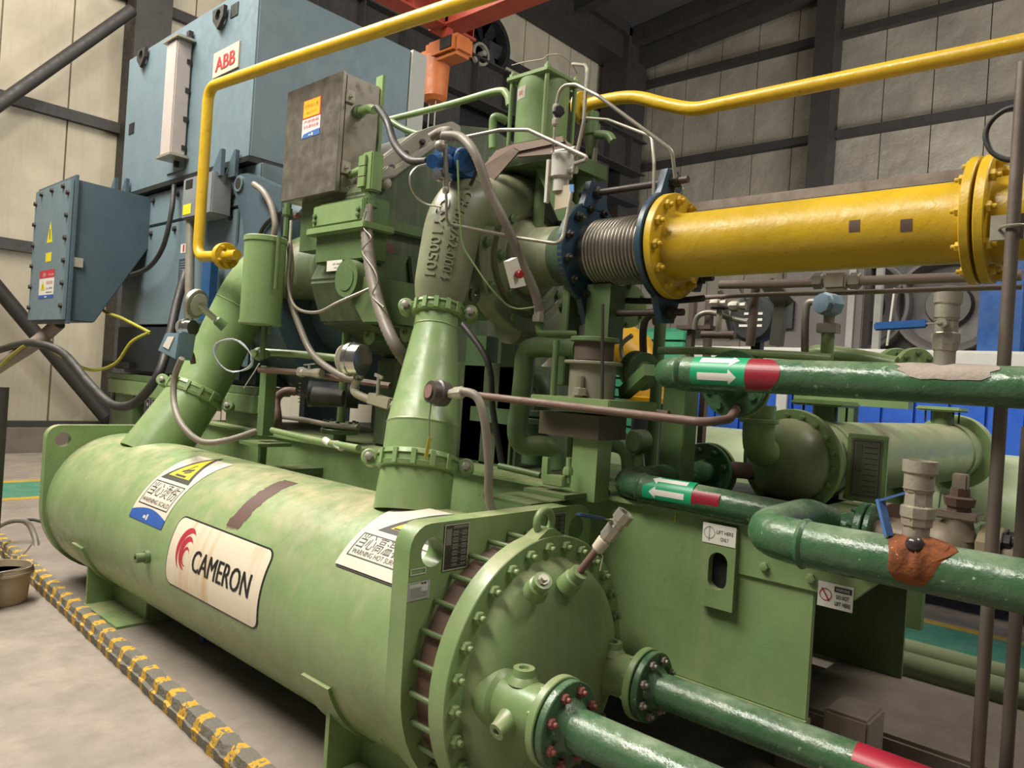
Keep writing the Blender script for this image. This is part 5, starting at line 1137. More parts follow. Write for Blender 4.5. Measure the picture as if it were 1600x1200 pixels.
M().ring(A_ + ax * (Lc - .0), ax, R0, 0, .03, 56).done('rear_cover', COOL, OC)
for px, py, w0 in ((1262, 640, .09), (1455, 655, .09)):
    c = A_ + ax * (.35 if px < 1300 else Lc - .25)
    M().cyl(c + V((0, 0, .14)), c + V((0, 0, .27)), .06).done('nozzle', GREEND, OC)
    M().bx(c.x - .13, c.x + .13, c.y - .13, c.y + .13, c.z + .27, c.z + .30).done('nozzle_flange', GREEN, OC, bevel=.01)
    for k in range(4): inst('bolt', 'stud', DSTEEL, OC, (c.x + .08 * (1 if k & 1 else -1), c.y + .08 * (1 if k & 2 else -1), c.z + .27), (0, 0, -1), .012)
c = q(1350, 735, x=A_.x + .2)
NPc = q(1354, 732, y=3.75)
M().bx(NPc.x - .09, NPc.x + .09, 3.74, 3.76, NPc.z - .16, NPc.z + .16).done('nameplate_bracket', GREEN, OC, bevel=.004)
D = Dec(onplane((NPc.x - .07, 3.739, NPc.z - .14), (1, 0, 0), (0, 0, 1))); D.rect(0, .14, 0, .28, flat('7d7d72', .4, .4), 0).frame(.01, .13, .01, .27, .003, DK, .001)
for k in range(9): D.rect(.06, .12, .03 + .026 * k, .033 + .026 * k, DK, .001)
D.rect(.02, .05, .12, .25, flat('5a5a52'), .001).done('name_plate', OC)
# elbow into dome (vertical down from upper flange)
c = A_ - ax * .08; ee = q(1186, 660, y=3.22)
M().tube([V((ee.x, 3.22, 1.62)), V((ee.x, 3.22, c.z + .07)), V((A_.x - .05, 3.40, c.z + .04))], .07, bend=.1, seg=28).done('inlet_elbow', GREEN, OC)
M().ring(V((ee.x, 3.22, 1.54)), (0, 0, 1), .085, 0, .02).done('elbow_collar', GREEN, OC)
c = q(1165, 735, y=3.5); M().cyl((c.x - .12, 3.44, c.z), (A_.x - .1, 3.5, c.z), .04).done('outlet_pipe', RUSTP, OC)
# cooler support columns & frame
CF = T('cooler_frame', 'green square steel frame standing around the oil cooler', 'frame', (-1.9, 3.6, 1.1))
c = q(1058, 640, y=3.1)
M().bx(c.x - .05, c.x + .07, 3.05, 3.17, sz1, q(1058, 595, y=3.1).z).done('column', GREEND, CF, bevel=.004)
c = q(1330, 625, y=4.3); M().bx(c.x - .3, c.x + .3, 4.25, 4.35, c.z - .03, c.z + .02).done('beam', GREEN, CF)
M().bx(c.x - .05, c.x + .03, 4.26, 4.34, .9, c.z).done('column', GREEND, CF)
M().bx(A_.x - .15, A_.x + .15, A_.y + .3, A_.y + .36, .40, A_.z - .12).done('saddle', GREEND, OC); M().bx(A_.x + .0, A_.x + .3, A_.y + 1.4, A_.y + 1.46, .34, A_.z - .12).done('saddle', GREEND, OC)
# pipes behind the upper pipe
hose('vent_pipe', 'thin pale green pipe running just behind the uppermost pipe', [(1030, 548, 'y', 3.0), (1100, 548, 'y', 3.0), (1170, 552, 'y', 3.0), (1250, 556, 'y', 3.0), (1300, 560, 'y', 3.0)], .018, GREEN, 'pipe')
t = hose('return_pipe', 'pale green pipe with elbow rising behind the uppermost pipe', [(1262, 600, 'y', 3.4), (1268, 555, 'y', 3.4), (1300, 552, 'y', 3.4), (1350, 560, 'y', 3.4), (1400, 570, 'y', 3.4)], .035, GREEN, 'pipe')
for px, lbn in ((1395, 'left round green flange peeping above the uppermost pipe'), (1425, 'right round green flange peeping above the uppermost pipe')):
    c = q(px, 580, y=3.5); o = T('pipe_joint', lbn, 'flange', c); f_ = M().ring(c, (.8, -.6, 0), .10, 0, .03).done('flange_disc', GREEN, o); boltring(f_, c + V((.8, -.6, 0)) * .03, (.8, -.6, 0), .078, 8, .011, GREEND, 'hex'); M().cyl(c, c - V((.8, -.6, 0)) * .3, .04).done('pipe_end', GREEN, o)
# pressure transmitter (blue round) on post
c = q(1297, 476, y=3.2)
t = T('pressure_transmitter', 'pale blue round pressure transmitter under the yellow pipe', 'transmitter', c)
M().lathe(c - V((0, .0, 0)), (-.3, -.9, 0), [(-.04, .035), (-.03, .048), (.035, .05), (.04, .042), (.06, .042), (.062, 0)], 8).done('housing', paint('7d97a8', .4, .3), t)
M().cyl(c - V((0, 0, .04)), c - V((0, 0, .11)), .022).bx(c.x - .04, c.x + .04, 3.17, 3.23, c.z - .12, c.z - .08).done('manifold', GAL, t); M().cyl(c - V((0, 0, .11)), c - V((0, 0, .30)), .026).done('stand', GREEN, t)
M().tube([c + V((-.04, 0, .01)), c + V((-.09, 0, .01)), c + V((-.10, 0, -.05)), c + V((-.09, 0, -.25))], .016, smooth=True).done('conduit', GAL, t)
# horizontal small pipes under yellow pipe
zz = q(1270, 440, y=3.3).z
a, b = q(1125, 445, y=3.3), q(1597, 432, y=3.3)
SPi = T('condensate_pipe', 'dusty small pipe with a valve running under the yellow pipe', 'pipe', a)
M().tube([a, q(1200, 444, y=3.3), q(1597, 430, y=3.3)], .02, seg=14).done('pipe_run', paint('8f7f72', .5, .6, 'a5978a'), SPi)
for px in (1278, 1335): c = q(px, 439, y=3.3); M().lathe(c - V((.02, 0, 0)), (1, 0, 0), [(0, .03), (.005, .036), (.04, .036), (.045, .03)], 6).done('union_nut', GAL, SPi, ang=20)
c = q(1307, 440, y=3.3); M().bx(c.x - .045, c.x + .045, 3.27, 3.33, c.z - .035, c.z + .035).done('valve_body', ZINC, SPi, bevel=.008)
hose('condensate_pipe', 'thinner dusty pipe just below the small valve pipe', [(1080, 466, 'y', 3.35), (1200, 460, 'y', 3.35), (1330, 457, 'y', 3.35), (1470, 452, 'y', 3.35), (1597, 448, 'y', 3.35)], .011, paint('8f7f72', .5, .6, 'a5978a'), 'pipe')
# small instruments between 1050-1250, y 440-560
RS = paint('6a5a50', .6, .5, '8a7a6c')
a, b = q(1092, 480, y=3.6), q(1085, 545, y=3.6)
o = T('instrument_stand', 'brown double post instrument stand left of the valve cluster', 'stand', b)
M().bx(a.x - .05, a.x - .02, 3.58, 3.62, 1.13, a.z + .03).bx(a.x + .05, a.x + .08, 3.58, 3.62, 1.13, a.z + .03).done('post', RS, o); M().bx(a.x - .10, a.x + .1, 3.55, 3.65, (a.z + b.z) / 2 - .01, (a.z + b.z) / 2 + .01).done('shelf', RS, o)
hose('instrument_tube', 'grey bent instrument tube from the brown stand', [(1085, 515, 'y', 3.55), (1090, 495, 'y', 3.55), (1110, 488, 'y', 3.55), (1140, 497, 'y', 3.55), (1168, 503, 'y', 3.55)], .014, GAL, 'pipe')
for px, py, lbn in ((1124, 492, 'small brass valve with a black wheel on the instrument tube'), ):
    c = q(px, py, y=3.5); o = T('needle_valve', lbn, 'valve', c); M().cyl(c - V((0, 0, .1)), c + V((0, 0, .03)), .015).done('stem', ZINC, o); M().ring(c + V((0, 0, .03)), (0, 0, 1), .045, .03, .01, 20).bar(c + V((-.04, 0, .035)), c + V((.04, 0, .035)), .01, .008).done('hand_wheel', BLACK, o); M().cyl(c + V((-.09, 0, -.1)), c + V((.09, 0, -.1)), .018).done('body', RS, o)
a, b = q(1182, 440, y=3.4), q(1172, 540, y=3.4); tag(M().cyl(b, a, .022, seg=12).done('brown_post', RS), 'brown vertical post under the yellow flange', 'post')
a, b = q(1222, 470, y=3.4), q(1213, 540, y=3.4); tag(M().bar(b, a, .05, .05).done('grey_post', paint('5a5850', .5, .3)), 'grey square post under the tilted plate', 'post')
ps = [q(x_, y_, y=3.38) for x_, y_ in ((1187, 447), (1207, 434), (1240, 470), (1218, 488))]
tag(M().prism(ps, (0, .015, 0)).done('tilted_plate', paint('55544a', .5, .4)), 'dark tilted square metal plate on the grey post', 'plate')
for (pts, lbn) in (([(1125, 455), (1135, 490), (1145, 530)], 'dark slanting rod left of the brown post'), ([(1150, 440), (1165, 470), (1150, 478)], 'thin curved wire near the brown post')):
    hose('slanting_rod', lbn, [(a_, b_, 'y', 3.7) for a_, b_ in pts], .014 if 'rod' in lbn else .006, DSTEEL, 'rod')
for k, (px, py) in enumerate(((1120, 474), (1150, 478))):
    c = q(px, py, y=3.6); o = T('pipe_fitting', ['left small galvanised pipe fitting below the pipes', 'right small galvanised pipe fitting below the pipes'][k], 'fitting', c); M().lathe(c - V((.04, 0, 0)), (1, .1, 0), [(0, .02), (.02, .03), (.05, .03), (.06, .018), (.09, .022)], 8).done('fitting_body', GAL, o)
c = q(1183, 500, y=6.0); o = T('motor_fan_cover', 'round black fan cover with bright slots in the background', 'fan', c); M().lathe(c, (0, -1, 0), [(0, .2), (.1, .2), (.12, .17), (.12, .0)], 32).done('cover', BLACK, o); M().bx(c.x - .04, c.x + .04, c.y + .0, c.y + .08, 0, c.z - .1).done('pedestal', BLACK, o)
for k in range(3): M().bx(c.x - .1 + .02 * k, c.x + .1, c.y - .125, c.y - .12, c.z - .07 + .05 * k, c.z - .05 + .05 * k).done('slot', WHITE, o)
# ---------------------------------------------------------------- background machines (right)
BB = paint('2d5cc0', .35, .15, '6a7fae', bump=.02, var=.08)
by = 7.0
x0, x1, zt_, zb_ = q(1083, 610, y=by).x, 2.0, q(1200, 600, y=by).z, q(1130, 722, y=by).z
BC = T('blue_enclosure', 'bright blue panelled machine enclosure with white top rail in the background', 'enclosure', (x0 + 1.5, by, 0))
zt_ = 1.93; 
M().bx(x0, x1, by + .03, by + 2.2, .3, zt_).done('enclosure_body', BB, BC)
xw = x0
while xw < x1:
    M().bx(xw + .012, xw + .25, by, by + .04, .9, zt_ - .01).done('panel', BB, BC); xw += .262
M().bx(x0 - .15, x1, by - .06, by + 2.3, zt_, zt_ + .22).done('white_rail', flat('c8c6c0', .5), BC, bevel=.02)
M().bx(x0 - .12, x0 - .0, by - .05, by + .1, .3, zt_).done('corner_post', flat('c8c6c0', .5), BC)
M().bx(x0 + .9, x0 + 1.0, by - .03, by + .05, .3, zt_).done('white_post', flat('c8c6c0', .5), BC)
# pale tank lower right
PT = paint('a3b48c', .4, .3, 'b5ad94'); a = q(1560, 775, y=5.6)
t = T('pale_green_duct', 'pale green ribbed horizontal duct at the right edge', 'duct', a)
M().lathe((-4.2, 6.2, .95), (1, 0, 0), [(0, 0), (0, .42), (2.9, .42), (2.9, .43), (2.95, .43), (2.95, .42), (3.6, .42), (3.6, .43), (3.65, .43), (3.65, .42), (6, .42)], 48).done('duct_body', PT, t)
# dark fan cooler units on top of enclosure
DG = paint('55504e', .5, .2, '6f6a66', var=.15)
fx0 = q(1238, 480, y=by + .5).x; z1_ = zt_ + .22
FU = T('air_cooler', 'dark grey air cooler with two large round fans in the background', 'cooler', (fx0 + 1.5, by + .8, z1_))
M().bx(fx0, fx0 + .75, by + .3, by + 1.8, z1_, z1_ + .85).done('left_panel', DG, FU, bevel=.01)
M().bx(fx0 + .75, 2.0, by + .6, by + 1.8, z1_, z1_ + .85).done('back_body', paint('3a3634', .6, .1), FU)
for cxp in (1345, 1480):
    c = q(cxp, 500, y=by + .55); M().lathe((c.x, by + .6, z1_ + .45), (0, -1, 0), [(0, .45), (.14, .44), (.14, .41), (.02, .36), (.0, .2), (.06, .18), (.06, 0)], 48).done('fan_ring', DG, FU)
for px in (1330, 1372, 1555): c = q(px, 480, y=by + .3); M().bx(c.x - .03, c.x + .03, by + .28, by + .34, z1_, z1_ + .85).done('frame_post', paint('8a8884', .5, .2), FU)
c = q(1572, 500, y=by + .3); M().bx(c.x - .18, c.x + .12, by + .2, by + .4, z1_, z1_ + .85).done('blue_post', paint('1f4d8c', .4, .1), FU)
k_ = q(1232, 490, y=by + .3); o = M().bx(k_.x - .1, k_.x + .06, by + .26, by + .3, k_.z - .15, k_.z + .12).done('door_handle_frame', BLACK, FU)
c0_, c1_ = q(1398, 490, y=by), q(1392, 455, y=by); tag(M().cyl(q(1386, 540, y=4.2), q(1398, 450, y=4.2), .006, seg=6).done('thin_rope', WHITE), 'thin white rope hanging in front of the dark fans', 'rope')
# yellow pump unit in the background
yy_ = 5.2
YB = T('yellow_valve_actuator', 'yellow cast valve body glimpsed between the green pipes', 'valve', q(1000, 600, y=yy_))
YL2 = paint('c8971c', .4, .4, '8a6a28'); c = q(985, 545, y=yy_)
M().lathe(c, (1, -.2, -.5), [(-.22, .10), (-.1, .17), (.08, .17), (.2, .10), (.26, .07)], 28).done('upper_body', YL2, YB)
c = q(1015, 610, y=yy_); M().lathe(c - V((0, 0, .1)), (0, 0, 1), [(0, .2), (.04, .21), (.05, .17), (.14, .16), (.2, .10)], 28).done('lower_body', YL2, YB)
M().cyl((c.x, c.y, 0), c - V((0, 0, .1)), .13).done('base', BLACK, YB)
c = q(985, 570, y=5.9); o = M(); 
SC_ = T('green_mesh_screen', 'bright green corrugated screen far behind the yellow valve', 'screen', c)
for k in range(12): M().bx(c.x - .65, c.x + .55, 5.88, 5.92, c.z - .75 + .09 * k, c.z - .68 + .09 * k).done('slat', paint('3f9a72', .5, .2), SC_)
M().bx(c.x - .65, c.x + .55, 5.93, 5.97, .0, c.z + .35).done('screen_back', paint('2d7a5a', .5, .2), SC_)
# background grey kerb board below wall

# ================================================================ TANK ABOVE VOLUTE, SMALL PIPING, INSTRUMENTS
ty2 = 2.62
fc = q(857, 97, y=ty2)          # nearest corner of the square top plate
lc = q(792, 110, y=ty2); wq = fc.x - lc.x; wy = q(909, 128, x=fc.x).y - ty2; zt2 = q(857, 101, y=ty2).z
zb2 = q(840, 222, y=ty2).z
TK = T('lube_oil_reservoir', 'green cylindrical reservoir with square top plate and tie rods above the volute', 'reservoir', (fc.x - wq / 2, ty2 + wy / 2, zb2))
tcx, tcy = fc.x - wq / 2, ty2 + wy / 2
M().bx(fc.x - wq, fc.x, ty2, ty2 + wy, zt2 - .022, zt2).done('top_plate', GREEN, TK, bevel=.004)
R_t = min(.155, wq * .5, wy * .5)
M().cyl((tcx, tcy, zb2), (tcx, tcy, zt2 - .022), R_t, seg=48).done('tank_body', GREEN, TK)
for sx_ in (0, 1):
    for sy_ in (0, 1):
        xx, yy = fc.x - wq + .022 + sx_ * (wq - .044), ty2 + .022 + sy_ * (wy - .044)
        M().cyl((xx, yy, zb2 - .02), (xx, yy, zt2 + .015), .011, seg=12).done('tie_rod', GREEN, TK); inst('nut', 'nut', GREEN, TK, (xx, yy, zt2), (0, 0, 1), .015)
M().bx(fc.x - wq - .01, fc.x + .01, ty2 - .01, ty2 + wy + .01, zb2 - .03, zb2).done('base_plate', GREEND, TK)
p = V((tcx, tcy, 0)); a0 = math.radians(-112); 
fnv = lambda x, y, h: V((tcx + (R_t + h) * math.cos(a0 + x / R_t), tcy + (R_t + h) * math.sin(a0 + x / R_t), zt2 - .125 + y))
D = Dec(fnv, .01, 0); D.rect(-.02, .05, 0, .06, flat('b8b0a0'), .001).rect(-.0, .03, .02, .04, flat('a86a60'), .0016).done('tank_label', TK)
hose('tank_wire', 'thin wire looping between the nuts on the tank lid', [(800, 102, 'y', 2.64), (820, 97, 'y', 2.64), (848, 92, 'y', 2.64), (857, 86, 'y', 2.64), (875, 86, 'y', 2.66), (892, 98, 'y', 2.7), (902, 115, 'y', 2.75)], .0025, GAL, 'wire')
# angle bracket carrying tank
BK = T('tank_bracket', 'brown angle iron bracket and green plate carrying the reservoir', 'bracket', (tcx, ty2, zb2 - .1))
def quad(name, pl, plane, thick, mat, par): return quad_plate(name, pl, plane, thick, mat, par, .003)
BKM = paint('8a7668', .5, .6, 'a59684')
quad('angle_front', [(775, 234), (802, 224), (878, 211), (882, 222), (806, 238), (760, 270), (752, 262)], dict(y=2.56), .006, BKM, BK)
quad('angle_face', [(806, 228), (876, 213), (900, 232), (880, 240), (808, 246)], dict(y=2.57), .01, BKM, BK)
quad('diagonal_strut', [(750, 262), (802, 230), (812, 236), (772, 282), (752, 290)], dict(y=2.5), .006, BKM, BK)
M().bx(tcx - .20, tcx + .22, ty2 - .02, ty2 + .4, zb2 - .10, zb2 - .03).done('tray', GREEND, BK)
quad('gusset', [(836, 262), (850, 262), (915, 340), (905, 352), (872, 345)], dict(y=2.66), .01, GREEND, BK)
M().cyl((tcx + .03, 2.74, CZ + .05), (tcx + .03, 2.74, zb2 - .05), .028).done('support_pipe', GREEND, BK)
M().cyl((tcx + .12, 2.85, CZ + .0), (tcx + .12, 2.85, zb2 - .05), .022).done('support_pipe', GREEND, BK)
# white filter regulator
c = q(878, 262, y=2.55); zt_f, zb_f = q(878, 246, y=2.55).z, q(872, 318, y=2.55).z
FR = T('air_filter_regulator', 'white plastic air filter regulator hanging beside the reservoir', 'regulator', c); CLR = paint('cfccc0', .3, .3, 'a8a090')
M().cyl((c.x, 2.55, c.z - .05), (c.x, 2.55, c.z + .06), .05, seg=12, bev=.006).done('head', CLR, FR); M().cyl((c.x, 2.55, zb_f + .05), (c.x, 2.55, c.z - .04), .036, seg=20).done('bowl', CLR, FR)
M().bx(c.x - .05, c.x - .035, 2.5, 2.52, c.z - .16, c.z + .03).done('guard', CLR, FR); M().cyl((c.x - .05, 2.54, c.z + .07), (c.x + .08, 2.54, c.z + .07), .012).done('fitting', ZINC, FR)
M().cyl((c.x + .04, 2.55, c.z - .02), (c.x + .08, 2.55, c.z - .02), .018).done('knob', ZINC, FR)
quad_plate('hanging_card', [(868, 292), (893, 288), (890, 322), (866, 328)], dict(y=2.53), .004, flat('b8ad94'), FR, 0)
quad_plate('blue_clip', [(890, 288), (896, 288), (896, 300), (890, 302)], dict(y=2.525), .006, flat('5a8ac0'), FR, 0)
# metal tubing
def tubing(label, pts, r=.006, mat=GAL, bend=.05, name='instrument_tubing', cat='tubing'):
    P_ = [q(a, b, **{k: v}) for a, b, k, v in pts]; return tag(M().tube(P_, r, bend=bend, seg=8).done(name, mat), label, cat)
Y_ = 2.5
tubing('steel tubing rising beside the reservoir and bending over to its lid', [(895, 270, 'y', Y_), (912, 190, 'y', Y_), (918, 102, 'y', Y_), (895, 100, 'y', 2.6)], .008)
tubing('steel tubing from the needle valve down to the bellows top rod', [(868, 170, 'y', Y_), (876, 133, 'y', Y_), (900, 132, 'y', Y_), (935, 150, 'y', Y_), (1050, 235, 'y', 2.62), (1055, 278, 'y', 2.65)], .008)
tubing('steel tubing arcing from behind the reservoir to the bellows', [(912, 184, 'y', 2.8), (950, 187, 'y', 2.8), (1018, 213, 'y', 2.7), (1022, 255, 'y', 2.68), (1021, 320, 'y', 2.68)], .007)
tubing('steel tubing running from the transmitters over to the filter', [(690, 222, 'y', 2.4), (782, 203, 'y', 2.42), (826, 203, 'y', 2.44), (916, 245, 'y', 2.48), (916, 250, 'y', 2.48), (898, 256, 'y', 2.5)], .009)
tubing('steel tubing running level across the volute cover then up', [(699, 350, 'x', -2.38), (800, 370, 'x', -2.2), (872, 381, 'x', -2.0), (880, 370, 'x', -2.0), (893, 300, 'x', -2.0)], .008)
tubing('steel tubing dropping from the gauge onto the volute', [(697, 300, 'x', -2.36), (698, 348, 'x', -2.36), (710, 353, 'x', -2.36)], .006)
tubing('thin wire hanging down past the volute lettering', [(715, 250, 'x', -2.3), (718, 330, 'x', -2.3), (722, 385, 'x', -2.3), (765, 450, 'x', -2.2), (800, 485, 'x', -2.2), (835, 480, 'x', -2.16)], .004, GREEN, .12, 'loose_wire', 'wire')
tubing('thin steel tube looping left of the blue transmitters', [(668, 256, 'x', -2.6), (645, 262, 'x', -2.6), (638, 285, 'x', -2.6), (655, 318, 'x', -2.6), (690, 323, 'x', -2.5)], .005, ZINC, .08)
# needle valve beside the tank
c = q(868, 180, y=2.48); t = T('needle_valve', 'steel needle valve with black knob in front of the reservoir', 'valve', c)
M().lathe(c + V((0, 0, -.05)), (0, 0, 1), [(0, .009), (.01, .014), (.03, .014), (.035, .01), (.06, .012), (.065, .016), (.09, .016), (.1, .009)], 8).done('body', ZINC, t, ang=20)
kk = c + V((.03, -.02, .0)); M().cyl(c, kk + V((.01, -.01, 0)), .006).done('stem', ZINC, t); M().lathe(kk, (.8, -.6, 0), [(0, .02), (.004, .026), (.02, .026), (.024, .02)], 7).done('knob', BLACK, t, ang=20)
M().cyl(c - V((0, 0, .05)), c - V((0, 0, .16)), .006).done('lower_tube', ZINC, t)
# yellow small pipes
YS = T('yellow_fuel_pipe', 'slim yellow pipe with flange at upper right of the reservoir', 'pipe', q(910, 170, y=3.1))
M().tube([q(908, 168, y=3.1), q(940, 158, y=3.1), q(990, 152, y=3.1), q(1040, 163, y=3.1), q(1085, 170, y=3.1), q(1140, 160, y=3.1), q(1300, 127, y=3.1), q(1600, 66, y=3.1), q(1700, 44, y=3.1)], .032, smooth=True, seg=20).done('pipe_run', YEL, YS)
c = q(906, 170, y=3.1); M().ring(c, (1, .0, 0), .085, 0, .03, 32).done('pipe_flange', YEL, YS)
VY = T('yellow_gas_loop', 'yellow pipe dropping vertically and ending in a flange at left', 'pipe', q(345, 400, y=2.2))
ly_ = 2.3
Pn = [q(355, 400, y=ly_), q(309, 401, y=ly_), q(319, 135, y=ly_), q(440, 97, y=ly_), q(745, -3, y=ly_), q(820, -28, y=ly_)]
Pn[2] = V((Pn[1].x, ly_, q(319, 140, y=ly_).z))
M().tube(Pn, .036, bend=.085, seg=24).done('pipe_run', YEL, VY)
c = q(352, 400, y=ly_); f_ = M().ring(c - V((.02, 0, 0)), (1, 0, 0), .085, 0, .022, 36).done('pipe_flange', YEL, VY); f2_ = M().ring(c + V((.006, 0, 0)), (1, 0, 0), .085, 0, .022, 36).done('pipe_flange', YEL, VY)
boltring(f2_, c + V((.028, 0, 0)), (1, 0, 0), .062, 4, .012, YEL, 'nut', a0=.6); M().lathe(c + V((.02, 0, 0)), (1, 0, 0), [(0, .05), (.02, .034), (.14, .03)], 20).done('reducer', YEL, VY)
# green canister at left
cc = q(411, 445, y=2.15); zt3, zb3 = q(412, 372, y=2.15).z, q(410, 508, y=2.15).z
FC = T('filter_canister', 'green cylindrical filter canister left of the hanging conduits', 'canister', (cc.x, 2.15, zb3))
rr_ = 33 / F * (cc - V((0, 0, H))).dot(fw)
M().lathe((cc.x, 2.15, zb3), (0, 0, 1), [(0, rr_ - .006), (.006, rr_), (.02, rr_), (.02, rr_ - .006), (zt3 - zb3 - .03, rr_ - .006), (zt3 - zb3 - .03, rr_), (zt3 - zb3 - .004, rr_), (zt3 - zb3, rr_ - .005)], 40).done('canister_body', GREEN, FC)
M().cyl((cc.x + rr_ + .02, 2.15, zb3 + .2), (cc.x + rr_ + .02, 2.15, zt3), .012).done('side_pipe', GREEND, FC)
z_ = q(403, 560, y=2.2).z
M().cyl((cc.x - .01, 2.18, z_), (cc.x - .01, 2.18, zb3), .014).done('mount_rod', GREEND, FC); M().cyl((cc.x + .05, 2.18, zb3 - .05), (cc.x + .05, 2.18, zb3), .01).done('mount_stub', GREEND, FC)
# bracket column below canister
colx = q(415, 640, y=2.3)
CL = T('pipe_stand', 'green square column with small plate below the canister', 'stand', (colx.x, 2.3, 1.0))
M().bx(colx.x - .035, colx.x + .035, 2.27, 2.34, q(412, 680, y=2.3).z, q(420, 572, y=2.3).z).done('column', GREEND, CL)
pz_ = q(412, 690, y=2.3).z; M().bx(colx.x - .10, colx.x + .12, 2.2, 2.42, pz_ - .02, pz_).done('plate', GREEND, CL); M().bx(colx.x - .02, colx.x + .01, 2.28, 2.32, 1.0, pz_).done('lower_leg', GREEND, CL); M().bx(colx.x - .1, colx.x + .1, 2.28, 2.66, 1.0, 1.04).done('foot_arm', GREEND, CL)
hd = q(405, 553, y=2.2); t = T('drain_trap', 'green cast pipe tee with sight cap beside the coiled wire', 'fitting', hd)
M().sph(hd, .04, (1, 0, 0), 1).done('tee_body', GREEND, t); M().cyl(hd + V((-.06, 0, 0)), hd + V((.08, 0, 0)), .026).done('run', GREEND, t); M().cyl(hd + V((.02, -.05, 0)), hd, .024, seg=8).done('cap', GREEN, t)
hose('branch_pipe', 'green horizontal pipe leading right from the cast tee', [(412, 550, 'y', 2.25), (460, 553, 'y', 2.35), (530, 560, 'y', 2.5)], .022, GREEN, 'pipe')
tubing('brown small pipe with unions running under the green branch pipe', [(405, 578, 'y', 2.2), (470, 582, 'y', 2.3), (520, 590, 'y', 2.35), (610, 603, 'y', 2.45)], .017, RUSTP, .05, 'brown_pipe', 'pipe')
c = q(483, 582, y=2.28); t = T('ball_valve', 'small galvanised ball valve on the brown pipe above the fan guard', 'valve', c)
M().lathe(c - V((.1, 0, 0)), (1, .1, 0), [(0, .024), (.005, .028), (.04, .028), (.05, .022), (.13, .022), (.14, .028), (.19, .028), (.195, .022)], 8).done('body', ZINC, t, ang=20); M().bar(c + V((-.05, 0, .04)), c + V((.06, 0, .05)), .015, .006).done('lever', ZINC, t); M().cyl(c, c + V((0, 0, .045)), .008).done('stem', ZINC, t)
# pressure gauge near cone
c = q(558, 562, y=2.2); t = T('pressure_gauge', 'chrome pressure gauge seen edge on left of the cone', 'gauge', c)
gd = V((-.55, -.60, .05)).normalized(); gd = V((-.95, -.3, .0)).normalized()
M().lathe(c - gd * .035, gd, [(0, .05), (.0, .078), (.05, .08), (.055, .086), (.075, .086), (.08, .074)], 36).done('case', CHROME, t); M().cyl(c + gd * .081, c + gd * .083, .070, seg=36).done('dial', WHITE, t)
M().cyl(c - V((0, 0, .08)), c - V((0, 0, .14)), .014, seg=8).done('stem', ZINC, t)
t = T('gauge_manifold', 'worn grey elbow and block valve joining the gauge to the cone', 'fitting', q(550, 610, y=2.2)); OFFWH = paint('a59e88', .5, .6, '7d7460')
M().tube([q(558, 592, y=2.2), q(553, 608, y=2.2), q(562, 618, y=2.2), q(600, 632, y=2.25)], .02, smooth=True).done('elbow', OFFWH, t)
a, b = q(578, 622, y=2.22), q(612, 632, y=2.25); M().bar(a, b, .05, .055).done('block_valve', OFFWH, t, bevel=.005); M().cyl(b, q(625, 638, y=2.27), .024, seg=8).done('nipple', OFFWH, t)
a = q(590, 618, y=2.22); M().cyl(a, a + V((0, 0, .09)), .009).bar(a + V((-.03, 0, .1)), a + V((.03, 0, .085)), .01, .015).done('tee_handle', ZINC, t)
# fan guards / small dark motor
c = q(487, 615, y=2.7); t = T('oil_pump_motor', 'small dark motor with grille and pale glass front', 'motor', c)
M().lathe(c, (-.6, -.8, 0), [(-.3, .08), (-.02, .08), (0, .085), (.02, .085), (.025, .06), (.025, 0)], 28).done('grille', BLACK, t)
c2_ = q(500, 620, y=2.5); M().lathe(c2_, (-.75, -.65, 0), [(-.14, .05), (0, .06), (.04, .06), (.045, .048), (.03, .045)], 28).done('sight_tube', DSTEEL, t); M().cyl(c2_ + V((-.02, -.017, 0)), c2_ + V((-.026, -.023, 0)), .045, seg=24).done('glass', flat('b5aaa4', .2), t)
for k in range(6): M().bar(c + V((-.045, -.06, -.06 + .024 * k)) + V((-.05, .035, 0)), c + V((-.045, -.06, -.06 + .024 * k)) + V((.02, -.02, 0)), .004, .006).done('grille_slat', GAL, t)
hose('suction_elbow', 'brown curved pipe with spring end left of the dark motor', [(462, 612, 'y', 2.5), (445, 612, 'y', 2.45), (432, 625, 'y', 2.42), (434, 655, 'y', 2.4), (432, 672, 'y', 2.4)], .026, RUSTP, 'pipe')
hose('green_drain_line', 'green diagonal tube with white tags ending at the cone clamp', [(425, 672, 'y', 2.2), (480, 685, 'y', 2.18), (560, 700, 'y', 2.15)], .016, GREEN, 'tube')
for k, (px, py) in enumerate(((512, 690), (530, 696))):
    c = q(px, py, y=2.165); tag(M().cyl(c - V((.025, 0, -.005)), c + V((.025, 0, -.009)), .0185, seg=12).done('tube_tag', WHITE), ['upper white tag wrapped on the green diagonal tube', 'lower white tag wrapped on the green diagonal tube'][k], 'tag')
hose('wrapped_conduit', 'wrapped grey conduit curving from the left switch down to the stand', [(284, 560, 'y', 1.9), (273, 590, 'y', 1.9), (272, 630, 'y', 1.88), (285, 665, 'y', 1.85), (315, 690, 'y', 1.9), (355, 688, 'y', 2.0), (400, 674, 'y', 2.15)], .018, HOSE, 'conduit')
hose('hanging_conduit', 'grey conduit hanging from the cabinet down behind the gauge', [(452, 380, 'y', 2.3), (455, 420, 'y', 2.28), (452, 460, 'y', 2.28), (468, 510, 'y', 2.28), (490, 555, 'y', 2.28), (530, 585, 'y', 2.3), (560, 592, 'y', 2.32), (568, 575, 'y', 2.34)], .018, HOSE, 'conduit')
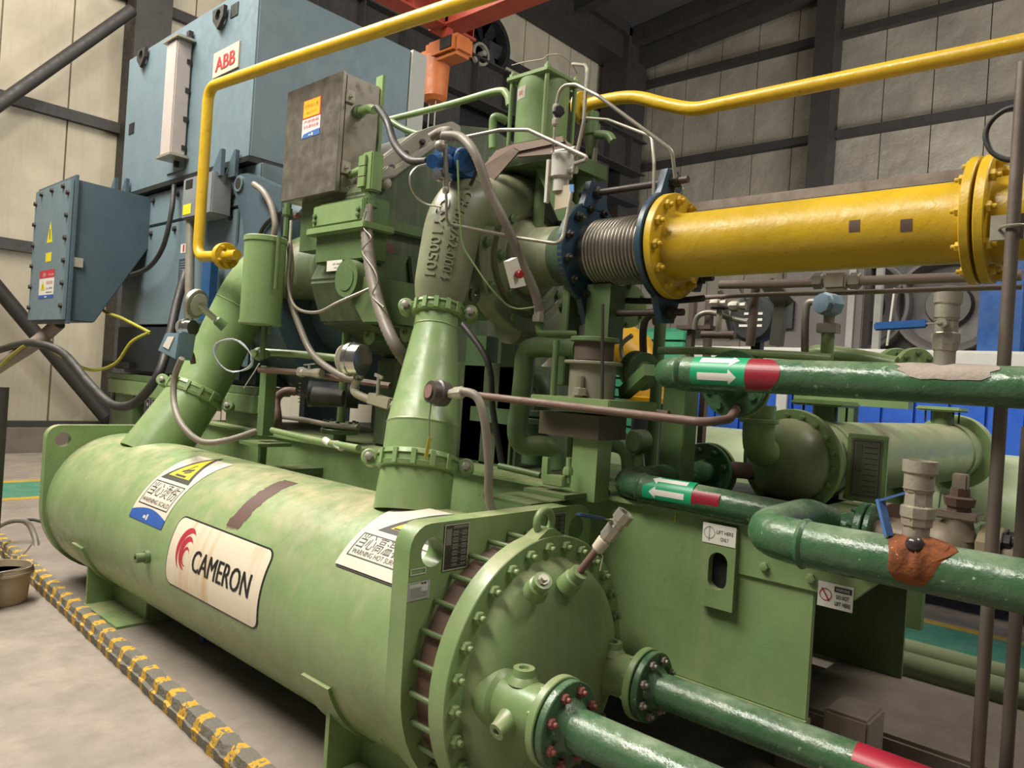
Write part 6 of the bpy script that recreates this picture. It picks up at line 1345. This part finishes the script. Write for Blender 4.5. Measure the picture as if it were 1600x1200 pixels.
hose('hanging_tube', 'thin tube looping from the cabinet bracket to the gear casing', [(455, 345, 'y', 2.28), (452, 400, 'y', 2.26), (450, 445, 'y', 2.25), (462, 480, 'y', 2.25), (495, 488, 'y', 2.25), (530, 472, 'y', 2.3), (580, 450, 'y', 2.4)], .009, GAL, 'tube')
t = T('cabinet_glands', 'green cable gland fittings under the left corner of the cabinet', 'fitting', q(450, 325, y=2.36))
a = q(450, 318, y=2.36); M().lathe(a, (0, 0, -1), [(0, .022), (.03, .022), (.03, .03), (.07, .03), (.08, .018), (.2, .018)], 8).done('gland', GREEND, t, ang=20); a = q(462, 338, y=2.4); M().cyl(a - V((.02, 0, 0)), a + V((.03, 0, 0)), .022, seg=8).done('side_gland', RUSTP, t)
# left switch, gauges on elbow
sp = q(270, 540, y=1.85); t = T('pressure_switch', 'small blue grey pressure switch box on the left elbow pipe', 'switch', sp)
ps = [q(258, 520, y=1.88), q(280, 520, y=1.88), q(274, 562, y=1.88), q(246, 548, y=1.88)]
M().prism(ps, (.0, .10, 0)).done('switch_box', paint('6f8894', .4, .15), t, bevel=.005)
ps2 = [q(262, 526, y=1.875), q(272, 526, y=1.875), q(263, 546, y=1.875), q(254, 541, y=1.875)]; M().prism(ps2, (0, .004, 0)).done('face_label', WHITE, t)
M().lathe(q(280, 548, y=1.93), (.9, .2, -.1), [(0, .02), (.03, .02), (.03, .028), (.06, .028), (.07, .02)], 8).done('gland', RUSTP, t, ang=20)
M().tube([q(284, 548, y=1.95), q(298, 552, y=1.98), q(302, 568, y=2.0)], .016, smooth=True).done('nipple', RUSTP, t)
c = q(305, 474, y=2.05); t = T('pressure_gauge', 'round gauge with pale dial facing left on the elbow pipe', 'gauge', c)
gd = V((-.9, -.42, .25)).normalized(); M().lathe(c - gd * .03, gd, [(0, .03), (.005, .08), (.012, .09), (.035, .092), (.04, .085), (.04, .0)], 36).done('case', ZINC, t); M().cyl(c - gd * .031, c - gd * .0295, .07, seg=32).done('dial', WHITE, t)
e_ = q(345, 505, y=2.2); M().cyl(c - gd * .02, c + (e_ - c) * .75, .02, seg=8).done('thermowell', ZINC, t); M().lathe(e_, c - e_, [(-.03, .04), (.0, .034), (.03, .03), (.04, .02)], 16).done('boss', GREEND, t)
c = q(296, 512, y=1.98); t = T('small_gauge', 'small chrome gauge just above the pressure switch', 'gauge', c)
gd = V((-1, -.35, 0)).normalized(); M().lathe(c - gd * .03, gd, [(0, .046), (.04, .048), (.045, .056), (.06, .056), (.062, .046)], 30).done('case', CHROME, t); M().cyl(c + gd * .0625, c + gd * .064, .046).done('dial', WHITE, t); M().cyl(c, c - V((0, 0, .14)), .012).done('stem', ZINC, t)
# coiled wire
cw = q(368, 556, y=2.0); P_ = []
for i in range(70):
    a_ = i * .32; P_.append(cw + rt * (.105 * math.cos(a_) * (1 + .05 * math.sin(i))) - fw * (.05 - .004 * i / 10) + V((0, 0, .085 * math.sin(a_) * (1 + .06 * math.cos(i * 1.3)) - .02 * math.cos(a_))))
tag(M().tube(P_, .0035, seg=6).done('coiled_wire', flat('b8bcc4', .4)), 'coil of thin pale wire hung on the elbow pipe', 'wire')
hose('wire_end', 'loose end of the pale wire pointing down', [(405, 568, 'y', 2.05), (398, 580, 'y', 2.05), (390, 592, 'y', 2.05), (381, 606, 'y', 2.05)], .003, flat('c8c4b8'), 'wire')
# vertical green rod behind gauge + flange
a, b = q(546, 470, y=2.75), q(540, 545, y=2.75); tag(M().cyl((b.x, 2.75, q(540, 668, y=2.75).z), (b.x, 2.75, a.z), .026).done('riser_pipe', GREEND), 'dark green riser pipe behind the chrome gauge', 'pipe')
c = V((b.x, 2.75, q(536, 668, y=2.75).z)); t = T('riser_flange', 'pair of dark green round flanges below the riser', 'flange', c); M().ring(c, (0, 0, 1), .12, 0, .03).done('flange_disc', GREEND, t); M().ring(c - V((0, 0, .04)), (0, 0, 1), .12, 0, .03).done('flange_disc', GREEND, t); boltring(t, c + V((0, 0, .03)), (0, 0, 1), .10, 8, .011, DSTEEL, 'hex')
M().cyl((c.x, 2.75, sz1), (c.x, 2.75, c.z - .04), .04).done('stub', GREEND, t)
# motor (dark) glimpsed + blue drum behind
c = q(475, 475, y=3.4); t = T('auxiliary_oil_motor', 'dark blue finned auxiliary motor behind the conduits', 'motor', c); NV = paint('26303a', .5, .2, '4a4a48')
M().cyl(c, c + V((.45, 0, 0)), .12, seg=32).done('stator', NV, t); M().bx(c.x - .02, c.x + .12, 3.25, 3.35, c.z - .02, c.z + .12).done('terminal_box', NV, t)
for k in range(9): M().bx(c.x + .03 + k * .045, c.x + .04 + k * .045, 3.26, 3.3, c.z - .11, c.z + .08).done('fin', NV, t)
c = q(500, 560, y=4.2); t = T('dark_blue_tank', 'dark blue horizontal drum behind the small piping', 'drum', (c.x, 4.8, 0)); TB2 = paint('2c4252', .45, .2); M().cyl(V((c.x - 1.1, 4.8, 1.85)), V((c.x + .8, 4.8, 1.85)), .5, seg=40).done('drum_shell', TB2, t)
for dx_ in (-.8, .5): M().bx(c.x + dx_, c.x + dx_ + .1, 4.5, 5.1, 0, 1.5).done('support', TB2, t)
# blue transmitters
bb = q(700, 250, x=-2.55); t = T('valve_positioner', 'blue pneumatic positioner with gauge above the volute', 'positioner', bb); BL2 = paint('1f4f86', .35, .35, '6a7a8c')
ps = [q(680, 240, x=-2.5), q(735, 230, x=-2.5), q(742, 262, x=-2.5), q(730, 282, x=-2.5), q(688, 276, x=-2.5)]
M().bx(bb.x - .05, bb.x + .05, bb.y - .05, bb.y + .14, bb.z - .07, bb.z + .05).done('body', BL2, t, bevel=.01)
M().cyl(q(730, 250, x=-2.42), q(715, 250, x=-2.6), .055, seg=20, bev=.01).done('round_cover', BL2, t); M().cyl(q(675, 252, x=-2.45), q(700, 252, x=-2.5), .03, seg=14).done('end_port', BL2, t)
M().cyl(q(695, 225, x=-2.44), q(697, 300, x=-2.44), .013, seg=8).done('center_tube', ZINC, t)
c = q(684, 274, x=-2.42); M().lathe(c, (.3, -.95, 0), [(-.02, .022), (.01, .024), (.012, 0)], 20).done('gauge', CHROME, t)
M().lathe(q(697, 290, x=-2.44), (0, 0, -1), [(0, .010), (.01, .015), (.03, .015), (.035, .01)], 8).done('fitting', ZINC, t); M().sph(q(688, 228, x=-2.44), .025).done('tee', GAL, t)
M().tube([q(735, 240, x=-2.4), q(745, 262, x=-2.4), q(735, 290, x=-2.45)], .008, smooth=True).done('lead', RUBBER, t)
c = q(722, 262, x=-2.55); M().bx(c.x - .02, c.x + .02, c.y - .02, c.y + .02, CZ + .3, c.z).done('mount_bracket', BKM, t)
# upper green pipes behind cabinet to tank
hose('vent_header', 'green pipe rising from behind the cabinet to the reservoir elbow', [(605, 188, 'y', 2.9), (700, 164, 'y', 2.9), (775, 143, 'y', 2.9), (792, 148, 'y', 2.9), (796, 165, 'y', 2.9)], .02, GREEN, 'pipe')
hose('vent_branch', 'dark green short pipe dropping onto the casing cover', [(612, 190, 'y', 2.85), (632, 202, 'y', 2.85), (655, 210, 'y', 2.85)], .02, GREEND, 'pipe')
hose('reservoir_drain', 'green elbow pipe left of the reservoir', [(770, 232, 'y', 2.6), (770, 200, 'y', 2.6), (772, 184, 'y', 2.6), (782, 184, 'y', 2.62), (792, 190, 'y', 2.65)], .02, GREEN, 'pipe')
hose('cover_hose', 'grey hose loop on top of the casing cover', [(692, 212, 'x', -2.6), (700, 205, 'x', -2.65), (688, 206, 'x', -2.8), (672, 215, 'x', -2.85)], .022, HOSE)
# yellow flange behind tank: small fittings
t = T('relief_fittings', 'cluster of brown and green pipe fittings right of the reservoir', 'fitting', q(925, 215, y=2.95))
M().tube([q(912, 188, y=2.95), q(918, 215, y=2.95), q(925, 235, y=2.95)], .024, smooth=True).done('brown_pipe', RUSTP, t); M().lathe(q(926, 195, y=2.95), (0, 0, -1), [(-.06, .03), (0, .03), (.0, .04), (.05, .04), (.06, .03), (.15, .025)], 12).done('green_union', GREEND, t)
M().tube([q(928, 210, y=2.95), q(950, 212, y=2.95), q(958, 222, y=2.95)], .022, smooth=True).done('elbow', GREEND, t); M().cyl(q(930, 232, y=2.95), q(922, 320, y=2.95), .013).done('down_tube', ZINC, t)
M().cyl(q(910, 280, y=2.95), q(912, 360, y=2.95), .07).done('green_stub', GREEN, t)
# emergency button plate
c = q(808, 425, x=-2.05); t = T('stop_button', 'white plate with a round red push button by the volute', 'button', c)
ps = [q(795, 408, x=-2.05), q(808, 402, x=-2.05), q(822, 446, x=-2.05), q(806, 450, x=-2.05)]; M().prism(ps, (-.03, 0, 0)).done('plate', WHITE, t); M().lathe(c + V((0, 0, -.01)), (1, 0, 0), [(0, .014), (.015, .018), (.025, .015), (.026, 0)], 18).done('button_cap', flat('9a1f24', .35), t)
# ---------------------------------------------------------------- centre lower: pump, pipes, post
GD2 = paint('4f6a46', .5, .5, '6f6650', var=.3)
BX = T('column_box', 'green rectangular column carrying the inlet spool', 'column', q(945, 520, y=2.78))
a = q(945, 455, y=2.78); b = q(940, 535, y=2.78); M().bx(a.x - .07, a.x + .06, 2.74, 2.86, b.z, CZ - .15).done('column', GREEND, BX)
c = q(925, 600, y=2.6); zA, zB, zC, zD = q(925, 535, y=2.6).z, q(925, 563, y=2.6).z, q(925, 570, y=2.6).z, q(925, 622, y=2.6).z
PM = T('guide_vane_actuator', 'dusty grey green cylinder actuator on a square plate', 'actuator', (c.x, 2.6, zD)); DST = paint('8a8672', .6, .7, 'a59c88', var=.2)
M().ring((c.x, 2.6, zA), (0, 0, 1), .105, 0, .02).done('top_disc', GREEND, PM); M().cyl((c.x, 2.6, zB), (c.x, 2.6, zA), .085).done('neck_body', paint('5c4f44', .6, .5), PM); M().ring((c.x, 2.6, zC), (0, 0, 1), .125, 0, .014).done('mid_disc', DST, PM); M().cyl((c.x, 2.6, zD), (c.x, 2.6, zC), .10, seg=40).done('cylinder', DST, PM)
inst('bolt', 'hex', ZINC, PM, (c.x + .02, 2.6 - .11, zD + .01), (0, 0, 1), .03); M().cyl((c.x + .02, 2.49, zD), (c.x + .02, 2.49, zD + .09), .016, seg=8).done('stud_nut', ZINC, PM)
M().bx(c.x - .19, c.x + .22, 2.42, 2.78, zD - .04, zD).done('square_plate', GREEN, PM, bevel=.004)
M().cyl((c.x - .13, 2.5, zD), (c.x - .13, 2.5, zA), .014).done('tie_rod', GREEND, PM); M().cyl((c.x + .13, 2.5, zD), (c.x + .10, 2.5, zA + .15), .007).done('tie_rod', DSTEEL, PM)
# post below
zP = q(900, 645, y=2.6).z
PS = T('actuator_post', 'green angle post carrying the actuator platform down to the skid', 'post', (c.x, 2.6, sz1))
a = q(908, 700, y=2.55); M().bx(a.x - .03, a.x + .10, 2.53, 2.63, sz1, zP).done('post', GREEN, PS); M().bx(a.x - .20, a.x + .12, 2.50, 2.70, zP - .10, zP).done('head_box', paint('544a3c', .5, .5, '7a6c58'), PS)
M().cyl((a.x - .09, 2.6, sz1), (a.x - .09, 2.6, zP - .1), .02).done('side_pipe', GREEND, PS)
# big bent pipe
hose('bypass_pipe', 'thick green pipe bending over and down left of the actuator', [(905, 545, 'y', 2.75), (870, 543, 'y', 2.75), (838, 543, 'y', 2.75), (822, 552, 'y', 2.75), (818, 590, 'y', 2.75), (812, 640, 'y', 2.75), (808, 675, 'y', 2.75), (818, 695, 'y', 2.78), (850, 697, 'y', 2.85), (865, 710, 'y', 2.9), (868, 735, 'y', 2.9)], .05, GREEND, 'pipe', 24)
hose('oil_elbow', 'dark grey green elbow behind the thick bent pipe', [(825, 595, 'y', 3.1), (842, 597, 'y', 3.1), (850, 615, 'y', 3.1), (848, 645, 'y', 3.1)], .05, GD2, 'pipe', 20)
c = q(840, 650, y=3.0); t = T('oil_pump', 'dark green pump body with round flange under the dark elbow', 'pump', c); M().ring(c, (0, 0, 1), .11, 0, .03).ring(c - V((0, 0, .04)), (0, 0, 1), .11, 0, .03).done('flange', GD2, t); M().cyl(c - V((0, 0, .25)), c - V((0, 0, .04)), .07).done('body', GD2, t)
tag(M().tube([q(740, 617, y=2.2), q(1100, 660, y=2.2), q(1140, 655, y=2.3), q(1150, 640, y=2.4)], .015, bend=.05).done('long_brown_rod', RUSTP), 'long brown pipe crossing in front of the actuator post', 'pipe')
tag(M().tube([q(975, 638, y=2.9), q(1045, 647, y=2.9)], .016).done('short_brown_pipe', RUSTP), 'short brown pipe above the long brown one at centre', 'pipe')
hose('conduit_elbow', 'green elbow and pipe at the foot of the long conduit', [(843, 492, 'x', -2.16), (843, 515, 'x', -2.16), (852, 521, 'x', -2.14), (900, 523, 'x', -2.05)], .018, GREEND, 'pipe')
t = T('conduit_ferrule', 'grey ferrule joining the long conduit to the green elbow', 'fitting', q(843, 490, x=-2.16)); M().lathe(q(843, 482, x=-2.16), (0, 0, -1), [(0, .022), (.03, .024), (.03, .028), (.06, .028)], 8).done('ferrule', GAL, t)
tag(M().tube([q(780, 728, y=2.45), q(845, 743, y=2.45)], .014).done('drain_tube', GREEND), 'dark green drain tube leading to the small valve block', 'tube')
c = q(870, 750, y=2.45); t = T('valve_block', 'small green valve block on the skid edge', 'valve', c)
M().bar(q(853, 748, y=2.45), q(885, 753, y=2.45), .05, .045).done('block', GREEN, t, bevel=.004); M().cyl(q(888, 755, y=2.46), q(889, 715, y=2.46), .011).lathe(q(888, 730, y=2.46), (0, 0, -1), [(0, .018), (.015, .022), (.03, .022), (.035, .015)], 8).done('riser', GREEN, t); M().bx(c.x - .07, c.x - .04, 2.43, 2.45, c.z + .0, c.z + .09).done('tab', GREEN, t); M().bx(c.x - .12, c.x + .1, 2.38, 2.7, c.z - .06, c.z - .045).done('support_plate', GREEND, t)
# step plate on skid
ps = [q(778, 775, y=2.6), q(850, 780, y=2.6)]; a = q(815, 778, y=2.5); tag(M().bx(a.x - .14, a.x + .14, 2.40, 2.66, a.z - .012, a.z).done('step_plate', GREEND), 'small green step plate projecting from the skid edge', 'plate')
# background small equipment 950-1060
hose('green_header', 'green thick pipe elbow curving down behind the post', [(935, 690, 'y', 3.3), (965, 690, 'y', 3.3), (985, 705, 'y', 3.3), (990, 740, 'y', 3.3)], .06, GREEND, 'pipe', 20)
c = q(1000, 690, y=3.2); t = T('round_switch', 'round green cast switch head behind the middle pipe', 'switch', c); M().lathe(c + V((0, .05, 0)), (-.2, -1, 0), [(0, .05), (.01, .06), (.08, .06), (.09, .05), (.1, 0)], 24).done('head', GREEND, t); M().cyl(c - V((0, 0, .15)), c, .02).done('stem', GREEND, t)
c = q(975, 565, y=3.0); t = T('control_valve_flange', 'dark round flange on a green tube left of the uppermost pipe', 'flange', q(1000, 580, y=3.0)); cf = q(1003, 580, y=3.0)
M().lathe(cf, (1, -.35, -.15), [(-.06, .09), (-.03, .09), (-.03, .085), (-.02, .085), (-.02, .09), (.02, .09), (.02, .05), (.06, .05)], 32).done('flange_pair', GD2, t); M().cyl(q(955, 577, y=2.95), cf, .026).done('tube', GREEN, t)
tag(M().bar(q(975, 615, y=2.75), q(1015, 578, y=2.6), .05, .05).done('diagonal_brace', GREEND), 'green diagonal brace left of the pipe elbow', 'brace')
c = q(1033, 490, y=3.3); t = T('level_transmitter', 'brown tilted transmitter head with pale cap on a green post', 'transmitter', c)
M().lathe(c, (.3, -.3, .9), [(-.06, .035), (0, .05), (.02, .05), (.03, .04), (.035, 0)], 20).done('head', RS, t); M().cyl((c.x, 3.3, 1.12), (c.x, 3.3, c.z - .03), .03).done('post', GREEND, t); M().tube([c - V((.05, 0, 0)), c - V((.09, 0, .03)), c - V((.10, 0, .1)), c - V((.09, 0, .2))], .02, smooth=True).done('side_arm', RS, t); M().tube([c - V((.1, .1, .12)), c - V((.16, .1, .17)), c - V((.15, .1, .24))], .012, smooth=True).done('fitting', ZINC, t)
c = q(975, 478, y=3.05); t = T('round_cover', 'pale green round cover with bolts under the blue flange', 'cover', c); M().lathe(c, (.9, -.4, 0), [(-.12, .09), (0, .10), (.015, .11), (.03, .11), (.035, .08), (.04, 0)], 32).done('cover', GREEN, t); boltring(t, c + V((.9, -.4, 0)) * .035, (.9, -.4, 0), .09, 6, .01, GREEND, 'hex')
tag(M().bar(q(900, 470, y=2.85), q(900, 500, y=2.85), .14, .06).done('grey_valve_stack', DSTEEL), 'dark grey stacked flange block beside the green column', 'valve')
tag(M().cyl(q(912, 510, y=2.85), q(912, 530, y=2.85), .04, seg=8).done('large_nut', paint('6d6a5c', .5, .5)), 'large dusty hexagon nut left of the green column', 'nut')
hose('blue_joint_cable', 'black cable running under the blue flanges', [(930, 466, 'y', 2.9), (990, 470, 'y', 2.9), (1050, 470, 'y', 2.9), (1100, 466, 'y', 2.9)], .014, RUBBER, 'cable')
# random dark piping mass behind volute, to fill shadows with believable hardware
t = T('casing_support', 'dark green frame columns in the shadow behind the cone', 'frame', (-2.6, 3.0, sz1))
for (px, w_) in ((740, .08), (790, .05)):
    c = q(px, 600, y=3.0); M().bx(c.x - w_, c.x + w_, 3.0, 3.1, sz1, 1.9).done('column', GD2, t)
M().bx(q(735, 640, y=2.95).x, q(905, 650, y=2.95).x, 2.95, 3.05, 1.42, 1.5).done('cross_beam', GD2, t)
hose('cone_cable', 'black cables dropping behind the cone', [(700, 480, 'y', 2.6), (760, 560, 'y', 2.6), (770, 640, 'y', 2.6), (785, 730, 'y', 2.6)], .015, RUBBER, 'cable')
hose('floor_conduit', 'grey conduit lying behind the vessel below the fan guard', [(430, 650, 'y', 2.6), (470, 655, 'y', 2.6), (520, 665, 'y', 2.6), (560, 668, 'y', 2.6)], .016, HOSE, 'conduit')
